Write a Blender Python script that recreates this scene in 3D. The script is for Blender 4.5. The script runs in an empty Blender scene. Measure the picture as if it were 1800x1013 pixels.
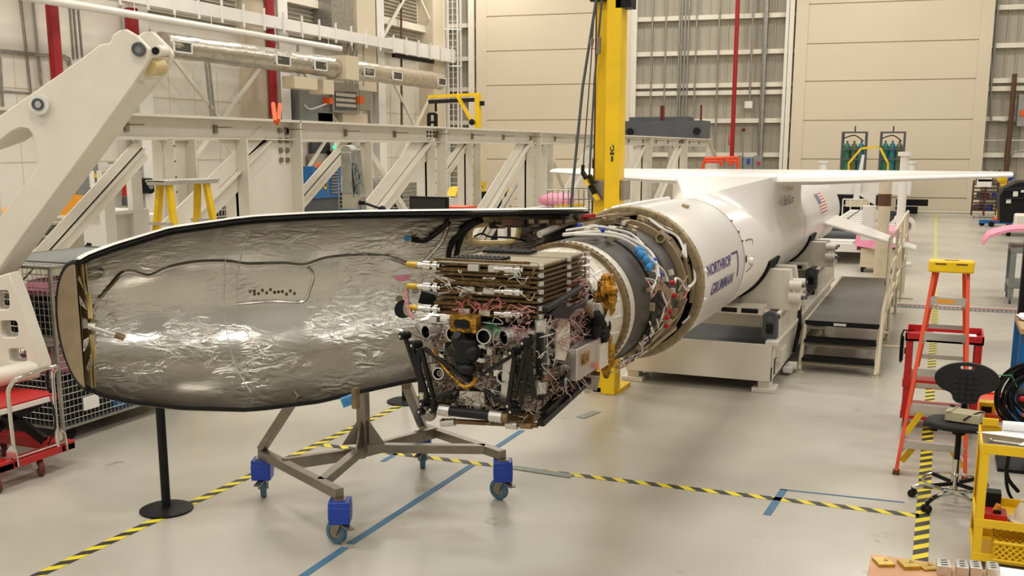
import bpy, bmesh, math, random
from mathutils import Vector, Matrix, Euler
from mathutils.geometry import tessellate_polygon
rnd = random.Random(7)
V = Vector
scene = bpy.context.scene
COL = scene.collection
pi = math.pi
R = math.radians

# ------------------------------------------------------------------ survey
# camera survey data: eye height, focal length (px of an 1800 px wide frame), horizon row and heading
EYE = V((0, 0, 2.75)); FPX = 1800.0; CXP, CYP = 900.0, 600.0
PITCH = math.atan(337 / 1800.0); YAW = R(22.67233)
_f = V((-math.sin(YAW) * math.cos(PITCH), math.cos(YAW) * math.cos(PITCH), -math.sin(PITCH)))
_r = V((math.cos(YAW), math.sin(YAW), 0)); _u = _r.cross(_f)

def ray(px, py):
    return _f + _r * ((px - CXP) / FPX) - _u * ((py - CYP) / FPX)

def at(px, py, x=None, y=None, z=None, d=None, pl=None):
    """surveyed point: where the sight line meets the plane x=, y=, z=, depth d, or pl=(point, normal)"""
    v = ray(px, py)
    if z is not None: t = (z - EYE.z) / v.z
    elif x is not None: t = x / v.x
    elif y is not None: t = y / v.y
    elif pl is not None: t = (V(pl[0]) - EYE).dot(V(pl[1])) / v.dot(V(pl[1]))
    else: t = d
    return EYE + v * t

# ------------------------------------------------------------------ materials
def lin(c):
    c = c / 255.0
    return c / 12.92 if c <= 0.04045 else ((c + 0.055) / 1.055) ** 2.4
def L3(rgb): return (lin(rgb[0]), lin(rgb[1]), lin(rgb[2]), 1.0)

MATS = {}
def mat(name, rgb, rough=0.5, metal=0.0, vary=0.06, scale=6.0, bump=0.0, bscale=40.0, emit=0.0, coat=0.0, rgb2=None, mix=(0.4, 0.65), spec=0.5):
    if name in MATS: return MATS[name]
    m = bpy.data.materials.new(name); m.use_nodes = True
    nt = m.node_tree; b = nt.nodes['Principled BSDF']
    b.inputs['Roughness'].default_value = rough; b.inputs['Metallic'].default_value = metal
    b.inputs['Specular IOR Level'].default_value = spec
    if coat: b.inputs['Coat Weight'].default_value = coat; b.inputs['Coat Roughness'].default_value = 0.15
    tc = nt.nodes.new('ShaderNodeTexCoord')
    nz = nt.nodes.new('ShaderNodeTexNoise'); nz.inputs['Scale'].default_value = scale; nz.inputs['Detail'].default_value = 5
    nt.links.new(tc.outputs['Object'], nz.inputs['Vector'])
    cr = nt.nodes.new('ShaderNodeValToRGB')
    c = L3(rgb)
    c2 = L3(rgb2) if rgb2 else tuple(max(0, x * (1 - vary * 2)) for x in c[:3]) + (1,)
    cr.color_ramp.elements[0].color = c2; cr.color_ramp.elements[1].color = c
    cr.color_ramp.elements[0].position = mix[0] if rgb2 else 0.3
    cr.color_ramp.elements[1].position = mix[1] if rgb2 else 0.6
    nt.links.new(nz.outputs['Fac'], cr.inputs['Fac']); nt.links.new(cr.outputs['Color'], b.inputs['Base Color'])
    if bump:
        n2 = nt.nodes.new('ShaderNodeTexNoise'); n2.inputs['Scale'].default_value = bscale
        nt.links.new(tc.outputs['Object'], n2.inputs['Vector'])
        bp = nt.nodes.new('ShaderNodeBump'); bp.inputs['Strength'].default_value = bump; bp.inputs['Distance'].default_value = 0.02
        nt.links.new(n2.outputs['Fac'], bp.inputs['Height']); nt.links.new(bp.outputs['Normal'], b.inputs['Normal'])
    if emit:
        b.inputs['Emission Color'].default_value = c; b.inputs['Emission Strength'].default_value = emit
    MATS[name] = m
    return m

def M_(n): return MATS[n]
mat('white_paint', (232, 228, 220), 0.35, vary=0.02, scale=2)
mat('cream_steel', (226, 219, 204), 0.42, vary=0.03, scale=3)
mat('rocket_white', (240, 236, 230), 0.3, vary=0.015, scale=2, coat=0.25)
mat('wall_white', (228, 221, 208), 0.7, vary=0.03, scale=0.6)
mat('wall_tan', (214, 199, 172), 0.65, vary=0.02, scale=0.5)
mat('door_tan', (214, 200, 175), 0.6, vary=0.02, scale=0.4)
mat('girt_paint', (226, 218, 200), 0.6, vary=0.03, scale=1)
mat('clad_gray', (172, 164, 146), 0.6, vary=0.04, scale=0.8)
mat('gray_panel', (128, 132, 128), 0.5, vary=0.06, scale=2)
mat('gray_dark', (78, 82, 86), 0.5, vary=0.06, scale=3)
mat('galv', (168, 166, 158), 0.35, 0.8, vary=0.12, scale=8)
mat('chrome', (215, 212, 205), 0.14, 1.0, vary=0.03)
mat('steel', (150, 142, 128), 0.35, 0.85, vary=0.1, scale=9)
mat('alu', (205, 202, 195), 0.32, 0.8, vary=0.06)
mat('duct_foil', (205, 198, 184), 0.28, 0.85, vary=0.12, scale=5, bump=0.5, bscale=7)
mat('black', (16, 16, 17), 0.5, vary=0.1, spec=0.25)
mat('black_soft', (28, 28, 29), 0.6, vary=0.1, scale=30, spec=0.3)
mat('black_rubber', (28, 27, 26), 0.75, vary=0.1, spec=0.2)
mat('motor_dark', (72, 66, 60), 0.5, 0.0, vary=0.12, scale=7)
mat('composite', (22, 21, 20), 0.45, vary=0.1, scale=12, spec=0.3)
mat('red', (186, 28, 30), 0.4, vary=0.05)
mat('red_pipe', (158, 18, 26), 0.4, vary=0.04)
mat('ladder_orange', (232, 78, 34), 0.4, vary=0.04)
mat('orange', (232, 96, 30), 0.45, vary=0.05)
mat('amber', (236, 160, 48), 0.5, vary=0.05)
mat('yellow', (246, 202, 6), 0.4, vary=0.06, scale=4)
mat('yellow_cart', (240, 196, 20), 0.4, vary=0.06, scale=4)
mat('brass', (196, 160, 60), 0.3, 0.7, vary=0.15, scale=30)
mat('gold_foil', (196, 142, 40), 0.3, 0.6, vary=0.45, scale=20, bump=1.0, bscale=50)
mat('gold_dim', (132, 110, 74), 0.5, 0.3, vary=0.25, scale=15)
mat('tan_metal', (164, 146, 112), 0.45, 0.3, vary=0.12, scale=12)
mat('bracket_tan', (142, 122, 92), 0.5, 0.2, vary=0.1, scale=8)
mat('blue', (22, 64, 170), 0.35, vary=0.06)
mat('blue_cabinet', (26, 102, 164), 0.4, vary=0.04)
mat('blue_bag', (60, 140, 200), 0.4, vary=0.15, scale=30)
mat('blue_tyre', (70, 112, 132), 0.5, vary=0.08)
mat('tape_blue', (72, 118, 150), 0.6, vary=0.08)
mat('tape_faded', (206, 196, 120), 0.6, vary=0.08)
mat('maroon', (104, 40, 36), 0.5, vary=0.06)
mat('pink', (236, 150, 176), 0.6, vary=0.05)
mat('wire_pink', (206, 150, 150), 0.5, vary=0.3, scale=60)
mat('wire_white', (226, 222, 214), 0.5, vary=0.06)
mat('wire_red', (196, 112, 104), 0.5)
mat('wire_green', (60, 150, 80), 0.5)
mat('paper', (240, 240, 242), 0.7, vary=0.01)
mat('lab_white', (214, 214, 212), 0.7, vary=0.02, scale=0.4)
mat('wood', (206, 160, 116), 0.55, vary=0.08, scale=5, rgb2=(190, 140, 100))
mat('wood_top', (196, 160, 112), 0.5, vary=0.1, scale=6)
mat('hat', (236, 228, 210), 0.35, vary=0.02)
mat('beige_plastic', (186, 176, 144), 0.5, vary=0.05)
mat('nose_tan', (206, 184, 128), 0.45, 0.15, vary=0.08)
mat('panel_edge', (112, 86, 48), 0.35, 0.5, vary=0.3, scale=40)
mat('panel_face', (138, 124, 92), 0.4, 0.2, vary=0.08, scale=20)
mat('bus_silver', (150, 140, 124), 0.2, 0.92, vary=0.3, scale=25, bump=0.8, bscale=30)
mat('bus_white', (222, 214, 198), 0.4, 0.2, vary=0.1, scale=25)
mat('logo_blue', (62, 44, 122), 0.4, vary=0.02)
mat('flag_red', (206, 110, 104), 0.5, vary=0.02)
mat('flag_blue', (96, 98, 126), 0.5, vary=0.02)
mat('ink', (50, 46, 60), 0.5)
mat('ink_red', (150, 70, 60), 0.5)
mat('seam', (70, 64, 60), 0.6)
mat('oxygen_green', (38, 110, 84), 0.4, vary=0.05)
mat('oxygen_teal', (36, 112, 126), 0.4, vary=0.05)
mat('oxygen_olive', (86, 96, 60), 0.4, vary=0.05)
mat('screen', (36, 36, 38), 0.15, vary=0.02)
mat('rust_brown', (92, 58, 36), 0.5, vary=0.1)
mat('deck_tread', (98, 90, 78), 0.55, 0.2, vary=0.2, scale=60)
mat('rail_tan', (214, 200, 172), 0.45, vary=0.05)
mat('green_pad', (60, 120, 70), 0.6)
mat('floor_label', (140, 148, 138), 0.5, vary=0.1, scale=20)
mat('sign_white', (236, 232, 224), 0.5, vary=0.02)
mat('lamp_on', (255, 240, 214), 0.5, emit=6.0)
mat('green_light', (80, 220, 170), 0.4, emit=1.0)

def foil_material():
    m = bpy.data.materials.new('fairing_foil'); m.use_nodes = True; nt = m.node_tree; b = nt.nodes['Principled BSDF']
    b.inputs['Base Color'].default_value = (0.60, 0.575, 0.525, 1); b.inputs['Metallic'].default_value = 1.0
    b.inputs['Roughness'].default_value = 0.19
    tc = nt.nodes.new('ShaderNodeTexCoord')
    mp = nt.nodes.new('ShaderNodeMapping'); mp.inputs['Rotation'].default_value = (0, 0, R(-33)); 
    nt.links.new(tc.outputs['Object'], mp.inputs['Vector'])
    mp2 = nt.nodes.new('ShaderNodeMapping'); mp2.inputs['Scale'].default_value = (1.0, 1.0, 2.4); mp2.inputs['Rotation'].default_value = (0, R(25), 0)
    nt.links.new(mp.outputs['Vector'], mp2.inputs['Vector'])
    n1 = nt.nodes.new('ShaderNodeTexNoise'); n1.inputs['Scale'].default_value = 5.5; n1.inputs['Detail'].default_value = 7; n1.inputs['Distortion'].default_value = 1.6
    nt.links.new(mp2.outputs['Vector'], n1.inputs['Vector'])
    # wrinkled zones come and go along the lining
    n3 = nt.nodes.new('ShaderNodeTexNoise'); n3.inputs['Scale'].default_value = 2.2; n3.inputs['Detail'].default_value = 1
    nt.links.new(tc.outputs['Object'], n3.inputs['Vector'])
    rp = nt.nodes.new('ShaderNodeMapRange'); rp.inputs['From Min'].default_value = 0.42; rp.inputs['From Max'].default_value = 0.62
    rp.inputs['To Min'].default_value = 0.08; rp.inputs['To Max'].default_value = 0.75
    nt.links.new(n3.outputs['Fac'], rp.inputs['Value'])
    bp = nt.nodes.new('ShaderNodeBump'); bp.inputs['Distance'].default_value = 0.03
    nt.links.new(rp.outputs['Result'], bp.inputs['Strength'])
    nt.links.new(n1.outputs['Fac'], bp.inputs['Height']); nt.links.new(bp.outputs['Normal'], b.inputs['Normal'])
    MATS['foil'] = m
foil_material()

def floor_material():
    m = bpy.data.materials.new('epoxy_floor'); m.use_nodes = True; nt = m.node_tree; b = nt.nodes['Principled BSDF']
    tc = nt.nodes.new('ShaderNodeTexCoord')
    n1 = nt.nodes.new('ShaderNodeTexNoise'); n1.inputs['Scale'].default_value = 0.55; n1.inputs['Detail'].default_value = 8
    n2 = nt.nodes.new('ShaderNodeTexNoise'); n2.inputs['Scale'].default_value = 2.6; n2.inputs['Detail'].default_value = 9; n2.inputs['Roughness'].default_value = 0.65
    for n in (n1, n2): nt.links.new(tc.outputs['Object'], n.inputs['Vector'])
    c1 = nt.nodes.new('ShaderNodeValToRGB'); c1.color_ramp.elements[0].color = L3((174, 168, 154)); c1.color_ramp.elements[1].color = L3((194, 188, 175))
    c1.color_ramp.elements[0].position = .35; c1.color_ramp.elements[1].position = .65
    nt.links.new(n1.outputs['Fac'], c1.inputs['Fac'])
    c2 = nt.nodes.new('ShaderNodeValToRGB'); c2.color_ramp.elements[0].color = (0.42, 0.38, 0.33, 1); c2.color_ramp.elements[1].color = (1, 1, 1, 1)
    c2.color_ramp.elements[0].position = .27; c2.color_ramp.elements[1].position = .36
    nt.links.new(n2.outputs['Fac'], c2.inputs['Fac'])
    mx = nt.nodes.new('ShaderNodeMix'); mx.data_type = 'RGBA'; mx.blend_type = 'MULTIPLY'; mx.inputs['Factor'].default_value = 0.8
    nt.links.new(c1.outputs['Color'], mx.inputs['A']); nt.links.new(c2.outputs['Color'], mx.inputs['B'])
    nt.links.new(mx.outputs['Result'], b.inputs['Base Color'])
    n3 = nt.nodes.new('ShaderNodeTexNoise'); n3.inputs['Scale'].default_value = 9.0; n3.inputs['Detail'].default_value = 2; nt.links.new(tc.outputs['Object'], n3.inputs['Vector'])
    c3 = nt.nodes.new('ShaderNodeValToRGB'); c3.color_ramp.elements[0].color = (0.3, 0.25, 0.2, 1); c3.color_ramp.elements[1].color = (1, 1, 1, 1); c3.color_ramp.elements[0].position = .215; c3.color_ramp.elements[1].position = .235
    nt.links.new(n3.outputs['Fac'], c3.inputs['Fac'])
    mx2 = nt.nodes.new('ShaderNodeMix'); mx2.data_type = 'RGBA'; mx2.blend_type = 'MULTIPLY'; mx2.inputs['Factor'].default_value = 0.7
    nt.links.new(mx.outputs['Result'], mx2.inputs['A']); nt.links.new(c3.outputs['Color'], mx2.inputs['B']); nt.links.new(mx2.outputs['Result'], b.inputs['Base Color'])
    rr = nt.nodes.new('ShaderNodeMapRange'); rr.inputs['To Min'].default_value = 0.22; rr.inputs['To Max'].default_value = 0.42
    nt.links.new(n2.outputs['Fac'], rr.inputs['Value']); nt.links.new(rr.outputs['Result'], b.inputs['Roughness'])
    MATS['floor'] = m
floor_material()

def stripe_material():
    """hazard tape: black and yellow bars across the tape (object x = along, in metres)"""
    m = bpy.data.materials.new('hazard_tape'); m.use_nodes = True; nt = m.node_tree; b = nt.nodes['Principled BSDF']
    b.inputs['Roughness'].default_value = 0.5
    tc = nt.nodes.new('ShaderNodeTexCoord'); sp = nt.nodes.new('ShaderNodeSeparateXYZ'); nt.links.new(tc.outputs['Object'], sp.inputs['Vector'])
    ad = nt.nodes.new('ShaderNodeMath'); ad.operation = 'ADD'; nt.links.new(sp.outputs['X'], ad.inputs[0]); nt.links.new(sp.outputs['Y'], ad.inputs[1])
    ml = nt.nodes.new('ShaderNodeMath'); ml.operation = 'MULTIPLY'; ml.inputs[1].default_value = 1 / 0.19; nt.links.new(ad.outputs[0], ml.inputs[0])
    fr = nt.nodes.new('ShaderNodeMath'); fr.operation = 'FRACT'; nt.links.new(ml.outputs[0], fr.inputs[0])
    gt = nt.nodes.new('ShaderNodeMath'); gt.operation = 'GREATER_THAN'; gt.inputs[1].default_value = 0.48; nt.links.new(fr.outputs[0], gt.inputs[0])
    mx = nt.nodes.new('ShaderNodeMix'); mx.data_type = 'RGBA'; mx.inputs['A'].default_value = L3((232, 212, 30)); mx.inputs['B'].default_value = L3((46, 46, 42))
    nt.links.new(gt.outputs[0], mx.inputs['Factor']); nt.links.new(mx.outputs['Result'], b.inputs['Base Color'])
    MATS['hazard'] = m
stripe_material()

# ------------------------------------------------------------------ mesh builder
class MB:
    def __init__(s): s.v = []; s.f = []; s.mi = []
    def add(s, verts, faces, m=0):
        o = len(s.v); s.v += [V(p) for p in verts]
        for f in faces: s.f.append(tuple(i + o for i in f)); s.mi.append(m)
        return s
    def box(s, c, d, rot=None, m=0):
        c = V(c); hx, hy, hz = d[0] / 2, d[1] / 2, d[2] / 2
        Q = rot if isinstance(rot, Matrix) else (Euler(rot).to_matrix() if rot else Matrix.Identity(3))
        vs = [c + Q @ V((x * hx, y * hy, z * hz)) for x in (-1, 1) for y in (-1, 1) for z in (-1, 1)]
        return s.add(vs, [(0, 1, 3, 2), (4, 6, 7, 5), (0, 4, 5, 1), (2, 3, 7, 6), (0, 2, 6, 4), (1, 5, 7, 3)], m)
    def mm(s, a, b, m=0):
        a = V(a); b = V(b); return s.box((a + b) / 2, (abs(b.x - a.x), abs(b.y - a.y), abs(b.z - a.z)), m=m)
    def bar(s, p0, p1, w, h, up=(0, 0, 1), m=0):
        p0 = V(p0); p1 = V(p1); d = p1 - p0; L = d.length
        if L < 1e-6: return s
        z = d / L; u = V(up)
        if abs(u.dot(z)) > 0.98: u = V((0, 1, 0))
        x = u.cross(z).normalized(); y = z.cross(x)
        Q = Matrix((x, y, z)).transposed()
        return s.box((p0 + p1) / 2, (w, h, L), Q, m)
    def rbox(s, c, d, r=0.02, rot=None, m=0, axis=2, n=4):
        """box with rounded vertical edges"""
        hx, hy = d[0] / 2, d[1] / 2; r = min(r, hx * .99, hy * .99); pts = []
        for cx, cy, a0 in ((hx - r, hy - r, 0), (-hx + r, hy - r, 90), (-hx + r, -hy + r, 180), (hx - r, -hy + r, 270)):
            for k in range(n + 1):
                a = R(a0 + 90 * k / n); pts.append((cx + r * math.cos(a), cy + r * math.sin(a)))
        Q = rot if isinstance(rot, Matrix) else (Euler(rot).to_matrix() if rot else Matrix.Identity(3))
        c = V(c); N = len(pts)
        vs = [c + Q @ V((p[0], p[1], z)) for z in (-d[2] / 2, d[2] / 2) for p in pts]
        fs = [tuple(range(N - 1, -1, -1)), tuple(range(N, 2 * N))] + [(i, (i + 1) % N, N + (i + 1) % N, N + i) for i in range(N)]
        return s.add(vs, fs, m)
    def tube(s, p0, p1, r, r2=None, seg=12, m=0, cap=True):
        p0 = V(p0); p1 = V(p1); r2 = r if r2 is None else r2; z = (p1 - p0)
        if z.length < 1e-6: return s
        z.normalize(); u = V((0, 0, 1)) if abs(z.z) < .95 else V((1, 0, 0)); x = u.cross(z).normalized(); y = z.cross(x)
        vs = []
        for p, rr in ((p0, r), (p1, r2)):
            for k in range(seg):
                a = 2 * pi * k / seg; vs.append(p + x * (rr * math.cos(a)) + y * (rr * math.sin(a)))
        fs = [(k, (k + 1) % seg, seg + (k + 1) % seg, seg + k) for k in range(seg)]
        if cap: fs += [tuple(range(seg - 1, -1, -1)), tuple(range(seg, 2 * seg))]
        return s.add(vs, fs, m)
    def pipe(s, p0, p1, ro, ri, seg=20, m=0, mi=None):
        """open tube with wall thickness"""
        p0 = V(p0); p1 = V(p1); z = (p1 - p0).normalized(); u = V((0, 0, 1)) if abs(z.z) < .95 else V((1, 0, 0)); x = u.cross(z).normalized(); y = z.cross(x)
        vs = []
        for p, rr in ((p0, ro), (p1, ro), (p1, ri), (p0, ri)):
            for k in range(seg):
                a = 2 * pi * k / seg; vs.append(p + x * (rr * math.cos(a)) + y * (rr * math.sin(a)))
        for q in range(4):
            fs = [(q * seg + k, q * seg + (k + 1) % seg, ((q + 1) % 4) * seg + (k + 1) % seg, ((q + 1) % 4) * seg + k) for k in range(seg)]
            s.add(vs, fs, m if (q != 2 or mi is None) else mi) if q == 0 else s._more(vs, fs, m if (q != 2 or mi is None) else mi)
        return s
    def _more(s, vs, fs, m):
        o = len(s.v) - len(vs)
        for f in fs: s.f.append(tuple(i + o for i in f)); s.mi.append(m)
    def path(s, pts, r, seg=6, m=0, closed=False, smooth=0):
        pts = [V(p) for p in pts]
        if smooth: pts = catmull(pts, smooth, closed)
        n = len(pts); prev = None; vs = []
        for i, p in enumerate(pts):
            a = pts[(i - 1) % n] if (closed or i > 0) else p; b = pts[(i + 1) % n] if (closed or i < n - 1) else p
            t = (b - a)
            t = t.normalized() if t.length > 1e-9 else V((0, 0, 1))
            if prev is None:
                u = V((0, 0, 1)) if abs(t.z) < .9 else V((1, 0, 0)); x = u.cross(t).normalized()
            else:
                x = (prev - t * prev.dot(t)); x = x.normalized() if x.length > 1e-6 else V((1, 0, 0))
            prev = x; y = t.cross(x)
            for k in range(seg):
                a2 = 2 * pi * k / seg; vs.append(p + x * (r * math.cos(a2)) + y * (r * math.sin(a2)))
        fs = []
        for i in range(n if closed else n - 1):
            j = (i + 1) % n
            fs += [(i * seg + k, i * seg + (k + 1) % seg, j * seg + (k + 1) % seg, j * seg + k) for k in range(seg)]
        if not closed: fs += [tuple(range(seg - 1, -1, -1)), tuple((n - 1) * seg + k for k in range(seg))]
        return s.add(vs, fs, m)
    def lathe(s, prof, o=(0, 0, 0), ax=(0, 0, 1), seg=24, m=0, a0=0, a1=360, cap=False, ref=None):
        """prof: list of (radius, position along axis)"""
        o = V(o); z = V(ax).normalized()
        u = V(ref) if ref is not None else (V((0, 0, 1)) if abs(z.z) < .9 else V((1, 0, 0)))
        x = (u - z * u.dot(z)).normalized(); y = z.cross(x)
        full = abs(a1 - a0) >= 359.9; n = seg if full else seg + 1; vs = []
        for rr, t in prof:
            for k in range(n):
                a = R(a0 + (a1 - a0) * k / seg); vs.append(o + z * t + x * (rr * math.cos(a)) + y * (rr * math.sin(a)))
        fs = []
        for i in range(len(prof) - 1):
            for k in range(seg):
                k2 = (k + 1) % n; fs.append((i * n + k, i * n + k2, (i + 1) * n + k2, (i + 1) * n + k))
        if cap and full:
            if prof[0][0] > 1e-5: fs.append(tuple(range(n - 1, -1, -1)))
            if prof[-1][0] > 1e-5: fs.append(tuple((len(prof) - 1) * n + k for k in range(n)))
        return s.add(vs, fs, m)
    def prism(s, loops, ext, m=0):
        """extruded flat plate; loops[0] outline, others holes (3-D points); ext = extrusion vector"""
        if not isinstance(loops[0], (list, tuple)) or isinstance(loops[0][0], (int, float)): loops = [loops]
        loops = [[V(p) for p in l] for l in loops]; ext = V(ext)
        tri = tessellate_polygon(loops); flat = [p for l in loops for p in l]; n = len(flat)
        vs = flat + [p + ext for p in flat]
        fs = [tuple(t) for t in tri] + [tuple(i + n for i in reversed(t)) for t in tri]
        o = 0
        for l in loops:
            k = len(l)
            fs += [(o + i, o + (i + 1) % k, n + o + (i + 1) % k, n + o + i) for i in range(k)]; o += k
        return s.add(vs, fs, m)
    def ball(s, c, r, seg=12, rings=8, m=0, sc=(1, 1, 1)):
        c = V(c); vs = [c + V((0, 0, r * sc[2]))]; fs = []
        for i in range(1, rings):
            t = pi * i / rings
            for k in range(seg):
                a = 2 * pi * k / seg; vs.append(c + V((r * sc[0] * math.sin(t) * math.cos(a), r * sc[1] * math.sin(t) * math.sin(a), r * sc[2] * math.cos(t))))
        vs.append(c - V((0, 0, r * sc[2])))
        for k in range(seg): fs.append((0, 1 + k, 1 + (k + 1) % seg))
        for i in range(rings - 2):
            for k in range(seg): fs.append((1 + i * seg + k, 1 + (i + 1) * seg + k, 1 + (i + 1) * seg + (k + 1) % seg, 1 + i * seg + (k + 1) % seg))
        e = len(vs) - 1; b = 1 + (rings - 2) * seg
        for k in range(seg): fs.append((e, b + (k + 1) % seg, b + k))
        return s.add(vs, fs, m)
    def quad(s, a, b, c, d, m=0): return s.add([a, b, c, d], [(0, 1, 2, 3)], m)
    def move(s, mx):
        s.v = [mx @ p for p in s.v]; return s
    def wires(s, o, a, b, na, nb, r, m=0):
        """welded grid on the parallelogram o, o+a, o+b"""
        o = V(o); a = V(a); b = V(b)
        for i in range(na + 1): s.tube(o + a * (i / na), o + a * (i / na) + b, r, seg=4, m=m, cap=False)
        for j in range(nb + 1): s.tube(o + b * (j / nb), o + b * (j / nb) + a, r, seg=4, m=m, cap=False)
        return s

def catmull(p, n, closed=False):
    out = []; N = len(p)
    for i in range(N if closed else N - 1):
        a = p[(i - 1) % N] if (closed or i > 0) else p[i]; b = p[i]; c = p[(i + 1) % N]; d = p[(i + 2) % N] if (closed or i + 2 < N) else c
        for k in range(n):
            t = k / n
            out.append(0.5 * ((2 * b) + (c - a) * t + (2 * a - 5 * b + 4 * c - d) * t * t + (3 * b - a - 3 * c + d) * t ** 3))
    if not closed: out.append(p[-1])
    return out

def build(name, mb, mats, parent=None, bevel=0.0, ang=35):
    me = bpy.data.meshes.new(name)
    W = parent_world(parent).inverted() if parent else Matrix.Identity(4)
    me.from_pydata([tuple(W @ p) for p in mb.v], [], mb.f)
    if isinstance(mats, (str,)): mats = [mats]
    for m in mats: me.materials.append(MATS[m])
    me.polygons.foreach_set('material_index', [min(i, len(mats) - 1) for i in mb.mi])
    bm = bmesh.new(); bm.from_mesh(me); bmesh.ops.recalc_face_normals(bm, faces=bm.faces); bm.to_mesh(me); bm.free()
    me.polygons.foreach_set('use_smooth', [True] * len(me.polygons)); me.set_sharp_from_angle(angle=R(ang))
    o = bpy.data.objects.new(name, me); COL.objects.link(o)
    if parent: o.parent = parent
    if bevel:
        md = o.modifiers.new('bevel', 'BEVEL'); md.width = bevel; md.segments = 2; md.limit_method = 'ANGLE'; md.angle_limit = R(40)
    return o

def explode(name, mb, mats, parent=None, bevel=0.0, ang=35):
    """each loose piece of the builder becomes a mesh part of its own"""
    par = list(range(len(mb.v)))
    def find(i):
        while par[i] != i: par[i] = par[par[i]]; i = par[i]
        return i
    for f in mb.f:
        a = find(f[0])
        for j in f[1:]: par[find(j)] = a
    groups = {}
    for f, m in zip(mb.f, mb.mi): groups.setdefault(find(f[0]), []).append((f, m))
    out = []
    for g in groups.values():
        q = MB(); ids = sorted({i for f, _ in g for i in f}); mp = {i: k for k, i in enumerate(ids)}
        q.v = [mb.v[i] for i in ids]; q.f = [tuple(mp[i] for i in f) for f, _ in g]; q.mi = [m for _, m in g]
        ms = [mats] if isinstance(mats, str) else list(mats)
        if len(ms) > 1 and len(set(q.mi)) == 1: ms = [ms[q.mi[0]]]; q.mi = [0] * len(q.f)
        out.append(build(name, q, ms, parent, bevel, ang))
    return out

def parent_world(p):
    m = Matrix.Identity(4)
    while p is not None:
        m = Matrix.Translation(p.location) @ p.rotation_euler.to_matrix().to_4x4() @ m; p = p.parent
    return m

def tag(o, label, cat, group=None, kind=None):
    o['label'] = label; o['category'] = cat
    if group: o['group'] = group
    if kind: o['kind'] = kind
    return o

def thing(name, label, cat, loc=(0, 0, 0), rz=0.0, group=None):
    o = bpy.data.objects.new(name, None); COL.objects.link(o); o.empty_display_size = 0.1
    o.location = V(loc); o.rotation_euler = Euler((0, 0, rz)); tag(o, label, cat, group)
    return o

def solo(name, mb, mats, label, cat, group=None, bevel=0.0, ang=35, kind=None):
    return tag(build(name, mb, mats, None, bevel, ang), label, cat, group, kind)

def struct(name, mb, mats, bevel=0.0, label=None):
    o = build(name, mb, mats, None, bevel); o['kind'] = 'structure'
    if label: o['label'] = label
    return o

def dup(root, loc, rz=None, label=None, group=None):
    r = root.copy(); COL.objects.link(r); r.location = V(loc)
    if rz is not None: r.rotation_euler = Euler((0, 0, rz))
    if label: r['label'] = label
    if group: r['group'] = group
    for ch in list(root.children):
        c = ch.copy(); COL.objects.link(c); c.parent = r
        for g in list(ch.children):
            d = g.copy(); COL.objects.link(d); d.parent = c
    return r

def text_mesh(mb, s, size, fn, m=0, bold=0.0, shear=0.0, sub=0.0):
    """flat lettering mapped through fn(u, v) -> 3-D point"""
    cu = bpy.data.curves.new('lettering', 'FONT'); cu.body = s; cu.size = size; cu.offset = bold; cu.shear = shear; cu.resolution_u = 3
    ob = bpy.data.objects.new('lettering', cu); COL.objects.link(ob)
    dg = bpy.context.evaluated_depsgraph_get(); dg.update()
    me = bpy.data.meshes.new_from_object(ob.evaluated_get(dg))
    vs = [(v.co.x, v.co.y) for v in me.vertices]; fs = [tuple(p.vertices) for p in me.polygons]
    bpy.data.objects.remove(ob); bpy.data.curves.remove(cu)
    w = max(p[0] for p in vs); h = max(p[1] for p in vs); x0 = min(p[0] for p in vs)
    mb.add([fn((p[0] - x0) / (w - x0), p[1] / h) for p in vs], fs, m)
    bpy.data.meshes.remove(me)
    return mb
# ================================================================== SETTING
XL = -23.6                       # left wall
W0 = V((1.48, 50.08, 0)); WL = V((-math.cos(R(7)), -math.sin(R(7)), 0)); WN = V((math.sin(R(7)), -math.cos(R(7)), 0))
def fw(u, z, dn=0.0): return W0 + WL * u + WN * dn + V((0, 0, z))
def pw(px, py, dn=0.0):
    p = at(px, py, pl=(W0 + WN * dn, WN)) - W0; return p.dot(WL), p.z
HC = 13.5
struct('floor', MB().quad((-25, -14, 0), (16, -14, 0), (16, 53, 0), (-25, 53, 0)), 'floor')
struct('ceiling', MB().mm((-25, -14, HC), (16, 53, HC + .2)), 'lab_white')
struct('wall_left', MB().mm((XL - .2, -14, 0), (XL, 50, HC)), 'wall_white')
struct('wall_right', MB().mm((15, -14, 0), (15.2, 53, HC)), 'lab_white')
struct('wall_front', MB().mm((-25, -14.2, 0), (16, -14, HC)), 'lab_white')
# far wall: standing-seam cladding, girts, columns
wb = MB(); U0, U1 = -14.0, 26.0
wb.prism([fw(U0, 0), fw(U1, 0), fw(U1, HC), fw(U0, HC)], -WN * .2)
struct('wall_back', wb, 'clad_gray')
cl = MB()
u = U0
while u < U1:
    cl.bar(fw(u, 0, .03), fw(u, HC, .03), .06, .05, up=WL); u += .42
struct('trim_1', cl, 'clad_gray', label='standing seams of the far wall cladding')
gz = [pw(1230, y)[1] for y in (272, 213, 164, 151, 94, 32)]; 
gz += [gz[-1] + 1.9 * k for k in (1, 2, 3)]
g = MB()
for z in gz: g.bar(fw(U0, z, .14), fw(U1, z, .14), .26, .2)
struct('trim_2', g, 'girt_paint', label='pale horizontal girts on the far wall')
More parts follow.
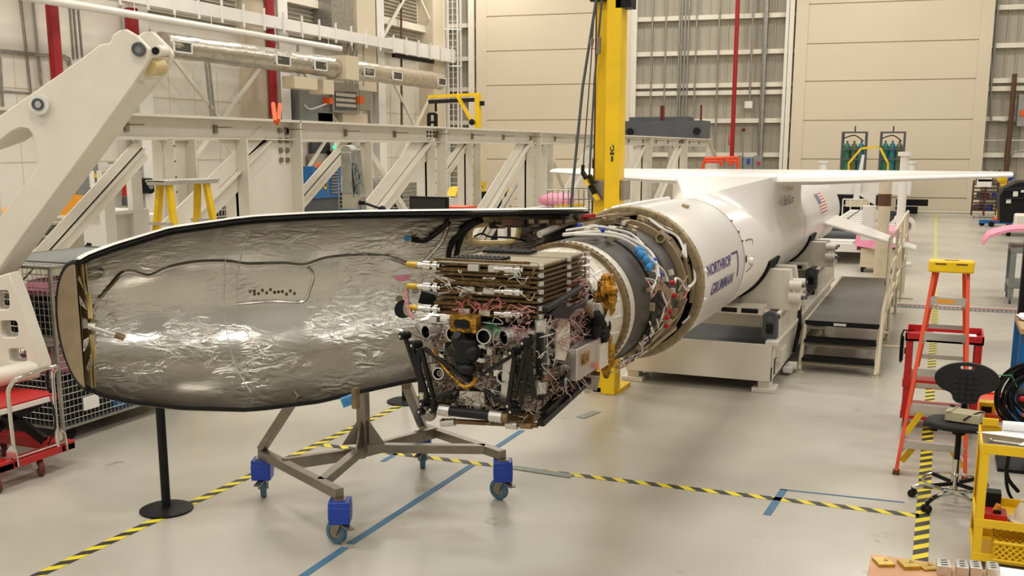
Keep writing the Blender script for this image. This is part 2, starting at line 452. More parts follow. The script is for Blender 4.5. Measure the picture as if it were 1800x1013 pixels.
# sliding hangar doors
def slide_door(name, u0, u1, dn, zs, handle=False):
    m = MB(); z = zs + [HC]
    lo = 0.03
    for zz in z:
        m.prism([fw(u0, lo, dn), fw(u1, lo, dn), fw(u1, zz - .025, dn), fw(u0, zz - .025, dn)], WN * -.16); lo = zz + .025
    m.prism([fw(u0, .02, dn - .06), fw(u1, .02, dn - .06), fw(u1, HC, dn - .06), fw(u0, HC, dn - .06)], WN * -.12)
    for a, b in ((u0 - .02, u0 + .5), (u1 - .5, u1 + .02)):
        m.prism([fw(a, .02, dn + .03), fw(b, .02, dn + .03), fw(b, HC, dn + .03), fw(a, HC, dn + .03)], WN * -.2)
    return struct(name, m, 'door_tan')
ud0, ud1 = pw(1722, 330, .6)[0], pw(1392, 200, .6)[0]
seams = [pw(1550, y, .6)[1] for y in (347, 280, 211, 141, 74, 3)]; seams += [seams[-1] + (seams[-1] - seams[-2]) * k for k in (1, 2, 3)]
slide_door('door_2', ud0, ud1, .6, [s for s in seams if s < HC - .3])
ue0, ue1 = pw(1107, 100, .6)[0], pw(838, 100, .6)[0]
s1 = [pw(950, y, .6)[1] for y in (350, 280, 211, 149, 88, 26)]; s1 += [s1[-1] + (s1[-1] - s1[-2]) * k for k in (1, 2, 3)]
slide_door('door_1', ue0, ue1, .6, [s for s in s1 if s < HC - .3])
dt = MB(); dt.bar(fw(-13, .06, .75), fw(25, .06, .75), .12, .08)
struct('trim_3', dt, 'girt_paint', label='floor track of the sliding hangar doors')
# frames beside the doors
fr = MB()
for px, w in ((1112, .35), (1389, .2), (1381, .14), (829, .3)):
    uu = pw(px, 100, .5)[0]; fr.bar(fw(uu, 0, .45), fw(uu, HC, .45), w, .2, up=WN)
struct('trim_4', fr, 'cream_steel', label='vertical posts between the hangar doors')
# left wall columns and beams
cols = [18.6, 25.6, 33.0, 40.2, 46.6]
for i, y in enumerate(cols):
    c = MB(); x = XL + .45
    c.mm((x - .22, y - .3, 0), (x - .19, y + .3, HC)); c.mm((x + .19, y - .3, 0), (x + .22, y + .3, HC)); c.mm((x - .2, y - .02, 0), (x + .2, y + .02, HC))
    struct('trim_%d' % (5 + i), c, 'white_paint')
c = MB(); c.mm((XL, 44.9, 0), (XL + .8, 46.3, HC)); c.mm((XL, 31.2, 0), (XL + .25, 32.4, HC)); c.mm((XL, 38.2, 5.2), (XL + .7, 39.7, HC))
struct('trim_10', c, 'door_tan', label='tan boxed-out bays of the left wall')
# ribbed louvre bands high on the left wall
lv = MB()
for ya, yb in ((26.2, 31.0), (33.6, 38.0), (40.9, 44.7)):
    lv.mm((XL, ya, 7.0), (XL + .06, yb, 11.5))
    z = 7.05
    while z < 11.5: lv.mm((XL + .06, ya, z), (XL + .14, yb, z + .05)); z += .16
struct('window_1', lv, 'clad_gray', label='grey louvred wall bands above the white panels')
gl = MB()
for z in (8.2, 9.9): gl.mm((XL + .1, 26, z), (XL + .4, 46, z + .3))
struct('trim_11', gl, 'girt_paint', label='upper girts of the left wall')
# long white beam with pipes hung under it
bm_ = MB()
pa, pb = at(375, 2, x=XL + 1.1), at(640, 72, x=XL + 1.1); zb = (pa.z + pb.z) / 2
zc_ = at(765, 104, x=XL + 1).z; bm_.mm((XL + .9, 12, zb - .35), (XL + 1.3, 40.2, zb + .05)); bm_.mm((XL + .8, 40.2, zc_ - .05), (XL + 1.25, 46.4, zc_ + .55)); bm_.mm((XL + .85, 40.8, zc_ - .22), (XL + 1.0, 44.6, zc_ - .06), m=1)
k = 12.5
while k < 46: bm_.mm((XL + 1.3, k, zb - .5), (XL + 1.36, k + .06, zb + .25)); k += 1.15
struct('trim_12', bm_, ['white_paint', 'black'], label='long white services beam along the left wall')
def cross(y0, y1, z0, z1, nm):
    m = MB(); m.bar((XL + .55, y0, z0), (XL + .55, y1, z1), .1, .1); m.bar((XL + .6, y0, z1), (XL + .6, y1, z0), .1, .1)
    struct(nm, m, 'girt_paint', label='diagonal wall bracing')
cross(33.2, 40.0, 1.0, 6.6, 'trim_13'); cross(40.4, 46.4, .8, 6.6, 'trim_14'); cross(40.4, 46.4, 7.4, 13.0, 'trim_15'); cross(25.8, 32.8, .8, 6.6, 'trim_16')
cl = MB()
yy = 14
while yy < 46:
    cl.mm((XL, yy - .008, 0), (XL + .012, yy + .008, 5.4)); yy += 1.22
for z in (2.4, 4.4): cl.mm((XL, 14, z), (XL + .02, 46, z + .02))
struct('trim_17', cl, 'wall_tan', label='panel joints of the left wall')

# floor drain, tapes, labels on the floor
d0 = at(1585, 541, z=0); dr = MB(); dr.mm((d0.x - 1.2, 19.22, .001), (9, 19.52, .008), m=0); dr.mm((d0.x - 1.2, 19.52, .001), (9, 19.57, .012), m=1)
x = d0.x - 1.2
while x < 9: dr.mm((x, 19.24, .008), (x + .02, 19.50, .011), m=2); x += .07
solo('floor_drain', dr, ['gray_panel', 'red', 'gray_dark'], 'grated floor drain with a red edge crossing the aisle behind the red ladder', 'drain')
def tape(name, p0, p1, w, m, label, group=None, zz=0.0):
    d = (p1 - p0); L = d.length; a = math.atan2(d.y, d.x)
    o = thing(name, label, 'floor tape', p0, a, group) if False else None
    me = MB(); me.add([(0, -w / 2, .003), (L, -w / 2, .003), (L, w / 2, .003), (0, w / 2, .003), (0, -w / 2, .0005), (L, -w / 2, .0005), (L, w / 2, .0005), (0, w / 2, .0005)],
                      [(0, 1, 2, 3), (0, 4, 5, 1), (1, 5, 6, 2), (2, 6, 7, 3), (3, 7, 4, 0)])
    ob = build(name, me, m); ob.location = V((p0.x, p0.y, zz)); ob.rotation_euler = Euler((0, 0, a)); tag(ob, label, 'floor tape', group)
    return ob
tape('hazard_tape', V((-5.31, 3.2, 0)), V((-5.31, 13, 0)), .085, 'hazard', 'black and yellow hazard tape running away beside the left belt post')
tape('hazard_tape', V((-5.25, 7.93, 0)), V((.0, 8.06, 0)), .085, 'hazard', 'black and yellow hazard tape crossing the floor behind the blue caster blocks')
tape('hazard_tape', V((.03, 6.6, 0)), V((.0, 20.5, 0)), .1, 'hazard', 'black and yellow hazard tape passing under the red ladder and drafting chair')
tape('aisle_tape', V((-.02, 20.5, 0)), V((-.25, 49, 0)), .08, 'tape_faded', 'plain yellow aisle line running to the far hangar door')
pb0 = [at(*q, z=0) for q in ((520, 1022), (830, 818), (925, 758))]
tape('blue_tape', pb0[0], at(607, 963, z=0), .06, 'tape_blue', 'short blue tape strip at the bottom edge in front of the nearest caster')
tape('blue_tape', at(615, 957, z=0), pb0[1], .06, 'tape_blue', 'long blue tape line between the front caster and the right caster')
tape('blue_tape', at(868, 790, z=0), at(918, 757, z=0), .06, 'tape_blue', 'far blue tape piece under the satellite')
tape('blue_tape', at(1348, 906, z=0), at(1378, 861, z=0), .06, 'tape_blue', 'short leg of the blue corner mark right of centre')
tape('blue_tape', at(1372, 861, z=0), at(1590, 884, z=0), .025, 'tape_blue', 'thin long leg of the blue corner mark near the chair')
tape('blue_tape', at(672, 812, z=0), at(697, 798, z=0), .05, 'tape_blue', 'small blue tape stub inside the stand frame')
for q0, q1, lb in (((1020, 735), (1049, 724), 'grey label stuck to the floor below the rocket ring'), ((900, 822), (1005, 838), 'grey label strip beside the cross tape right of the blue caster')):
    tape('floor_label', at(*q0, z=0), at(*q1, z=0), .1, 'floor_label', lb, zz=.003)

# ------------------------------------------------------------------ services on the left wall
def vpipe(px, y0, y1, X, r, m, name, label, cat='pipe', group=None, seg=10):
    a = at(px[0], y0, x=X); zt = HC if y0 <= 0 else a.z; b = at(px[1], y1, x=X)
    mb = MB(); mb.tube((X, a.y, zt), (X, a.y, max(b.z, 0.02)), r, seg=seg)
    return solo(name, mb, m, label, cat, group)
vpipe((90, 100), 0, 200, XL + .6, .17, 'red_pipe', 'fire_pipe', 'thick red standpipe at the far left above the white arm')
a = at(231, 30, x=XL + .6); solo('fire_pipe', MB().tube((a.x, a.y, at(231, 15, x=XL + .6).z), (a.x, a.y, at(234, 118, x=XL + .6).z), .2).tube((XL, a.y, 5.4), (a.x, a.y, 5.4), .12), 'red_pipe', 'red standpipe showing just behind the top of the white arm', 'pipe')
vpipe((473, 479), 0, 205, XL + .9, .17, 'red_pipe', 'fire_pipe', 'long red standpipe behind the girder beside the orange straps')
wp = MB(); q0 = at(90, 2, x=XL + 1.7); q1 = at(598, 86, x=XL + 1.7); zz = (q0.z + q1.z) / 2
wp.tube((XL + 1.7, 10, zz), (XL + 1.7, q1.y, zz), .11)
for k in range(14): wp.tube((XL + 1.7, 14 + k * 1.7, zz), (XL + 1.7, 14 + k * 1.7, zz + .5), .012, seg=5)
solo('sprinkler_pipe', wp, 'white_paint', 'white horizontal sprinkler pipe hung below the services beam', 'pipe')
def conduit(pts, X, r, lb, m='galv', grp='grey conduits on the left wall'):
    p3 = [at(*q, x=X) for q in pts]; mb = MB(); mb.path(p3, r, seg=6); 
    return solo('conduit', mb, m, lb, 'conduit', grp)
cd = XL + .035
conduit([(36, 0), (43, 60), (54, 163)], cd, .035, 'left thin conduit running down to a crosswise pipe beside the white arm')
conduit([(58, 0), (66, 80), (73, 150)], cd, .035, 'thin conduit left of the thick red standpipe')
conduit([(123, 10), (130, 105)], cd, .03, 'first of the conduits right of the thick red standpipe')
conduit([(129, 5), (137, 103)], cd, .03, 'second of the conduits right of the thick red standpipe')
conduit([(137, 5), (145, 100)], cd, .03, 'third of the conduits right of the thick red standpipe')
conduit([(-20, 86), (40, 92), (112, 98), (122, 103), (124, 115)], cd + .1, .04, 'pair-like horizontal conduit passing behind the thick red standpipe')
conduit([(-20, 90), (40, 96), (108, 101), (118, 107), (120, 117)], cd + .1, .035, 'lower horizontal conduit passing behind the thick red standpipe')
conduit([(0, 100), (5, 190)], cd, .04, 'conduit at the very left edge of the picture')
conduit([(0, 160), (54, 164)], cd, .03, 'short level conduit at the left edge')
conduit([(361, 108), (371, 205)], cd + .6, .045, 'near one of two conduits in front of the white wall left of the red standpipe')
conduit([(367, 108), (377, 205)], cd + .6, .045, 'far one of two conduits in front of the white wall left of the red standpipe')
conduit([(499, 80), (500, 205)], cd + .4, .05, 'conduit right of the long red standpipe')
conduit([(523, 70), (526, 210)], cd + .4, .05, 'conduit left of the grey switchgear')
conduit([(705, 0), (706, 225)], cd + .5, .05, 'brown conduit in the bay right of the white column', 'rust_brown')
# round foil duct with grilles
dx = XL + 2.6; z0 = at(277, 83, x=dx).z; z1 = at(775, 140, x=dx).z; zd = (z0 + z1) / 2
ya = at(284, 83, x=dx).y; yb = at(772, 140, x=dx).y
du = thing('air_duct', 'long round foil-wrapped air duct with grilles below the white pipes', 'air duct', (dx, ya, zd))
mb = MB(); n = 60
prof = [(0.0, 0)] + [(.36 + .012 * math.sin(k * 1.9) + .008 * math.sin(k * .7), (yb - ya) * k / n) for k in range(n + 1)] + [(.25, yb - ya + .12), (0, yb - ya + .15)]
mb.lathe(prof, (dx, ya, zd), (0, 1, 0), seg=24); build('duct', mb, 'duct_foil', du)
for px in (305, 482, 548, 634, 684, 763):
    yc = at(px, 115, x=dx).y; g = MB(); Q = Euler((0, R(38), 0)).to_matrix(); c0 = V((dx, yc, zd)) + Q @ V((.375, 0, 0)) * 1.0
    c0 = V((dx + .36 * math.cos(R(8)), yc, zd - .36 * math.sin(R(8))))
    w = .75
    for sy in (-1, 1): g.box(c0 + V((.02, sy * w / 2, 0)), (.05, .05, .32))
    for sz in (-1, 1): g.box(c0 + V((.02, 0, sz * .15)), (.05, w, .04))
    g.box(c0 + V((-.01, 0, 0)), (.03, w, .3), m=1)
    for k in range(5): g.box(c0 + V((.01, 0, -.1 + .05 * k)), (.03, w, .012), m=2)
    build('grille', g, ['white_paint', 'gray_dark', 'steel'], du)
g = MB(); yc = at(598, 118, x=dx).y; g.box((dx + .1, yc, zd), (.85, .9, .85)); build('junction_box', g, 'wall_tan', du)
yc = at(565, 140, x=dx).y
g = MB(); g.box((dx, yc, zd - .75), (.6, .7, .5)); g.box((dx + .1, yc - 1.5, zd - .7), (.5, 1.4, .4)); explode('hanger_box', g, 'wall_tan', du)
# switchgear
X = XL + .9
def pxbox(mb, x0, y0, x1, y1, X, dep, m=0):
    a = at(x0, y1, x=X); b = at(x1, y0, x=X); c = at(x1, y1, x=X)
    mb.mm((X - dep, a.y, (a.z + c.z) / 2), (X, b.y, b.z), m=m); return mb
sg = thing('switchgear', 'grey electrical switchgear with orange handles behind the girder', 'electrical cabinet', (X, 35, 3))
build('left_cabinet', pxbox(MB(), 528, 150, 583, 218, X, .5), 'gray_panel', sg)
mb = pxbox(MB(), 585, 149, 631, 199, X + .15, .5)
pxbox(mb, 590, 162, 607, 194, X + .17, .04, 1); pxbox(mb, 609, 162, 627, 194, X + .17, .04, 1)
for k in range(3): pxbox(mb, 591, 166 + k * 9, 626, 170 + k * 9, X + .19, .03, 2)
build('breaker_cabinet', mb, ['galv', 'gray_dark', 'alu'], sg)
build('right_cabinet', pxbox(MB(), 633, 160, 650, 194, X, .4), 'galv', sg)
for q in ((579, 172, 586, 183), (633, 170, 640, 182)): build('switch_handle', pxbox(MB(), *q, X + .3, .3), 'orange', sg)
mb = MB(); pxbox(mb, 560, 200, 588, 222, X, .4); pxbox(mb, 603, 201, 646, 222, X, .4, 1); explode('lower_box', mb, ['clad_gray', 'wall_tan'], sg)
mb = MB()
for px in (612, 622, 638): mb.path([at(px, 60, x=X - .2), at(px, 150, x=X - .2)], .05)
mb.path([at(535, 185, x=X + .05), at(545, 192, x=X + .1), at(560, 188, x=X + .1), at(575, 182, x=X + .15)], .03, m=1, smooth=4)
explode('cable_run', mb, ['galv', 'wire_white'], sg)
vd = MB(); a = at(582, 0, x=XL + 1); b = at(622, 60, x=XL + 1); vd.mm((XL, a.y, b.z), (XL + 1, b.y, HC - .01)); 
for k in range(4): vd.mm((XL, a.y - .02, b.z + k * 1.5), (XL + 1.03, b.y + .02, b.z + k * 1.5 + .06))
solo('vertical_duct', vd, 'galv', 'square grey sheet-metal duct going up beside the white column', 'air duct')
# caged ladder in the far corner
ul = pw(790, 100, .9)[0]; lad = thing('caged_ladder', 'white caged ladder fixed in the dark far left corner', 'ladder', fw(ul, 0, .9))
mb = MB()
for s in (-.25, .25): mb.tube(fw(ul + s, .3, .3), fw(ul + s, HC - .5, .3), .035)
z = .5
while z < HC - .6: mb.tube(fw(ul - .25, z, .3), fw(ul + .25, z, .3), .018, seg=6); z += .3
build('ladder', mb, 'white_paint', lad)
mb = MB(); zs = [3.4] + [5.0 + k * 1.72 for k in range(5)]
for z in zs:
    mb.path([fw(ul + .5 * math.cos(R(a)), z, .6 + .45 * math.sin(R(a))) for a in range(-60, 241, 20)], .035, seg=6)
for a in range(-40, 221, 26): mb.tube(fw(ul + .5 * math.cos(R(a)), 3.0, .6 + .45 * math.sin(R(a))), fw(ul + .5 * math.cos(R(a)), HC - .5, .6 + .45 * math.sin(R(a))), .022, seg=5)
build('safety_cage', mb, 'white_paint', lad)
# services on the far wall
def wpipe(px, y0, y1, dn, r, m, name, lb, cat='conduit', grp=None):
    u, z0 = pw(px, y0, dn); _, z1 = pw(px, y1, dn)
    if y0 <= 0: z0 = HC
    mb = MB(); mb.tube(fw(u, z0, dn), fw(u, max(z1, .05), dn), r, seg=8); return solo(name, mb, m, lb, cat, grp)
wpipe(1297, 0, 292, 1.0, .1, 'red_pipe', 'fire_pipe', 'slim red standpipe in front of the far wall behind the wing', 'pipe')
for i, px in enumerate((1148, 1172, 1196, 1200, 1206, 1212, 1226, 1266)):
    wpipe(px, 0, 265, .34, .04, 'galv', 'conduit', ['leftmost conduit on the far wall beside the hangar door post', 'lone conduit left of the close row on the far wall', 'first of four close conduits above the grey block', 'second of four close conduits above the grey block', 'third of four close conduits above the grey block', 'fourth of four close conduits above the grey block', 'conduit just right of the close row on the far wall', 'conduit left of the slim red standpipe on the far wall'][i], grp='conduits on the far wall')
wpipe(1325, 0, 190, .34, .04, 'galv', 'conduit', 'short conduit ending in a socket right of the slim red standpipe', grp='conduits on the far wall')
wpipe(1348, 0, 290, .34, .13, 'galv', 'conduit', 'thick grey riser near the right post of the far wall bay', grp='conduits on the far wall')
wpipe(1784, 130, 380, .5, .1, 'rust_brown', 'pipe', 'brown vertical pipe on the far wall at the right edge', 'pipe')
wpipe(1745, 0, 380, .4, .07, 'gray_dark', 'conduit', 'dark conduit beside the right edge of the hangar door', grp='conduits on the far wall')
wpipe(1755, 0, 150, .34, .05, 'galv', 'conduit', 'grey conduit at the upper right of the far wall', grp='conduits on the far wall')
def wbox(mb, x0, y0, x1, y1, dn, dep, m=0):
    u0, z0 = pw(x0, y0, dn); u1, z1 = pw(x1, y1, dn)
    mb.prism([fw(u0, z0, dn), fw(u1, z0, dn), fw(u1, z1, dn), fw(u0, z1, dn)], WN * -dep, m=m); return mb
solo('wall_heater', wbox(MB(), 1309, 178, 1322, 190, .5, .3), 'wall_white', 'small pale box on the far wall right of the red standpipe', 'wall box')
mb = wbox(MB(), 1281, 236, 1288, 255, .4, .05); 
for k in range(4): wbox(mb, 1282.5, 238 + k * 4.2, 1286.5, 240 + k * 4.2, .42, .03, 1)
solo('wall_sign', mb, ['red', 'sign_white'], 'small red and white vertical sign left of the slim red standpipe', 'sign')
mb = MB(); u_, z_ = pw(1307, 228, .5); mb.ball(fw(u_, z_, .5), .09); mb.tube(fw(u_, z_, .4), fw(u_, .9, .4), .03, seg=6, m=1)
solo('pull_station', mb, ['maroon', 'galv'], 'thin post with a dark red knob on the far wall', 'valve')
mb = MB()
for px, h in ((1298, 274), (1316, 276), (1333, 274)): wbox(mb, px - 8, h, px + 6, 300, 1.6, .5)
wbox(mb, 1331, 284, 1336, 290, 1.65, .05, 1); wbox(mb, 1313, 279, 1318, 288, 1.65, .05, 2)
solo('control_cabinet', mb, ['gray_panel', 'red', 'blue'], 'grey control cabinet row behind the wing by the far wall', 'cabinet')
mb = wbox(MB(), 1792, 166, 1806, 222, .7, .4); wbox(mb, 1795, 194, 1803, 204, .8, .1, 1)
solo('disconnect_box', mb, ['galv', 'orange'], 'grey disconnect box with orange handle on the far wall at the right edge', 'electrical box')
mb = MB()
def wpath(pts, dn, r, m=0): mb.path([fw(pw(*q, dn)[0], pw(*q, dn)[1], dn) for q in pts], r, m=m)
wpath([(1742, 100), (1742, 212), (1774, 213), (1786, 216), (1790, 225)], .36, .04); wpath([(1765, 285), (1768, 250), (1770, 241), (1795, 240)], .36, .03); wpath([(1776, 290), (1778, 272), (1783, 267), (1800, 265)], .36, .03)
wpath([(1730, 247), (1800, 247)], .36, .02); wpath([(1770, 220), (1776, 231), (1795, 231)], .36, .02)
solo('conduit', mb, 'galv', 'bent conduits around the disconnect box at the right edge', 'conduit')
# high bay lamps (overhead, as the room has)
E_LAMP = 1.0
for i, lx in enumerate((-20, -11, -2.5, 6.5)):
    for j, ly in enumerate((-8, 3, 13.5, 24, 34.5, 44)):
        ld = bpy.data.lights.new('high_bay_lamp', 'AREA'); ld.shape = 'RECTANGLE'; ld.size = 3.4; ld.size_y = 1.6; ld.energy = 400 * E_LAMP; ld.color = (1, .965, .905)
        lo = bpy.data.objects.new('high_bay_lamp', ld); COL.objects.link(lo); lo.location = (lx, ly, HC - .35)
# ================================================================== ROCKET
AX, AZ, YR, RR = -2.44, 1.625, 8.40, .635
YE = YR + 12.25
def cy(off, ang, r=RR): return V((AX + r * math.cos(R(ang)), YR + off, AZ + r * math.sin(R(ang))))
rk = thing('rocket', 'long white winged rocket lying on cradles with its front end open', 'rocket', (AX, YR, 0))
mb = MB(); mb.lathe([(RR - .012, .06), (RR - .012, .02), (RR, .0), (RR, 2.0), (RR - .006, 2.01)], (AX, YR, AZ), (0, 1, 0), seg=72); build('forward_skin', mb, 'rocket_white', rk)
mb = MB(); mb.lathe([(RR - .006, 2.015), (RR, 2.03), (RR, 6.84), (RR - .008, 6.845)], (AX, YR, AZ), (0, 1, 0), seg=72); build('motor_case', mb, 'rocket_white', rk)
mb = MB(); mb.lathe([(RR - .008, 6.86), (RR, 6.87), (RR, 12.1), (RR - .03, 12.2), (RR - .1, 12.25), (0, 12.25)], (AX, YR, AZ), (0, 1, 0), seg=72); build('aft_skirt', mb, 'rocket_white', rk)
for nm, off in (('seam_band', 2.012), ('seam_band', 6.852)):
    mb = MB(); mb.lathe([(RR - .01, off - .006), (RR + .0012, off - .006), (RR + .0012, off + .006), (RR - .01, off + .006)], (AX, YR, AZ), (0, 1, 0), seg=72); build(nm, mb, 'seam', rk)
# joint ring with its rows of fasteners
jr = MB(); jr.lathe([(RR - .05, .1), (RR - .05, -.005), (RR - .02, -.012), (RR + .012, -.012), (RR + .02, .0), (RR + .02, .055), (RR + .002, .06)], (AX, YR, AZ), (0, 1, 0), seg=90)
ringo = build('joint_ring', jr, 'tan_metal', rk)
ft = MB()
for k in range(48):
    a = 7.5 * k
    ft.tube(cy(.03, a, RR + .018), cy(.03, a, RR + .024), .007, seg=6); ft.tube(cy(-.012, a, RR - .008), cy(-.018, a, RR - .008), .006, seg=6)
explode('fastener', ft, 'gold_dim', ringo)
# dark interior of the open section with rim of honeycomb cells
mb = MB(); mb.lathe([(RR - .055, .0), (RR - .055, .6), (.3, .62), (0, .62)], (AX, YR, AZ), (0, 1, 0), seg=72); build('interior', mb, 'composite', rk)
mb = MB()
for k in range(48):
    a = 7.5 * k; mb.box(cy(.06, a, RR - .075), (.03, .05, .022), Euler((0, -R(a), 0)).to_matrix()); mb.box(cy(.12, a + 3.7, RR - .07), (.02, .03, .03), Euler((0, -R(a + 3.7), 0)).to_matrix())
explode('inner_clip', mb, 'black', rk)
# third stage motor, deck and adapter
mb = MB(); mb.lathe([(.47, -1.42), (.49, -1.36), (.49, -1.05), (.485, -1.0), (.5, -.95), (.51, -.3), (.5, .1), (.45, .3), (0, .45)], (AX, YR, AZ), (0, 1, 0), seg=64); build('upper_motor', mb, 'motor_dark', rk)
mb = MB(); mb.lathe([(.493, -1.04), (.5, -1.04), (.5, -1.0), (.493, -1.0)], (AX, YR, AZ), (0, 1, 0), seg=64); mb.lathe([(.512, -.62), (.514, -.62), (.514, -.6), (.512, -.6)], (AX, YR, AZ), (0, 1, 0), seg=64)
build('motor_band', mb, 'black_soft', rk)
mb = MB(); mb.lathe([(.51, -.26), (.565, -.26), (.57, -.24), (.565, -.2), (.51, -.2)], (AX, YR, AZ), (0, 1, 0), seg=64); deck = build('avionics_deck', mb, 'bracket_tan', rk)
# conical adapter with pale ribs and its tan clamp ring
mb = MB(); mb.lathe([(.37, -1.95), (.4, -1.95), (.455, -1.62), (.475, -1.6), (.48, -1.55), (.48, -1.45), (.47, -1.42), (.42, -1.42)], (AX, YR, AZ), (0, 1, 0), seg=64); ad = build('payload_adapter', mb, 'bus_white', rk)
mb = MB(); mb.lathe([(.452, -1.64), (.482, -1.64), (.487, -1.6), (.482, -1.56), (.47, -1.56)], (AX, YR, AZ), (0, 1, 0), seg=64)
for k in range(72): mb.box(cy(-1.6, 5 * k, .487), (.008, .025, .012), Euler((0, -R(5 * k), 0)).to_matrix())
build('clamp_ring', mb, 'gold_dim', ad)
mb = MB()
for k in range(24):
    a = 15 * k; mb.box(cy(-1.8, a, .42), (.02, .25, .012), Euler((0, -R(a), 0)).to_matrix() @ Euler((0, 0, R(-9.5))).to_matrix())
explode('adapter_rib', mb, 'white_paint', ad)
for k in range(24): pass
# avionics around the deck
def dbox(off, a, r, size, m, nm='avionics_box', extra=None):
    mb = MB(); mb.box(cy(off, a, r), size, Euler((0, -R(a), 0)).to_matrix()); return build(nm, mb, m, rk, bevel=.004)
dbox(-.1, 62, .56, (.08, .1, .13), 'bracket_tan'); 
mb = MB(); mb.box(cy(-.1, 74, .555), (.09, .09, .1), Euler((0, -R(74), 0)).to_matrix()); mb.pipe(cy(-.16, 74, .56), cy(-.2, 74, .56), .032, .022, m=0, mi=1); build('lens_housing', mb, ['tan_metal', 'black'], rk)
mb = MB(); mb.box(cy(-.18, 50, .54), (.07, .12, .11), Euler((0, -R(50), 0)).to_matrix()); mb.pipe(cy(-.25, 50, .545), cy(-.3, 50, .55), .04, .028); build('sensor_head', mb, 'tan_metal', rk)
dbox(.0, 14, .55, (.02, .22, .3), 'bracket_tan', 'mounting_plate'); dbox(-.1, 38, .535, (.04, .16, .2), 'tan_metal'); dbox(.0, -4, .57, (.03, .12, .18), 'bracket_tan', 'mounting_plate'); dbox(.0, 30, .55, (.02, .1, .2), 'black', 'mounting_plate')
for k, a in enumerate((88, 98, 106, 116)): dbox(-.25 + .04 * (k % 2), a, .55, (.06, .12, .09), ('bracket_tan', 'tan_metal')[k % 2])
# strap bracket plates beside the motor
mb = MB(); mb.prism([cy(-1.25, 15, .52), cy(-.95, 17, .55), cy(-.78, 6, .57), cy(-.78, -12, .57), cy(-1.1, -28, .55), cy(-1.16, -27, .53), cy(-.9, -12, .55), cy(-.88, 4, .55), cy(-1.0, 10, .54), cy(-1.25, 12, .52)], (.012, 0, .004)); build('strap_bracket', mb, 'bracket_tan', rk)
mb = MB(); mb.bar(cy(-.62, -20, .56), cy(-1.05, -38, .55), .05, .03); mb.bar(cy(-.3, -32, .57), cy(-.75, -46, .56), .06, .03); explode('strap_bracket', mb, 'tan_metal', rk)
for off, a in ((-.72, 12), (-.7, 2), (-.8, -9), (-.86, -13), (-.74, -22)):
    mb = MB(); mb.tube(cy(off, a, .56), cy(off, a, .6), .018, seg=10); build('red_cap', mb, 'red', rk)
def cable(pts, r, m, nm='cable', smooth=6):
    mb = MB(); mb.path([cy(*p) for p in pts], r * .68, smooth=smooth, seg=7); return build(nm, mb, m, rk)
cable([(-1.45, 88, .53), (-1.3, 70, .55), (-1.1, 60, .55), (-1.0, 45, .55), (-.95, 30, .57), (-.8, 22, .56), (-.78, 14, .56)], .016, 'wire_white')
cable([(-1.5, 95, .53), (-1.25, 76, .55), (-1.0, 62, .55), (-.9, 45, .56), (-.92, 34, .57), (-.98, 20, .56)], .02, 'wire_white')
cable([(-1.2, 104, .55), (-1.05, 85, .56), (-.98, 74, .56), (-.85, 62, .56), (-.88, 48, .56)], .015, 'wire_white')
cable([(-.12, 70, .6), (-.2, 55, .6), (-.1, 44, .61), (-.16, 33, .61), (-.2, 30, .6), (-.18, 26, .6), (-.08, 32, .6), (.0, 35, .6), (.02, 22, .59), (-.02, 8, .59), (-.1, 4, .59), (-.25, 2, .58)], .017, 'wire_white')
cable([(-.1, 66, .59), (.0, 50, .6), (.02, 42, .6), (.03, 20, .6), (.03, -14, .6), (.0, -24, .6), (-.1, -30, .59)], .012, 'wire_white')
cable([(-.72, 12, .6), (-.6, 14, .58), (-.45, 10, .58), (-.4, 4, .59), (-.33, 1, .6), (-.25, 4, .59)], .014, 'wire_white')
cable([(-1.0, 26, .56), (-.95, 8, .55), (-.9, -4, .56), (-.95, -20, .55), (-1.0, -36, .54)], .012, 'wire_white')
cable([(-.3, -6, .59), (-.4, -16, .58), (-.55, -20, .58), (-.7, -26, .57)], .01, 'bracket_tan'); cable([(-.3, 12, .6), (-.45, 8, .59), (-.62, 4, .59)], .01, 'bracket_tan')
cable([(-.55, -46, .56), (-.75, -50, .56), (-.95, -52, .55), (-1.05, -60, .54)], .028, 'alu'); cable([(-.3, 3, .6), (-.42, -2, .6), (-.5, -3, .59)], .01, 'wire_red')
for off, a in ((-.92, 33), (-.95, 22), (-.12, 52), (-1.22, 74), (-1.1, 96)):
    mb = MB(); mb.ball(cy(off, a, .57), *[.02], sc=(1, 1.1, 1)); build('cable_tie', mb, 'blue', rk)
mb = MB()
for k in range(9): mb.ball(cy(-1.1 + .025 * math.sin(k * 2.1), 45 - k * 1.9, .56 + .008 * (k % 2)), .026, sc=(1.1, 1, 1.3))
build('blue_wrap', mb, 'blue_bag', rk)
mb = MB()
for k in range(40):
    a = rnd.uniform(95, 60) if k % 2 else rnd.uniform(-55, 20); o = rnd.uniform(-1.35, -.35); mb.box(cy(o, a, .53 + rnd.uniform(0, .03)), (.03, rnd.uniform(.03, .08), rnd.uniform(.02, .06)), Euler((0, -R(a), 0)).to_matrix(), m=rnd.choice((0, 0, 1, 2)))
explode('small_fitting', mb, ['tan_metal', 'bus_white', 'black'], rk)
mb = MB()
for k in range(26):
    a = rnd.uniform(-55, 30); o = rnd.uniform(-1.3, -.9); p = [(o, a, .53), (o + rnd.uniform(-.1, .1), a - 5, .57), (o + rnd.uniform(-.1, .12), a - 10, .57), (o + rnd.uniform(-.05, .05), a - 15, .54)]
    mb.path([cy(*q) for q in p], .005, smooth=4, seg=5, m=k % 3)
build('wiring', mb, ['wire_white', 'wire_pink', 'black'], rk)['kind'] = 'stuff'
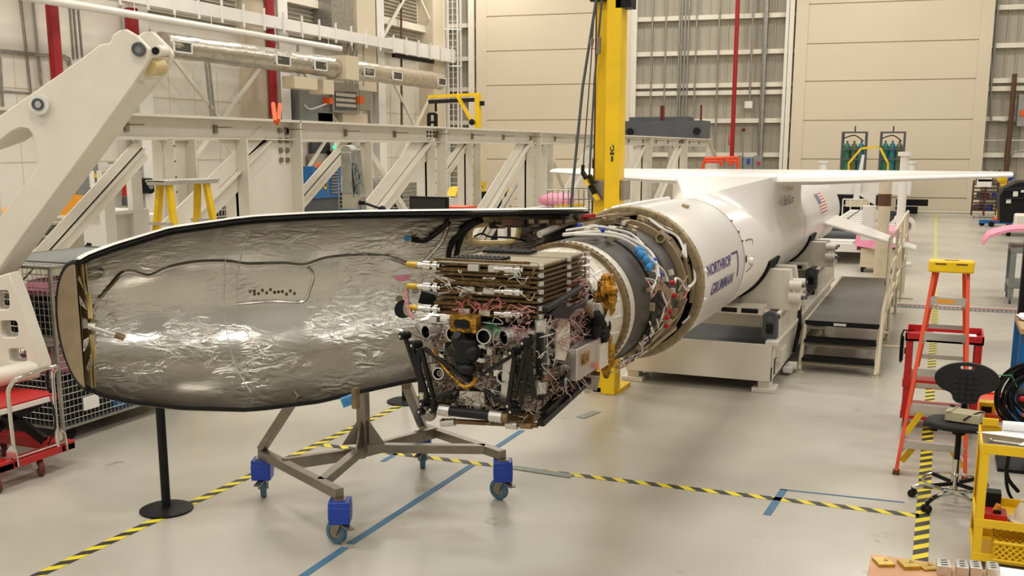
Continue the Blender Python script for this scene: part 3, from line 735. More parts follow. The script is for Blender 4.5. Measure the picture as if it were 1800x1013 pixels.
# open fairing-separation struts at the top
mb = MB(); mb.bar(cy(-.05, 96, .6), cy(-.9, 118, .62), .04, .02); mb.bar(cy(-.1, 110, .6), cy(-.6, 92, .58), .03, .02); mb.bar(cy(-.05, 84, .6), cy(-.5, 92, .6), .04, .02); explode('release_strut', mb, 'bracket_tan', rk)
mb = MB(); mb.tube(cy(-.62, 112, .64), cy(-1.1, 128, .62), .028); build('actuator', mb, 'bus_white', rk); mb = MB(); mb.bar(cy(-.52, 103, .62), cy(-.62, 112, .64), .06, .03); mb.bar(cy(-.5, 110, .62), cy(-.7, 104, .63), .04, .02); explode('red_safety_tag', mb, 'red', rk)
# clips and details on the skin
for a in (10.5, -10.7, 112):
    mb = MB(); mb.box(cy(.09, a, RR + .012), (.025, .05, .025), Euler((0, -R(a), 0)).to_matrix()); mb.ball(cy(.13, a, RR + .015), .02); build('skin_fitting', mb, 'white_paint', rk)
mb = MB(); mb.box(cy(1.12, 70, RR + .012), (.025, .1, .05), Euler((0, -R(70), 0)).to_matrix()); build('skin_fitting', mb, 'tan_metal', rk)
mb = MB()
for o, a in ((2.05, 41), (2.05, 29), (2.04, 20)): mb.box(cy(o, a, RR + .004), (.008, .04, .02), Euler((0, -R(a), 0)).to_matrix())
explode('red_marker', mb, 'red', rk)
mb = MB()
for a in (2, 4): mb.box(cy(2.08, a, RR + .004), (.008, .05, .05), Euler((0, -R(a), 0)).to_matrix())
explode('red_marker', mb, 'maroon', rk)
# raised cable tray along the top
mb = MB(); mb.rbox((0, 0, 0), (.15, 1.55, .05), .02); mb.move(Matrix.Translation(cy(.95, 103, RR + .01)) @ Euler((0, -R(13), 0)).to_matrix().to_4x4()); build('cable_tray', mb, 'rocket_white', rk, bevel=.015)
# hatch outline
mb = MB(); mb.path([cy(2.2, 19, RR), cy(2.5, 18.5, RR), cy(2.56, 15, RR), cy(2.52, -2, RR), cy(2.42, -8, RR), cy(2.15, -9.6, RR)], .005, seg=5, smooth=5); mb.bar(cy(2.2, 19.3, RR), cy(2.45, 19.1, RR), .02, .006)
build('hatch_outline', mb, 'seam', rk); mb = MB(); mb.tube(cy(2.3, -1, RR), cy(2.3, -1, RR + .04), .04); build('port_cap', mb, 'white_paint', rk)
# lettering wraps the skin
def onskin(o0, o1, a0, a1, r=RR + .004, sl=0.0): return lambda u, v: cy(o0 + (o1 - o0) * u + sl * v, a0 + (a1 - a0) * v, r)
mb = MB(); text_mesh(mb, 'NORTHROP', 1, onskin(.26, 1.3, 5.2, 13.8), bold=.022); text_mesh(mb, 'GRUMMAN', 1, onskin(.42, 1.42, -11.6, -2.4, sl=.03), bold=.022)
build('company_lettering', mb, 'logo_blue', rk)
mb = MB()
def skinstrip(o0, o1, a0, a1, n=8):
    for k in range(n):
        b0 = a0 + (a1 - a0) * k / n; b1 = a0 + (a1 - a0) * (k + 1) / n
        mb.quad(cy(o0, b0, RR + .0015), cy(o1, b0, RR + .0015), cy(o1, b1, RR + .0015), cy(o0, b1, RR + .0015))
skinstrip(1.36, 1.68, 12.4, 14.4, 2); skinstrip(1.62, 1.68, -9, 14.4)
for k in range(1): pass
build('company_logo_bracket', mb, 'logo_blue', rk)
mb = MB()
for k in range(13):
    a1 = 39.5 - k * 2.35; a0 = a1 - 2.35
    mb.quad(cy(8.95, a0, RR + .0015), cy(9.95, a0, RR + .0015), cy(9.95, a1, RR + .0015), cy(8.95, a1, RR + .0015), m=k % 2)
for k in range(7):
    a1 = 39.5 - k * 2.35; a0 = a1 - 2.35; mb.quad(cy(8.95, a0, RR + .003), cy(9.36, a0, RR + .003), cy(9.36, a1, RR + .003), cy(8.95, a1, RR + .003), m=2)
for i in range(9):
    for j in range(6 - i % 2):
        p = (8.975 + j * .068 + (i % 2) * .034, 38.4 - i * 1.72)
        mb.quad(cy(p[0], p[1] - .35, RR + .004), cy(p[0] + .025, p[1] - .35, RR + .004), cy(p[0] + .025, p[1] + .35, RR + .004), cy(p[0], p[1] + .35, RR + .004), m=1)
build('national_flag', mb, ['flag_red', 'sign_white', 'flag_blue'], rk)
# wing, its root fillet and the fin
S, T = 3.27, 6.8
def wing_side(s):
    secs = []
    for t in (0, .18, .5, .8, 1.0):
        x = .58 + (S - .58) * t if t > 0 else 0.0
        le = 4.0 + (T - 4.0) * (x - .58) / (S - .58) if x > .58 else 4.0
        ch = 2.9 * (1 - t) + .8 * t if x > .0 else 2.9
        te = le + ch; th = .2 * (1 - t) + .075 * t; zt = .83 + .02 * t
        sec = []
        for (f, h) in ((0, -.35), (.012, .0), (.04, .3), (.15, .7), (.4, 1), (.8, .45), (1, .05), (1, -.05), (.7, -.75), (.3, -1), (.08, -.85), (.02, -.62)):
            sec.append(V((AX + s * x, YR + le + f * ch, AZ + zt - .055 + h * th / 2)))
        secs.append(sec)
    mb = MB(); n = len(secs[0])
    mb.add([p for q in secs for p in q], [(i * n + k, i * n + (k + 1) % n, (i + 1) * n + (k + 1) % n, (i + 1) * n + k) for i in range(len(secs) - 1) for k in range(n)] + [tuple(range((len(secs) - 1) * n, len(secs) * n))])
    return mb
for s in (-1, 1): build('wing', wing_side(s), 'rocket_white', rk, ang=50)
# fillet: cross sections from the nose point of the ramp back to the trailing end
secs = []; NS = 40
for i in range(NS + 1):
    t = 2.12 + (6.84 - 2.12) * i / NS
    q = min(1, max(0, (t - 2.12) / (4.0 - 2.12)))
    hw = .02 + .56 * q; zt = RR - .004 + (.81 - RR) * q
    sec = []
    aend = 78 - 62 * min(1, q * 1.2)            # where the side meets the skin
    if q < .05: aend = 80
    e = V((RR * math.cos(R(aend)), RR * math.sin(R(aend))))
    tan = V((math.sin(R(aend)), -math.cos(R(aend)))) * -1
    top = V((hw, zt))
    ctl = e + V((-math.sin(R(aend)), math.cos(R(aend)))) * (.55 * (top - e).length)
    side = [(1 - u) ** 2 * top + 2 * u * (1 - u) * ctl + u * u * e for u in [k / 10 for k in range(11)]]
    right = [V((0, zt))] + side
    sec = [V((AX - p.x, YR + t, AZ + p.y)) for p in reversed(right)] + [V((AX + p.x, YR + t, AZ + p.y)) for p in right[1:]]
    secs.append(sec)
mb = MB(); n = len(secs[0])
mb.add([p for q in secs for p in q], [(i * n + k, i * n + k + 1, (i + 1) * n + k + 1, (i + 1) * n + k) for i in range(NS) for k in range(n - 1)] + [tuple(range(NS * n, NS * n + n))])
build('wing_fillet', mb, 'rocket_white', rk, ang=28)
for s in (1, -1):
    r0 = V((AX + s * .6, YR + 9.4, AZ - .1)); mb = MB()
    mb.prism([r0, r0 + V((s * 1.45, 1.35, -.52)), r0 + V((s * 1.45, 2.0, -.52)), r0 + V((0, 2.1, 0))], (s * .015, 0, .045)); build('tail_fin', mb, 'rocket_white', rk, bevel=.015)
# small markings on the fillet side
mb = MB()
def onfil(o0, o1, z0, z1, dx): return lambda u, v: V((AX + dx(z0 + (z1 - z0) * v), YR + o0 + (o1 - o0) * u, AZ + z0 + (z1 - z0) * v))
def dxf(z): return .58 - .0 * z
mb = MB(); text_mesh(mb, 'Farewell', 1, lambda u, v: V((AX + .598 + .0 * v, YR + 5.1 + .55 * u, AZ + .60 + .07 * v)))
build('red_inscription', mb, 'ink_red', rk)
mb = MB(); text_mesh(mb, 'Stu Gunn', 1, lambda u, v: V((AX + .60, YR + 4.8 + .95 * u, AZ + .43 + .12 * v)), shear=.3, bold=.01)
build('dark_inscription', mb, 'ink', rk)

# ================================================================== CRADLE BASE UNDER THE ROCKET
ct = thing('rocket_cradle', 'cream steel cradle base with two saddles under the rocket', 'rocket cradle', (-2.5, 11.7, 0))
XA, XB = -3.4, -1.68
mb = MB(); mb.mm((XA, 11.7, .13), (XB, 11.74, .56)); mb.mm((XB - .05, 11.7, .13), (XB, 18.2, .56)); mb.mm((XA, 11.7, .13), (XA + .05, 18.2, .56)); mb.mm((XA, 18.16, .13), (XB, 18.2, .56))
mb.mm((XB - .08, 11.7, .55), (XB + .06, 18.2, .6)); build('base_frame', mb, 'cream_steel', ct, bevel=.006)
mb = MB(); mb.mm((XA + .05, 11.75, .38), (XB - .05, 18.1, .42)); build('deck_pan', mb, 'gray_dark', ct)
for x in (XB - .08, XA + .08):
    for y in (11.85, 18.0):
        mb = MB(); mb.mm((x - .13, y - .16, 0), (x + .13, y + .16, .05)); mb.mm((x - .07, y - .1, .05), (x + .07, y + .1, .14)); build('foot', mb, 'cream_steel', ct, bevel=.005)
mb = MB(); mb.mm((XB, 12.05, .3), (XB + .07, 12.4, .45)); build('side_box', mb, 'cream_steel', ct, bevel=.005)
mb = MB(); mb.mm((XB + .0, 11.69, .14), (XB + .012, 11.7, .3)); mb.path([(XB + .01, 11.9, .18), (XB + .01, 11.9, .36), (XB + .012, 12.0, .36)], .007); build('edge_strip', mb, 'black', ct)
mb = MB(); mb.tube((XB + .04, 12.9, .1), (XB + .14, 12.9, .1), .05); mb.mm((XB, 12.7, .04), (XB + .1, 13.1, .1)); build('tow_fitting', mb, 'white_paint', ct)
mb = MB(); mb.path([(XB + .05, 13.6, .75), (XB + .08, 13.5, .5), (XB + .05, 13.3, .2)], .03); build('brace_strut', mb, 'black', ct)
def saddle(y0, zoff):
    mb = MB(); mb.mm((XA + .1, y0 + .3, .68 + zoff), (XB - .12, y0 + .55, .86 + zoff)); mb.mm((XA + .1, y0 + .27, .84 + zoff), (XB - .12, y0 + .6, .88 + zoff)); build('cross_beam', mb, 'cream_steel', ct, bevel=.006)
    # side rails with dark wear strip and black end block
    for sx in (XB - .06, XA + .06):
        mb = MB(); mb.mm((sx - .1, y0 + .1, .6), (sx - .05, y0 + 2.5, .9 + zoff)); mb.mm((sx + .05, y0 + .1, .6), (sx + .1, y0 + 2.5, .9 + zoff)); mb.mm((sx - .1, y0 + .1, .82 + zoff), (sx + .1, y0 + 2.5, .88 + zoff)); r_ = build('slide_rail', mb, 'cream_steel', ct, bevel=.005)
        mb = MB(); mb.mm((sx - .035, y0 + .15, .88 + zoff), (sx + .035, y0 + 2.45, .895 + zoff)); build('wear_strip', mb, 'rust_brown', r_)
    mb = MB(); mb.rbox((0, 0, 0), (.17, .36, .09), .08); mb.move(Matrix.Translation((XB - .06, y0 + .06, .74 + zoff)) @ Euler((R(90), 0, 0)).to_matrix().to_4x4()); mb.tube((XB - .06, y0 + .0, .83 + zoff), (XB - .06, y0 - .03, .83 + zoff), .035); eb = build('end_block', mb, 'gray_dark', ct, bevel=.006)
    mb = MB(); mb.rbox((XB - .06, y0 - .0, .72 + zoff), (.08, .04, .1), .02); build('end_socket', mb, 'black', eb)
    # saddle arms
    for s in (1, -1):
        arc = [V((AX + s * (RR + .03) * math.cos(R(a)), 0, AZ + (RR + .03) * math.sin(R(a)))) for a in range(-62, -17, 5)]
        out = [V((AX + s * .86, 0, arc[-1].z - .0)), V((AX + s * .9, 0, 1.12 + zoff)), V((AX + s * .98, 0, .98 + zoff)), V((AX + s * .98, 0, .9 + zoff)), V((AX + s * .25, 0, .9 + zoff))]
        for yy in (y0 + .35, y0 + .8):
            mb = MB(); mb.prism([p + V((0, yy, 0)) for p in arc + out], (0, .1, 0)); build('saddle_arm', mb, 'cream_steel', ct, bevel=.008)
        mb = MB()
        arc2 = [V((AX + s * (RR + .002) * math.cos(R(a)), 0, AZ + (RR + .002) * math.sin(R(a)))) for a in range(-66, -12, 4)]; arc3 = [V((AX + s * (RR + .03) * math.cos(R(a)), 0, AZ + (RR + .03) * math.sin(R(a)))) for a in range(-66, -12, 4)]
        mb.prism([p + V((0, y0 + .25, 0)) for p in arc2 + arc3[::-1]], (0, .75, 0)); build('saddle_pad', mb, 'black_rubber', ct)
    for (dz, dy, r) in ((1.2, .3, .055), (1.06, .3, .065), (1.2, .62, .05), (1.02, .62, .05)):
        mb = MB(); mb.tube((AX + .86, y0 + dy, dz + zoff), (AX + 1.0, y0 + dy, dz + zoff), r); mb.tube((AX + 1.0, y0 + dy, dz + zoff), (AX + 1.03, y0 + dy, dz + zoff), r * .4, m=1); build('adjuster', mb, ['cream_steel', 'gray_dark'], ct)
    mb = MB(); mb.mm((AX + .1, y0 - .05, .88 + zoff), (AX + .62, y0 + .28, .97 + zoff)); mb.mm((AX + .15, y0 - .06, .9 + zoff), (AX + .33, y0 - .04, .95 + zoff), m=1); mb.mm((AX + .38, y0 - .06, .9 + zoff), (AX + .57, y0 - .04, .95 + zoff), m=1); build('valve_box', mb, ['cream_steel', 'black'], ct)
saddle(11.85, 0.0); saddle(15.75, .1)

# ================================================================== WORK PLATFORM
pf = thing('work_platform', 'tan work platform with black steps and a high guard rail', 'platform', (-1.06, 13.4, 0))
x0, x1, zt = -1.52, -.62, .6
mb = MB(); mb.mm((x0, 13.4, zt - .05), (x1, 18.4, zt)); build('deck', mb, 'deck_tread', pf)
mb = MB(); mb.mm((x0 + .0, 13.38, zt - .06), (x1, 13.42, zt + .003)); build('nosing', mb, 'black', pf)
mb = MB(); mb.mm((-1.17, 13.37, zt - .045), (-1.02, 13.38, zt - .015)); build('maker_plate', mb, 'sign_white', pf)
for z, y in ((.39, 13.22), (.18, 13.04)):
    mb = MB(); mb.mm((x0 + .02, y - .02, z - .04), (x1 - .02, y + .24, z)); build('step_tread', mb, 'black', pf)
mb = MB()
for x in (x0, x1):
    mb.path([(x, 13.0, .03), (x, 13.42, zt - .02), (x, 18.4, zt - .02)], .025)
    mb.tube((x, 18.4, 0.02), (x, 18.4, zt), .025); mb.tube((x, 15.8, .02), (x, 15.8, zt), .025); mb.tube((x, 13.45, zt - .1), (x, 15.8, .1), .02)
for y in (13.5, 15.8, 18.4): mb.tube((x0, y, .28), (x1, y, .28), .018)
for z in (.3, .1): mb.tube((x0, 13.3 if z > .2 else 13.1, z), (x1, 13.3 if z > .2 else 13.1, z), .015)
build('underframe', mb, 'rail_tan', pf)
for x, y in ((x0, 13.0), (x1, 13.0), (x0, 18.4), (x1, 18.4), (x0, 15.8), (x1, 15.8)):
    mb = MB(); mb.tube((x, y, 0), (x, y, .02), .05); build('foot', mb, 'rail_tan', pf)
xr = x1 + .02; mb = MB()
mb.path([(xr, 13.02, .05), (xr, 13.5, .75), (xr, 14.25, .9), (xr, 14.3, 1.5), (xr, 14.45, 1.6), (xr, 20.9, 1.6), (xr, 21.05, 1.5), (xr, 21.05, .02)], .026, smooth=0)
mb.path([(xr, 14.3, 1.15), (xr, 21.05, 1.15)], .022); mb.path([(xr, 14.3, .75), (xr, 21.05, .75)], .022)
for y in (14.3, 16.6, 18.4, 19.8): mb.tube((xr, y, .4 if y < 18.5 else .02), (xr, y, 1.6), .024)
mb.path([(xr, 13.5, .5), (xr, 14.3, .62), (xr, 16.6, 1.15)], .018)
build('guard_rail', mb, 'rail_tan', pf)
mb = MB(); mb.tube((xr, 13.6, .3), (xr + .3, 13.6, .3), .015); mb.tube((xr + .3, 13.6, .3), (xr + .3, 13.6, .22), .02, m=1); mb.tube((xr, 18.2, .3), (xr + .25, 18.2, .3), .015); mb.tube((xr - .12, 17.2, .66), (xr - .12, 17.35, .66), .05, m=1)
explode('outrigger', mb, ['rail_tan', 'black_rubber'], pf)

# ================================================================== TRAILER AND TOW VEHICLE BEHIND THE ROCKET
tr = thing('flat_trailer', 'white flatbed trailer with big black tyres behind the wing', 'trailer', (-2.3, 26, 0))
mb = MB(); mb.mm((-3.3, 26.2, .3), (-1.62, 42, .46)); build('deck', mb, 'white_paint', tr, bevel=.01)
mb = MB(); mb.mm((-3.3, 26.1, .3), (-1.62, 26.22, .5)); 
for x in (-2.95, -2.0): mb.mm((x, 26.2, .46), (x + .05, 42, .475), m=1)
for k in range(14): mb.mm((-3.2, 27 + k, .46), (-1.7, 27.04 + k, .468), m=1)
mb.mm((-1.85, 26.09, .36), (-1.72, 26.1, .46), m=2); build('deck_edge', mb, ['white_paint', 'gray_dark', 'maroon'], tr)
mb = MB(); mb.prism([(-1.6, 27.5, .5), (-1.1, 27.5, 1.05), (-1.05, 27.5, 1.05), (-1.05, 27.5, .95), (-1.5, 27.5, .45)], (0, 6, 0)); build('mudguard', mb, 'white_paint', tr)
for y in (28.2, 30.6):
    mb = MB(); mb.lathe([(.2, -.2), (.45, -.2), (.52, -.14), (.54, 0), (.52, .14), (.45, .2), (.2, .2)], (-1.28, y, .54), (1, 0, 0), seg=28); t_ = build('tyre', mb, 'black_rubber', tr)
    mb = MB(); mb.lathe([(0, .15), (.2, .15), (.25, .2), (.25, -.2), (0, -.2)], (-1.28, y, .54), (1, 0, 0), seg=20); build('wheel_hub', mb, 'gray_dark', t_)
    mb = MB(); mb.lathe([(.2, -.2), (.45, -.2), (.52, -.14), (.54, 0), (.52, .14), (.45, .2), (.2, .2)], (-3.55, y, .54), (1, 0, 0), seg=28); build('tyre', mb, 'black_rubber', tr)
mb = MB(); mb.tube((-3.55, 28.2, .54), (-1.28, 28.2, .54), .1); mb.tube((-3.55, 30.6, .54), (-1.28, 30.6, .54), .1); explode('axle', mb, 'gray_dark', tr)
tv = thing('tow_vehicle', 'white and black vehicle with a small railed step parked before the hangar door', 'vehicle', (-3.2, 44, 0))
mb = MB(); mb.mm((-4.8, 43.6, .95), (-1.2, 47, 1.6)); build('body', mb, 'white_paint', tv, bevel=.04)
mb = MB(); mb.mm((-4.2, 43.55, .2), (-2.2, 46.8, .95)); build('engine_bay', mb, 'black', tv)
mb = MB(); mb.mm((-3.6, 43.2, .5), (-2.75, 43.55, .75)); build('step_plate', mb, 'wall_tan', tv)
mb = MB()
for x in (-3.7, -3.4, -3.0, -2.7): mb.tube((x, 43.2, .0), (x, 43.2, .8), .025)
mb.tube((-3.7, 43.2, .8), (-2.7, 43.2, .8), .025); mb.tube((-3.7, 43.2, .55), (-2.7, 43.2, .55), .02); build('step_rail', mb, 'white_paint', tv)
mb = MB(); mb.prism([(-3.34, 43.3, .75), (-3.1, 43.3, .75), (-3.0, 43.3, 2.55), (-3.1, 43.3, 2.55)], (0, .12, 0)); build('mast', mb, 'white_paint', tv)
for x in (-3.9, -2.4):
    mb = MB(); mb.tube((x - .12, 44.2, .32), (x + .12, 44.2, .32), .32, seg=20); build('wheel', mb, 'black_rubber', tv)
for x in (-4.66, -1.27):
    mb = MB(); mb.tube((x, 44.5, 1.6), (x, 44.5, 2.2), .18); mb.tube((x, 44.5, 2.2), (x, 44.5, 2.28), .24); build('beacon_post', mb, 'white_paint', tv)
mb = MB()
mb.bar(at(1492, 287, y=43.4), at(1514, 261, y=43.4), .08, .08); mb.bar(at(1514, 261, y=43.4), at(1545, 258, y=43.4), .08, .08); mb.bar(at(1547, 260, y=43.4), at(1561, 287, y=43.4), .08, .08)
for q in ((1492, 287), (1561, 287)): mb.bar(at(*q, y=43.4), V((at(*q, y=43.4).x, 43.7, 1.55)), .08, .08)
explode('yellow_brace', mb, 'yellow', tv)
def bottle_rack(pxa, pxb, lb, cols):
    a = at(pxa, 290, y=44.6); b = at(pxb, 290, y=44.6); xa, xb = a.x, b.x; z0 = 1.62; z1 = at(pxa, 233, y=44.6).z
    t = thing('cylinder_rack', lb, 'gas cylinder rack', ((xa + xb) / 2, 44.6, z0), group=None)
    mb = MB()
    for x in (xa, xb):
        for y in (44.4, 44.9): mb.bar((x, y, z0), (x, y, z1), .07, .07)
    for z in (z0 + .05, z0 + .75, z0 + 1.15, z1): 
        for y in (44.4, 44.9): mb.bar((xa, y, z), (xb, y, z), .06, .06)
    for z in (z0 + .05, z1): 
        for x in (xa, xb): mb.bar((x, 44.4, z), (x, 44.9, z), .06, .06)
    mb.bar((xa, 44.4, z0 + .03), (xb, 44.9, z0 + .03), .06, .06); mb.tube(((xa + xb) / 2, 44.65, z1), ((xa + xb) / 2, 44.65, z1 + .25), .03); mb.bar(((xa + xb) / 2, 44.4, z1), ((xa + xb) / 2, 44.9, z1), .06, .06)
    build('frame', mb, 'gray_dark', t)
    mb = MB(); mb.path([(xa, 44.5, z1 - .25), ((xa + xb) / 2, 44.5, z1 - .12), (xb - .1, 44.5, z1 - .35)], .025, smooth=4); build('manifold_hose', mb, 'black', t)
    for i, c in enumerate(cols):
        x = xa + (xb - xa) * (.2 + .3 * i)
        cb = MB(); cb.lathe([(0, 0), (.14, 0), (.14, 1.15), (.1, 1.28), (.04, 1.33), (.04, 1.42), (0, 1.42)], (x, 44.65, z0 + .06), seg=16)
        solo('gas_cylinder', cb, c, '%s gas cylinder in the %s rack behind the wing' % (['left', 'middle', 'right'][i], 'right-hand' if pxa > 1530 else 'left-hand'), 'gas cylinder', 'gas cylinders in racks')
bottle_rack(1479, 1520, 'left dark rack of gas cylinders above the wing', ['oxygen_green', 'oxygen_olive', 'oxygen_teal'])
bottle_rack(1546, 1587, 'right dark rack of gas cylinders above the wing', ['oxygen_green', 'oxygen_teal', 'oxygen_olive'])
# hydraulic posts by the trailer
p0 = at(1545, 500, z=0)
hp = thing('jack_post', 'thick cream jacking post with a brown band beside the trailer tyre', 'jack', p0)
h = 2.2
mb = MB(); mb.tube((p0.x, p0.y, .04), (p0.x, p0.y, h), .125, seg=20); mb.mm((p0.x - .3, p0.y - .3, 0), (p0.x + .3, p0.y + .3, .05)); build('column', mb, 'rail_tan', hp)
mb = MB(); mb.tube((p0.x, p0.y, 1.62), (p0.x, p0.y, 1.86), .132, seg=20); build('band', mb, 'rust_brown', hp)
mb = MB(); mb.mm((p0.x - .42, p0.y + .05, .9), (p0.x - .16, p0.y + .4, 1.6)); mb.prism([(p0.x - .17, p0.y, 1.62), (p0.x - .55, p0.y, 1.86), (p0.x - .17, p0.y, 1.9)], (0, .05, 0)); build('bracket', mb, 'white_paint', hp)
p1 = V((at(1582, 400, y=26.4).x, 26.4, 0)); hp2 = thing('jack_post', 'slim white jacking post with a round crank gear behind the guard rail', 'jack', p1)
mb = MB(); mb.tube((p1.x, p1.y, .05), (p1.x, p1.y, 2.6), .1, seg=16); mb.tube((p1.x, p1.y, 2.6), (p1.x, p1.y, 2.7), .16, seg=16); mb.mm((p1.x - .3, p1.y - .3, 0), (p1.x + .3, p1.y + .3, .06)); build('column', mb, 'white_paint', hp2)
mb = MB(); mb.tube((p1.x + .15, p1.y - .1, .98), (p1.x + .15, p1.y - .3, .98), .2, seg=18); mb.tube((p1.x + .15, p1.y - .3, .98), (p1.x + .15, p1.y - .34, .98), .11, seg=14, m=1); mb.mm((p1.x - .3, p1.y - .2, .7), (p1.x + .2, p1.y, .98)); build('crank_gear', mb, ['white_paint', 'steel'], hp2)
pc = MB()
pc.add([(-1.75, 24.6, .96), (-1.3, 24.4, .99), (-.85, 24.5, .93), (-.7, 25.2, .98), (-1.1, 25.6, 1.0), (-1.7, 25.4, .95), (-1.8, 24.5, .6), (-1.3, 24.3, .55), (-.8, 24.4, .62), (-.65, 25.3, .6), (-1.1, 25.7, .58), (-1.75, 25.5, .6)],
       [(0, 1, 2, 3, 4, 5), (0, 6, 7, 1), (1, 7, 8, 2), (2, 8, 9, 3), (3, 9, 10, 4), (4, 10, 11, 5), (5, 11, 6, 0)])
pt = thing('draped_cart', 'small cart draped with pink plastic sheet behind the jacking post', 'cart', (-1.2, 25, 0))
build('pink_cover', pc, 'pink', pt)
mb = MB(); mb.mm((-1.65, 24.5, .12), (-.8, 25.4, .55))
for x in (-1.6, -.85):
    for y in (24.6, 25.3): mb.tube((x - .03, y, .06), (x + .03, y, .06), .06, m=1)
build('cart_body', mb, ['wall_tan', 'black'], pt)
bb = MB(); bb.mm((-1.9, 48.0, .35), (1.0 - 1.6, 48.3, .62)); bb.mm((-1.9, 47.9, 0.02), (-1.0, 48.4, .3)); 
solo('rail_bumper', bb, 'black', 'black low bumper rail on the floor before the hangar door', 'bumper')
# ================================================================== SATELLITE
st = thing('satellite', 'satellite covered in wiring mounted on the front of the rocket', 'satellite', (-2.48, 5.4, 1.2))
SY0, SY1, SX0, SX1 = 5.42, 6.35, -2.86, -2.1
Z0, Z1 = 1.22, 1.70
mb = MB(); mb.mm((SX0 + .04, SY0 + .04, Z0), (SX1 - .03, SY1, Z1)); build('bus_body', mb, 'bus_silver', st, bevel=.01)
mb = MB(); mb.mm((SX0 + .0, SY0 - .01, Z1), (SX1 - .02, SY1, Z1 + .02)); mb.mm((SX0, SY0 - .02, Z1 - .05), (SX1 - .06, SY0 + .0, Z1 + .012)); build('top_deck', mb, 'bus_white', st, bevel=.004)
def F(px, py, dy=0.0): return at(px, py, y=SY0 - .02 - dy)
def S_(px, py, dx=0.0): return at(px, py, x=SX1 + dx)
# folded solar array: stacked panels
zb, zt_ = 1.80, 2.085
for k in range(11):
    z = zb + (zt_ - zb) * k / 10.0
    mb = MB(); mb.mm((SX0 + .1, SY0 + .0, z - .007), (SX1 - .0, SY0 + .48, z + .007)); mb.mm((SX0 + .1, SY0 + .48, z - .007), (SX1 + .0, SY0 + .86, z + .007))
    p_ = build('solar_panel', mb, ['panel_edge'], st)
    mb = MB(); mb.mm((SX0 + .12, SY0 + .02, z + .0072), (SX1 - .02, SY0 + .47, z + .009)); mb.mm((SX0 + .12, SY0 + .51, z + .0072), (SX1 - .02, SY0 + .84, z + .009)); build('cell_face', mb, 'panel_face', p_)
mb = MB()
for k in range(11):
    for j in range(4):
        mb.box((SX0 + .16 + k * .03, SY0 + .12 + j * .05, zt_ + .022), (.02, .034, .016), Euler((0, 0, R(30))).to_matrix()); mb.box((SX0 + .16 + k * .03, SY0 + .58 + j * .045, zt_ + .022), (.02, .03, .016), Euler((0, 0, R(30))).to_matrix())
explode('cell_block', mb, 'black_soft', st)
for j in range(3):
    z = zb + .015 + j * .13
    for x, m1 in ((SX0 + .06, 0), (SX1 - .17, 1)):
        mb = MB(); mb.tube((x - .09, SY0 - .03, z), (x + .09, SY0 - .03, z), .016); mb.tube((x - .02, SY0 - .03, z), (x + .03, SY0 - .03, z), .026); mb.tube((x + .05, SY0 - .03, z), (x + .075, SY0 - .03, z), .028)
        if m1 == 0: mb.tube((x - .13, SY0 - .03, z), (x - .06, SY0 - .03, z), .018, m=1)
        build('hinge', mb, ['chrome', 'brass'], st)
    mb = MB(); mb.mm((SX0 + .1, SY0 - .015, z - .03), (SX1 - .05, SY0 + .0, z - .01)); mb.mm((SX0 + .1, SY0 - .02, z + .03), (SX1 - .05, SY0 + .0, z + .045)); build('panel_rail', mb, 'panel_edge', st)
    for k in range(3):
        mb = MB(); xx = SX0 + .27 + k * .13 + j * .03; mb.mm((xx, SY0 - .035, z - .02), (xx + .07, SY0 - .01, z + .015)); build('latch', mb, 'alu', st)
for k in range(7):
    z = zb + (zt_ - zb) * k / 6.0
    for yy in (SY0 + .02, SY0 + .49, SY0 + .85):
        mb = MB(); mb.tube((SX1 + .005, yy, z - .008), (SX1 + .005, yy, z + .018), .02, seg=8); build('edge_hinge', mb, 'alu', st)
mb = MB(); mb.mm((SX0 + .15, SY0 + .1, Z1 + .02), (SX1 - .1, SY0 + .8, zb - .02)); build('array_mount', mb, 'black', st)
# camera baffles on the front face
for (px, py, r, tx, ty) in ((748, 584, .045, 26, -4), (795, 588, .046, 16, -4), (850, 592, .046, 12, -3), (885, 594, .047, 30, -8), (770, 657, .038, 12, -2), (884, 663, .042, 12, -2)):
    c0 = F(px, py, .08); c1 = F(px + tx, py + ty, -.02)
    mb = MB(); mb.pipe(c0, c1, r, r - .008, mi=1); d = (c1 - c0).normalized(); mb.tube(c0 + d * .05, c0 + d * .06, r - .008, m=1)
    for q in (.2, .4, .6): mb.tube(c0.lerp(c1, q), c0.lerp(c1, q + .05), r + .004, seg=20, cap=False)
    b_ = build('camera_baffle', mb, ['alu', 'black'], st)
    if py > 640:
        mb = MB(); mb.pipe(c0 + d * .02, c0 + d * .06, .018, .012, m=0); build('lens', mb, 'steel', b_)
# star tracker frame
c = F(818, 568, .06); mb = MB(); mb.rbox((0, 0, 0), (.17, .1, .07), .012); mb.move(Matrix.Translation(c) @ Euler((R(90), 0, 0)).to_matrix().to_4x4()); g_ = build('gold_instrument', mb, 'gold_foil', st)
mb = MB(); mb.rbox((0, 0, 0), (.1, .05, .02), .024); mb.move(Matrix.Translation(c + V((-.005, -.035, 0))) @ Euler((R(90), 0, 0)).to_matrix().to_4x4()); build('aperture', mb, 'black', g_)
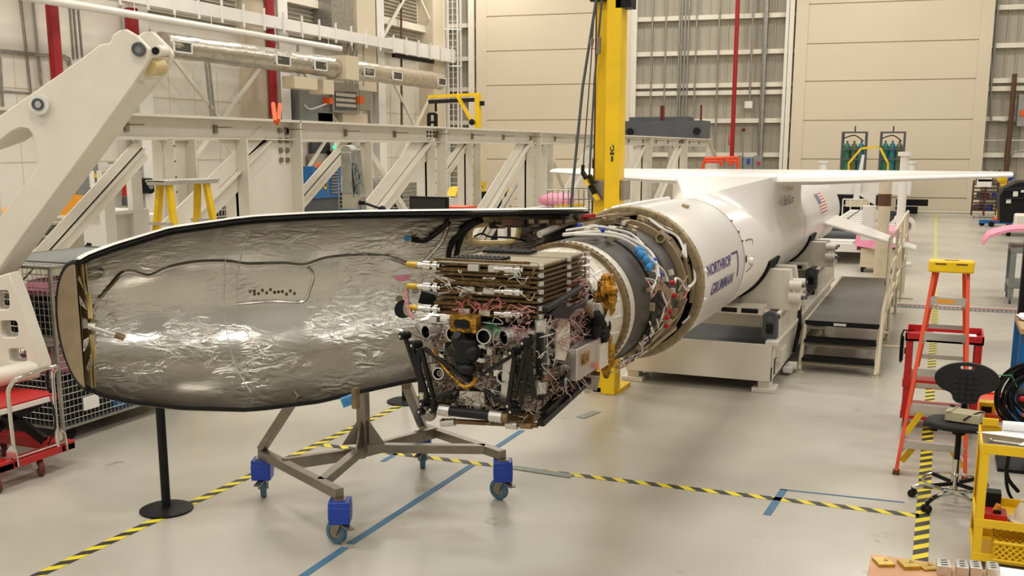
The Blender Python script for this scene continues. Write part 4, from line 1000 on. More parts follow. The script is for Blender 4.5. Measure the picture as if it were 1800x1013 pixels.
# black central instrument
mb = MB(); c = F(818, 612, .06); mb.rbox(c, (.13, .14, .14), .04, (R(10), R(8), R(20))); mb.ball(c + V((-.02, -.04, .05)), .05); mb.ball(c + V((.05, -.02, -.02)), .055); mb.tube(c + V((-.01, -.04, .06)), c + V((-.02, -.08, .09)), .03)
c2 = F(820, 648, .08); mb.ball(c2, .055, sc=(1.1, 1, .7)); mb.tube(c2, c2 + V((0, 0, .06)), .03); build('black_instrument', mb, 'composite', st, bevel=.006)
for px, py in ((795, 612), (845, 622)):
    mb = MB(); c = F(px, py, .03); mb.lathe([(.03, -.02), (.055, -.02), (.055, .02), (.03, .02)], c, (.6, -.6, .2), seg=20); build('silver_ring', mb, 'chrome', st)
mb = MB(); mb.path([F(800, 668, .09), F(812, 678, .1), F(822, 680, .11), F(832, 674, .1), F(836, 664, .09)], .012, smooth=5); mb.path([F(760, 616, .09), F(785, 652, .1), F(806, 672, .1)], .01, smooth=5); build('gold_cable', mb, 'gold_foil', st)
# black boom struts folded across the faces
def strut(p0, p1, w=.042, m='composite', nm='boom_strut'):
    mb = MB(); mb.bar(p0, p1, w, w * .8); return build(nm, mb, m, st, bevel=.004)
def clevis(p, r=.024):
    mb = MB(); mb.tube(p + V((-.012, -.035, 0)), p + V((.012, .03, 0)), r, seg=14); mb.box(p, (.038, .03, .045), (0.3, .2, .4)); c_ = build('boom_joint', mb, 'black', st, bevel=.004)
    mb = MB(); mb.tube(p + V((-.012, -.045, 0)), p + V((-.008, -.034, 0)), r * .36, seg=10); build('pin', mb, 'chrome', c_)
for a, b in (((712, 592), (745, 690)), ((722, 600), (752, 700)), ((740, 612), (765, 712)), ((745, 612), (822, 668)), ((745, 714), (800, 684)), ((928, 600), (905, 700)), ((926, 612), (940, 700)), ((905, 622), (845, 660)), ((905, 625), (893, 712)), ((850, 685), (900, 718)), ((735, 615), (740, 690)), ((933, 612), (915, 712))):
    strut(F(*a, .09), F(*b, .1), .027)
mb = MB(); mb.bar(F(749, 640, .03), F(768, 705, .03), .05, .03); mb.bar(F(895, 625, .05), F(890, 700, .05), .06, .03); explode('silver_strut', mb, 'alu', st)
for q in ((712, 590), (732, 606), (748, 708), (765, 718), (905, 619), (926, 602), (900, 712), (905, 722), (745, 722)): clevis(F(*q, .1))
for q in ((746, 718), (755, 728)):
    mb = MB(); mb.ball(F(*q, .08), .045); build('silver_knuckle', mb, 'steel', st)
mb = MB(); mb.prism([F(808, 688, .02), F(850, 690, .02), F(852, 716, .02), F(806, 712, .02)], (0, .02, 0)); build('pale_panel', mb, 'bus_white', st)
# folded boom along the lower edge
mb = MB(); mb.tube(F(782, 722, .08), F(870, 732, .08), .03); mb.tube(F(772, 720, .08), F(792, 723, .08), .036, m=1); mb.tube(F(862, 731, .08), F(884, 734, .08), .036, m=1); mb.tube(F(884, 734, .08), F(894, 735, .08), .03, m=2); build('lower_boom', mb, ['composite', 'alu', 'gold_dim'], st)
mb = MB(); mb.tube(F(778, 740, .05), F(945, 748, .05), .016); mb.tube(F(776, 744, .05), F(800, 742, .05), .024, m=1); mb.tube(F(890, 746, .05), F(910, 748, .05), .026, m=1); mb.tube(F(915, 748, .05), F(935, 749, .05), .02, m=2); build('lower_rod', mb, ['panel_edge', 'alu', 'gold_dim'], st)
mb = MB(); mb.mm((SX0 + .06, SY0, Z0 - .05), (SX1 - .03, SY1 - .1, Z0)); build('lower_deck', mb, 'panel_edge', st)
# right hand side
mb = MB(); mb.bar(S_(949, 585, .03), S_(949, 668, .03), .035, .03); build('dark_bar', mb, 'black', st)
mb = MB(); mb.tube(S_(950, 563, .02), S_(950, 584, .02), .035); mb.tube(S_(950, 670, .02), S_(950, 695, .02), .04); mb.bar(S_(955, 575, .02), S_(956, 680, .02), .05, .02); build('silver_post', mb, 'alu', st)
mb = MB(); a = S_(982, 612); b = S_(1020, 640); mb.mm((SX1, a.y, b.z - .02), (SX1 + .12, b.y + .06, a.z)); build('silver_box', mb, 'alu', st, bevel=.006)
mb = MB(); a = S_(1020, 605); mb.mm((SX1 + .12, a.y, a.z - .16), (SX1 + .135, a.y + .18, a.z + .0)); build('side_plate', mb, 'bus_white', st)
mb = MB(); mb.prism([S_(975, 632, .05), S_(976, 580, .05), S_(985, 560, .05), S_(998, 565, .05), S_(1000, 600, .05), S_(990, 634, .05)], (.012, 0, 0)); build('curved_plate', mb, 'bus_white', st)
mb = MB(); a = S_(1000, 615); mb.mm((SX1 + .12, a.y - .1, a.z - .07), (SX1 + .13, a.y + .02, a.z + .0)); build('gold_patch', mb, 'gold_foil', st)
mb = MB(); mb.mm((SX1 + .135, a.y + .12, a.z - .14), (SX1 + .14, a.y + .17, a.z - .1)); build('orange_tag', mb, 'orange', st)
strut(S_(950, 745, .05), S_(1035, 668, .05), .045); strut(S_(955, 728, .03), S_(1020, 655, .03), .05); strut(S_(950, 700, .04), S_(1010, 650, .04), .04, 'composite'); strut(S_(958, 545, .1), S_(1022, 505, .1), .035); strut(S_(985, 552, .1), S_(1028, 532, .1), .035)
strut(S_(1020, 655, .03), S_(1042, 600, .03), .03)
mb = MB(); mb.prism([S_(955, 552, .08), S_(975, 532, .08), S_(1000, 545, .08), S_(988, 560, .08)], (.04, 0, 0)); build('black_bracket', mb, 'black', st)
mb = MB(); a = S_(1030, 665, .03); mb.box(a + V((0.02, 0.05, -.02)), (.1, .14, .1), (0, .2, .3)); build('gray_box', mb, 'steel', st, bevel=.005)
mb = MB(); a = S_(1048, 545, .05); mb.box(a, (.12, .2, .12)); mb.prism([a + V((.08, -.14, -.1)), a + V((.08, .1, -.1)), a + V((.08, .1, .1))], (.01, 0, 0)); build('bracket_box', mb, 'bus_white', st, bevel=.005)
def blanket(pts, n, nm, m='gold_foil'):
    mb = MB()
    for k in range(n):
        p = pts[0].lerp(pts[1], rnd.random()) + V((rnd.uniform(-.05, .05), rnd.uniform(-.05, .05), rnd.uniform(-.05, .05)))
        mb.ball(p, rnd.uniform(.025, .05), seg=7, rings=5, sc=(rnd.uniform(.6, 1.2), rnd.uniform(.6, 1.2), rnd.uniform(.8, 1.7)))
    return build(nm, mb, m, st)
blanket((at(1062, 500, x=-1.98), at(1068, 535, x=-1.98)), 26, 'gold_blanket'); blanket((at(1058, 600, x=-2.02), at(1066, 650, x=-2.02)), 26, 'gold_blanket')
blanket((at(1040, 560, x=-2.0), at(1062, 590, x=-2.0)), 18, 'black_fixture', 'black')
mb = MB(); mb.path([S_(1024, 530, .1), S_(1044, 560, .1), S_(1060, 590, .1)], .02, smooth=4); build('gold_strap', mb, 'gold_dim', st)
# black junction at left of the array
mb = MB(); c = F(735, 525, .0); mb.box(c + V((.02, .1, 0)), (.1, .1, .08), (.2, .3, .4)); mb.path([c + V((-.08, 0, .05)), c + V((-.06, -.02, -.06)), c + V((-.02, -.02, -.12))], .014, smooth=4, m=1); build('corner_fixture', mb, ['black', 'wire_pink'], st)
# small electronics boxes on both faces
cols_ = ['bus_silver', 'bus_white', 'alu', 'chrome', 'alu', 'gold_dim', 'black', 'chrome']
for k in range(90):
    mb = MB()
    if k % 9 < 5: p = F(rnd.uniform(742, 935), rnd.uniform(556, 725), rnd.uniform(-.01, .03)); s_ = (rnd.uniform(.02, .06), .05, rnd.uniform(.015, .05))
    else: p = S_(rnd.uniform(955, 1035), rnd.uniform(570, 690), rnd.uniform(-.02, .02)); s_ = (.05, rnd.uniform(.03, .08), rnd.uniform(.02, .05))
    mb.box(p, s_); build('electronics_box', mb, rnd.choice(cols_), st, bevel=.003)
def harness(n, gen, m, r=.0019):
    mb = MB()
    for k in range(n): mb.path(gen(), r, smooth=4, seg=5)
    o_ = build('wire_harness', mb, m, st); o_['kind'] = 'stuff'; return o_
def gf(x0, x1, y0, y1, L=26, d=(.0, .045)):
    def g():
        x, y = rnd.uniform(x0, x1), rnd.uniform(y0, y1); return [F(x + rnd.uniform(-L, L) * t, y + rnd.uniform(-L, L) * t * .7, rnd.uniform(*d)) for t in (0, .5, 1, 1.3)]
    return g
def gs(x0, x1, y0, y1, L=18, d=(.02, .09)):
    def g():
        x, y = rnd.uniform(x0, x1), rnd.uniform(y0, y1); y = min(y, 745 - (x - 945) * .72 - L - 6); return [S_(x + rnd.uniform(-L, L) * t, y + rnd.uniform(-L, L) * t, rnd.uniform(*d)) for t in (0, .5, 1, 1.3)]
    return g
harness(45, gf(745, 935, 560, 720), 'wire_pink'); harness(40, gf(745, 935, 560, 720), 'wire_white'); harness(26, gf(745, 935, 560, 720), 'black'); harness(14, gf(745, 935, 600, 740), 'gold_dim')
harness(70, gs(975, 1035, 545, 610), 'wire_pink'); harness(50, gs(955, 1035, 560, 690), 'wire_white'); harness(50, gs(955, 1030, 640, 730, 14), 'black'); harness(30, gs(955, 1030, 640, 720, 14), 'gold_dim'); harness(20, gs(960, 1035, 640, 720, 14), 'wire_red')
harness(26, gf(905, 932, 540, 600, 10, (.03, .07)), 'wire_pink', .0024); harness(18, gf(800, 930, 530, 548, 18, (.0, .05)), 'wire_red', .0024); harness(20, gf(780, 930, 470, 530, 16, (.01, .05)), 'wire_white'); harness(8, gf(855, 890, 575, 588, 12), 'wire_green', .0024)
harness(16, gf(780, 940, 470, 525, 14, (.01, .05)), 'gold_dim'); harness(24, gs(1005, 1035, 455, 540, 10), 'wire_pink'); harness(30, gs(1035, 1065, 480, 640, 14, (.0, .08)), 'wire_white')
harness(20, gf(850, 945, 700, 745, 14, (.05, .1)), 'steel', .0024)

# ================================================================== FAIRING HALF
FU = V((math.cos(R(33)), math.sin(R(33)), 0)); FN = V((-FU.y, FU.x, 0)); FP = V((-3.94, 6.55, 0))
TB = [(-1.97, 1.95, 1.06), (-1.9, 1.99, 1.02), (-1.72, 2.055, .96), (-1.35, 2.165, .895), (-.9, 2.225, .86), (-.75, 2.24, .865), (-.35, 2.258, .90), (0, 2.265, .97), (.36, 2.267, 1.035), (.7, 2.267, 1.06), (1.2, 2.267, 1.07), (1.72, 2.267, 1.08)]
def tbi(s):
    for a, b in zip(TB, TB[1:]):
        if s <= b[0]: t = (s - a[0]) / (b[0] - a[0]); return a[1] + (b[1] - a[1]) * t, a[2] + (b[2] - a[2]) * t
    return TB[-1][1:]
def fpt(s, a, off=0.0):
    """a: 0 at top edge .. 180 at bottom edge, bulging away along FN"""
    zt, zb_ = tbi(s); zc = (zt + zb_) / 2; r = (zt - zb_) / 2 - off
    s = s - .27 * math.sin(R(a)) * max(0.0, (-s - .7) / 1.27) ** 2 if s < -.7 else s
    return FP + FU * s + FN * (r * math.sin(R(a)) ) + V((0, 0, zc + r * math.cos(R(a))))
fa = thing('payload_fairing', 'open half of the rocket nose fairing lined with wrinkled silver foil', 'rocket fairing', FP)
SS = [-1.97 + 3.69 * i / 62 for i in range(63)]; AA = list(range(0, 181, 4))
win = lambda s, a: ((s - 1.06) / .2) ** 4 + ((a - 43) / 11.5) ** 4 < 1
def hole(s, a): return win(s, a)
def sheet(off, flip=False):
    mb = MB(); n = len(AA)
    mb.add([fpt(s, a, off) for s in SS for a in AA], [(i * n + k, i * n + k + 1, (i + 1) * n + k + 1, (i + 1) * n + k) for i in range(len(SS) - 1) for k in range(n - 1) if not hole((SS[i] + SS[i + 1]) / 2, (AA[k] + AA[k + 1]) / 2)])
    return mb
build('outer_shell', sheet(-.035), 'rocket_white', fa)
li = build('foil_lining', sheet(0.0), 'foil', fa, ang=180)
sb = li.modifiers.new('sub', 'SUBSURF'); sb.levels = 1; sb.render_levels = 1; sb.boundary_smooth = 'PRESERVE_CORNERS'
mb = MB(); mb.path([fpt(s, 0, -.012) for s in SS] , .009, seg=8); e_ = build('edge_trim', mb, 'black_rubber', fa)
mb = MB(); mb.path([fpt(s, 180, -.012) for s in SS], .011, seg=8); build('edge_trim', mb, 'black_rubber', fa)
mb = MB(); mb.path([fpt(-1.97, a, -.012) - FU * .015 for a in AA], .022, seg=8); build('nose_trim', mb, 'black_rubber', fa)
# white lip above top edge
mb = MB()
for i in range(len(SS) - 1):
    a, b = SS[i], SS[i + 1]; mb.quad(fpt(a, 0, -.036) - FN * .0, fpt(b, 0, -.036), fpt(b, 8, -.05), fpt(a, 8, -.05))
build('outer_lip', mb, 'rocket_white', fa)
# scalloped dark cord under the top edge
mb = MB(); pts = []
i = 0; s = -1.95
while s < 1.6:
    pts.append(fpt(s, 2.2 + 2.6 * abs(math.sin((s + 1.95) * pi / .28)), .01)); s += .035
mb.path(pts, .009, seg=5); build('edge_cord', mb, 'black', fa)
# nose bulkhead
zt, zb_ = tbi(-1.95); zc = (zt + zb_) / 2; r = (zt - zb_) / 2 - .004; c = FP + FU * -1.95 + V((0, 0, zc))
def nb(rr, a): return c + FN * (rr * math.sin(R(a))) - FU * (.27 * (rr / r) ** 2 * math.sin(R(a))) + V((0, 0, rr * math.cos(R(a))))
RADS = [0, .15, .3, .42, .52, .64, .76, .86, .93, 1.0]; ANG = list(range(0, 181, 3))
def disc(keep, off, th):
    g = MB(); n = len(ANG)
    for o_ in (off, off + th):
        g.add([nb(r * q, a) + FU * o_ for q in RADS for a in ANG], [(i * n + k, i * n + k + 1, (i + 1) * n + k + 1, (i + 1) * n + k) for i in range(len(RADS) - 1) for k in range(n - 1) if keep((RADS[i] + RADS[i + 1]) / 2, (ANG[k] + ANG[k + 1]) / 2)])
    return g
def web(q, a):
    if not .3 < q < .86: return True
    t = (a - 9) % 33.0
    return t < 8 or t > 28 or a < 9 or a > 172
bk = build('nose_bulkhead', disc(web, .0, .02), 'nose_tan', fa)
build('nose_cap', disc(lambda q, a: True, -.055, .01), 'bracket_tan', fa)
mb = MB()
for k in range(6): mb.bar(nb(.06, 13 + 31 * k) + FU * .02, nb(r * .55, 13 + 31 * k) + FU * .03, .014, .03, up=FU)
explode('rib', mb, 'nose_tan', bk)
mb = MB(); mb.tube(c + FU * .02, c + FU * .22 + V((0, 0, -.08)), .014); mb.tube(c + FU * .0 + FN * .02, c + FU * .05 + FN * .02, .03); mb.tube(c + FU * .18 + V((0, 0, -.065)), c + FU * .24 + V((0, 0, -.09)), .022, m=1); build('nose_probe', mb, ['alu', 'gold_dim'], bk)
# details on the lining
def lpath(pts, r, m, nm, off=.012, smooth=6): mb = MB(); mb.path([fpt(s, a, off) for s, a in pts], r, smooth=smooth, seg=7); return build(nm, mb, m, fa)
def inv(px, py):
    """nearest (s, a) on the lining for a surveyed sight line"""
    best = None
    for i in range(0, 121):
        s = -2 + 3.7 * i / 120
        for a in range(0, 181, 2):
            p = fpt(s, a) - EYE; z = p.dot(_f); x = CXP + FPX * p.dot(_r) / z; y = CYP - FPX * p.dot(_u) / z; e = (x - px) ** 2 + (y - py) ** 2
            if best is None or e < best[0]: best = (e, s, a)
    return best[1], best[2]
lpath([inv(*q) for q in ((150, 522), (175, 524), (190, 505), (225, 477), (262, 483), (300, 472), (345, 460), (395, 460), (440, 464), (500, 462), (535, 464), (575, 455), (630, 450), (680, 452))], .012, 'foil', 'foil_cable')
lpath([inv(*q) for q in ((535, 464), (550, 482), (546, 510), (530, 528), (480, 530), (420, 534))], .012, 'foil', 'foil_cable')
lpath([inv(*q) for q in ((680, 452), (735, 470), (750, 455), (775, 420), (790, 390))], .016, 'foil', 'foil_cable')
for dq in (0, 9): lpath([inv(x + dq, y) for x, y in ((791, 472), (792, 440), (803, 410), (820, 392), (838, 384))], .02, 'black', 'black_cable', .02)
lpath([inv(*q) for q in ((722, 418), (740, 422), (760, 416), (776, 402), (790, 388))], .016, 'black', 'black_cable', .02)
lpath([inv(*q) for q in ((832, 412), (845, 408), (860, 414), (900, 416), (925, 420))], .008, 'black', 'black_cable', .02)
lpath([inv(*q) for q in ((395, 450), (396, 520), (400, 570), (415, 640), (440, 690))], .003, 'wire_white', 'tape_seam', .003); lpath([inv(*q) for q in ((440, 410), (424, 440), (420, 500), (422, 560))], .003, 'wire_white', 'tape_seam', .003)
def patch(px, py, ds, da, m, nm, off=.004):
    s0, a0 = inv(px, py); N = 20; mb = MB(); ring_ = [fpt(s0 + ds * math.cos(2 * pi * k / N), a0 + da * math.sin(2 * pi * k / N), off) for k in range(N)]
    mb.add(ring_ + [fpt(s0, a0, off)], [(k, (k + 1) % N, N) for k in range(N)]); return build(nm, mb, m, fa), s0, a0
o_, s0, a0 = patch(708, 481, .075, 5.2, 'sign_white', 'round_port'); N = 10
mb = MB(); mb.add([fpt(s0 + .072 * math.cos(pi * k / N), a0 + 5.0 * math.sin(pi * k / N), .007) for k in range(N + 1)] + [fpt(s0, a0, .007)], [(k, k + 1, N + 1) for k in range(N)]); build('pink_half', mb, 'pink', o_)
patch(705, 524, .03, 2.4, 'bracket_tan', 'small_port'); patch(709, 545, .075, 7, 'black', 'dark_port'); o_, s0, a0 = patch(714, 543, .035, 6, 'clad_gray', 'port_opening', .008)
mb = MB()
for k in range(14):
    s_, a_ = inv(438 + k * 6, 512 + (k % 2) * 3); mb.ball(fpt(s_, a_, .0024), .014, seg=6, rings=4)
explode('lining_fastener', mb, 'gold_dim', fa)
s_, a_ = inv(160, 482); mb = MB(); mb.path([fpt(s_ + .06 * math.cos(R(t)), a_ + 4.5 * math.sin(R(t)), .02) for t in range(0, 360, 30)], .01, closed=True); build('nose_handle', mb, 'alu', fa)
patch(718, 418, .03, 3, 'blue_bag', 'blue_tape_patch', .0024)
# frame round the opening near the aft end, bracket and cable box
mb = MB(); mb.path([fpt(1.06 + .2 * math.copysign(abs(math.cos(R(t))) ** .5, math.cos(R(t))), 43 + 11.5 * math.copysign(abs(math.sin(R(t))) ** .5, math.sin(R(t))), .004) for t in range(0, 360, 12)], .022, closed=True, seg=6); build('access_frame', mb, 'nose_tan', fa)
mb = MB()
for k in range(24): s_, a_ = 1.15 + rnd.uniform(-.15, .4), rnd.uniform(8, 24); mb.box(fpt(s_, a_, .05), (rnd.uniform(.03, .12), rnd.uniform(.03, .08), rnd.uniform(.02, .05)), (0, 0, R(33)), m=k % 4)
explode('umbilical_fitting', mb, ['bracket_tan', 'composite', 'rust_brown', 'tan_metal'], fa)

# ================================================================== FAIRING STAND
sd = thing('fairing_stand', 'bare steel rolling stand with blue caster blocks carrying the fairing half', 'rolling stand', (-4.0, 6.8, 0))
C1, C2, C3, C4 = [V((p.x, p.y, 0)) for p in (at(466, 880, z=0), at(594, 947, z=0), at(880, 878, z=0), at(740, 820, z=0))]
zf = .375
def up(p, z): return V((p.x, p.y, z))
mid1 = (C1 + C2) / 2; mid2 = (C3 + C4) / 2; cc = (mid1 + mid2) / 2; cc = V((at(640, 787, z=zf).x, at(640, 787, z=zf).y, 0))
ea = at(460, 797, z=zf); eb = at(597, 868, z=zf); ec = at(884, 800, z=zf); ed = at(742, 752, z=zf)
mb = MB()
mb.bar(ea, eb, .07, .07)
m1 = eb.lerp(ea, .22); m2 = ec.lerp(ed, .2)
build('end_beam', mb, 'steel', sd, bevel=.004); mb = MB(); mb.bar(ec, ed, .07, .07); build('end_beam', mb, 'steel', sd, bevel=.004)
mb = MB(); mb.bar(up(cc, zf), m1, .07, .07); build('diagonal_beam', mb, 'steel', sd, bevel=.004)
mb = MB(); mb.bar(up(cc, zf), m2, .07, .07); build('diagonal_beam', mb, 'steel', sd, bevel=.004)
mb = MB(); mb.bar(ea.lerp(eb, .3), up(cc, zf - .04), .05, .09); build('channel_beam', mb, 'steel', sd)
mb = MB(); mb.bar(up(cc, zf - .03), ed.lerp(ec, .18), .05, .09); build('channel_beam', mb, 'steel', sd)
mb = MB(); mb.bar(up(cc, zf - .03), up(cc, .98), .08, .08); build('post', mb, 'steel', sd, bevel=.004)
for q in (m1, m2, ea, ed):
    d = (q - up(cc, zf)); d.z = 0; d.normalize(); mb = MB(); s_ = up(cc, zf + .03) + d * .045; mb.prism([s_, s_ + d * .13, s_ + V((0, 0, .2))], d.cross(V((0, 0, 1))) * .012); build('gusset', mb, 'steel', sd)
mb = MB(); mb.bar(ea + V((0, 0, .03)), at(525, 690, d=7.75), .06, .06); build('arm', mb, 'steel', sd, bevel=.004)
mb = MB(); mb.bar(ed + V((0, 0, .03)), at(715, 678, d=8.0), .07, .07); build('arm', mb, 'steel', sd, bevel=.004)
pz = at(625, 695, d=6.95)
mb = MB(); mb.bar(pz + V((0, .05, -.06)) - FU * .12, pz + V((0, .05, -.02)), .06, .06); build('blue_cradle_pad', mb, 'blue_bag', sd)
mb = MB(); mb.bar(pz + V((-.0, 0, -.09)), pz + V((0, 0, .05)), .035, .05); build('edge_clamp', mb, 'gold_dim', sd)
for i, (c, e) in enumerate(((C1, ea), (C2, eb), (C3, ec), (C4, ed))):
    c = V((e.x, e.y, 0))
    fa_ = R((127, 172, 165, 118)[i]); fwd = V((math.cos(fa_), math.sin(fa_), 0)); sdv = V((-fwd.y, fwd.x, 0))
    mb = MB(); mb.box((c.x, c.y, .25), (.15, .15, .165), (0, 0, R(24))); mb.box((c.x, c.y, .25), (.154, .154, .09), (0, 0, R(24))); build('blue_block', mb, 'blue', sd, bevel=.008)
    mb = MB(); mb.box((c.x, c.y, .337), (.09, .09, .012), (0, 0, R(24))); build('top_plate', mb, 'steel', sd)
    wc = V((c.x, c.y, .085)) + fwd * .04
    mb = MB(); mb.box((c.x, c.y, .172), (.1, .1, .012)); mb.bar(V((c.x, c.y, .17)) + sdv * .035, wc + sdv * .035, .012, .06); mb.bar(V((c.x, c.y, .17)) - sdv * .035, wc - sdv * .035, .012, .06); mb.bar(V((c.x, c.y, .16)), V((c.x, c.y, .15)) - fwd * .14 + sdv * .05, .05, .012); cs = build('caster_fork', mb, 'steel', sd)
    mb = MB(); mb.lathe([(.05, -.024), (.077, -.024), (.085, -.014), (.085, .014), (.077, .024), (.05, .024)], wc, sdv, seg=28); build('wheel', mb, 'blue_tyre', sd)
    mb = MB(); mb.lathe([(0, -.028), (.025, -.028), (.055, -.019), (.055, .019), (.025, .028), (0, .028)], wc, sdv, seg=20); build('wheel_hub', mb, 'steel', sd)
# belt posts
for c, lb in ((at(293, 897, z=0), 'black belt post standing on the floor left of the stand'), (at(712, 707, z=0), 'black belt post base half hidden behind the fairing stand')):
    t = thing('belt_post', lb, 'stanchion', V((c.x, c.y, 0)), group=None)
    mb = MB(); mb.lathe([(0, 0), (.2, 0), (.2, .015), (.17, .028), (.05, .035), (0, .035)], (c.x, c.y, 0), seg=36); build('base', mb, 'black', t)
    mb = MB(); mb.tube((c.x, c.y, .03), (c.x, c.y, .86 if c.x > -5.36 else .88), .034, seg=18); build('post', mb, 'black', t)
# ================================================================== WHITE STEEL TRUSSES
def truss(name, X, ys, label, near=True):
    t = thing(name, label, 'steel truss', (X, ys[1], 0)); zt = 3.16; zc = 2.9; yl, yr = ys[0], ys[-1]
    mb = MB(); mb.mm((X - .012, yl - .5, zc), (X + .012, yr, zt)); mb.mm((X - .2, yl - .5, zt - .02), (X + .2, yr, zt + .012)); mb.mm((X - .1, yl - .5, zc - .015), (X + .1, yr, zc)); build('top_chord', mb, 'cream_steel', t)
    mb = MB(); mb.mm((X - .012, yl - .5, .02), (X + .012, yr + 2, .3)); mb.mm((X - .2, yl - .5, 0), (X + .2, yr + 2, .03)); mb.mm((X - .2, yl - .5, .28), (X + .2, yr + 2, .3)); build('bottom_chord', mb, 'cream_steel', t)
    for i, y in enumerate(ys[:-1]):
        wide = near and i == 1
        a, b = (y - .7, y + .62) if wide else (y - .25, y + .25)
        mb = MB(); mb.mm((X - .02, a, .3), (X + .02, b, zc)); mb.mm((X - .2, b - .03, .3), (X + .2, b, zt)); mb.mm((X - .2, a, .3), (X + .2, a + .03, zc)); po = build('post', mb, 'cream_steel', t)
        if not wide and i > 0:
            mb = MB(); z = .6
            while z < zc: mb.tube((X + .2, a + .015 + 0, z), (X + .202, a + .015, z), .018, seg=6); mb.tube((X + .02, a + .1, z), (X + .03, a + .1, z), .018, seg=6); z += .22
            explode('bolt', mb, 'gray_dark', po)
        if wide:
            mb = MB()
            for r_ in range(4):
                for c_ in range(2): mb.tube((X + .02, y + .32 + c_ * .16, 2.95 - r_ * .14 + .07), (X + .05, y + .32 + c_ * .16, 2.95 - r_ * .14 + .07), .04, seg=10)
            explode('bolt', mb, 'steel', po)
            # rounded knee gusset under the chord
            pts = [(X, y - .35, zc)] + [(X, y - .35 - .55 * (1 - math.sin(R(q))), zc - .55 * (1 - math.cos(R(q)))) for q in range(0, 91, 10)]
            mb = MB(); mb.prism([(X, y - .7, zc)] + [(X, y - .7 - .5 + .5 * math.sin(R(q)), zc - .5 + .5 * math.cos(R(q))) for q in range(0, 91, 10)] , (.02, 0, 0)); build('knee_gusset', mb, 'cream_steel', po)
        if i > 0:
            y0 = ys[i - 1]
            mb = MB(); p0 = V((X, y0 + .55, .3)); p1 = V((X, y - .1, zc + .05))
            if i == 1:
                qa, qb = (at(322, 395, x=X + .02), at(468, 249, x=X + .02)) if near else (at(88, 442, x=X), at(250, 262, x=X)); p1 = qb; p0 = qb + (qa - qb) * ((qb.z - .3) / (qb.z - qa.z))
            hw_ = (.09 if i == 1 else .13) if near else .07; mb.bar(p0, p1, .02, 2 * hw_, up=(1, 0, 0)); d = (p1 - p0).normalized(); nn = d.cross(V((1, 0, 0)))
            mb.bar(p0 + nn * hw_, p1 + nn * hw_, .02, .3 if near else .2, up=nn); mb.bar(p0 - nn * hw_, p1 - nn * hw_, .02, .3 if near else .2, up=nn); build('diagonal', mb, 'cream_steel', t)
        if not near and i > 0 and i % 2 == 0:
            mb = MB(); mb.bar((X, y + .2, zc), (X, y + 2.2, 1.2), .12, .12); build('knee_brace', mb, 'cream_steel', t)
    y = yl + .6; mb = MB()
    while y < yr:
        mb.mm((X + .012, y, zc + .06), (X + .05, y + .06, zc + .17)); mb.tube((X + .05, y + .03, zc + .14), (X + .3, y + .03, zc + .14), .008, seg=5); y += 1.62
    explode('cable_hook', mb, 'steel', t)
    mb = MB()
    for yy in [q for k, q in enumerate(ys[2:-1]) if k % 2 == 0]:
        for r_ in range(2):
            for c_ in range(6): mb.tube((X + .012, yy - .2 + c_ * .13, zc + .1 + r_ * .07), (X + .03, yy - .2 + c_ * .13, zc + .1 + r_ * .07), .022, seg=8)
    explode('splice_bolt', mb, 'black_soft', t)
    # slanted end
    mb = MB(); mb.prism([(X, yr - .05, zt), (X, yr, zt), (X, yr + 2.4, 2.1), (X, yr + 2.4, .3), (X, yr - .05, .3)], (.03, 0, 0)); mb.bar((X, yr, zt), (X, yr + 2.4, 2.1), .3, .02); build('end_plate', mb, 'cream_steel', t)
    return t
truss('steel_truss', -9.0, [7.4, 12.4, 17.6, 22.6, 27.6, 32.6, 37.6, 41.9], 'near long white steel truss running behind the fairing half')
truss('steel_truss', -10.55, [7.3, 12.3, 17.45, 22.6, 27.6, 32.6, 37.6, 41.9], 'second white steel truss just behind the near truss', near=False)
bl_, br_ = at(1080, 225, y=40.5).x, at(1238, 225, y=40.5).x; mb = MB(); mb.mm((bl_, 40.2, 3.18), (br_, 41.6, 3.86)); mb.mm((at(1107, 215, y=40.5).x, 40.4, 3.86), (at(1210, 215, y=40.5).x, 41.4, 4.02))
for px in (1095, 1163, 1167, 1233): x_ = at(px, 210, y=40.5).x; mb.tube((x_, 40.4, 3.86), (x_, 40.4, 4.45), .045, seg=8, m=1)
for px in (1108, 1225): x_ = at(px, 232, y=40.2).x; mb.tube((x_, 40.2, 3.45), (x_, 40.1, 3.45), .14, seg=10, m=2)
solo('ballast_block', mb, ['gray_dark', 'maroon', 'black'], 'long dark grey steel block lying on top of the white trusses', 'steel block')
mb = MB()
for q0, q1 in (((480, 182), (484, 214)), ((492, 184), (489, 212)), ((484, 200), (487, 217))): mb.path([at(*q0, x=-9.05), at(*q1, x=-8.78)], .03)
solo('ratchet_strap', mb, 'orange', 'orange straps hanging over the top of the near white truss', 'strap')
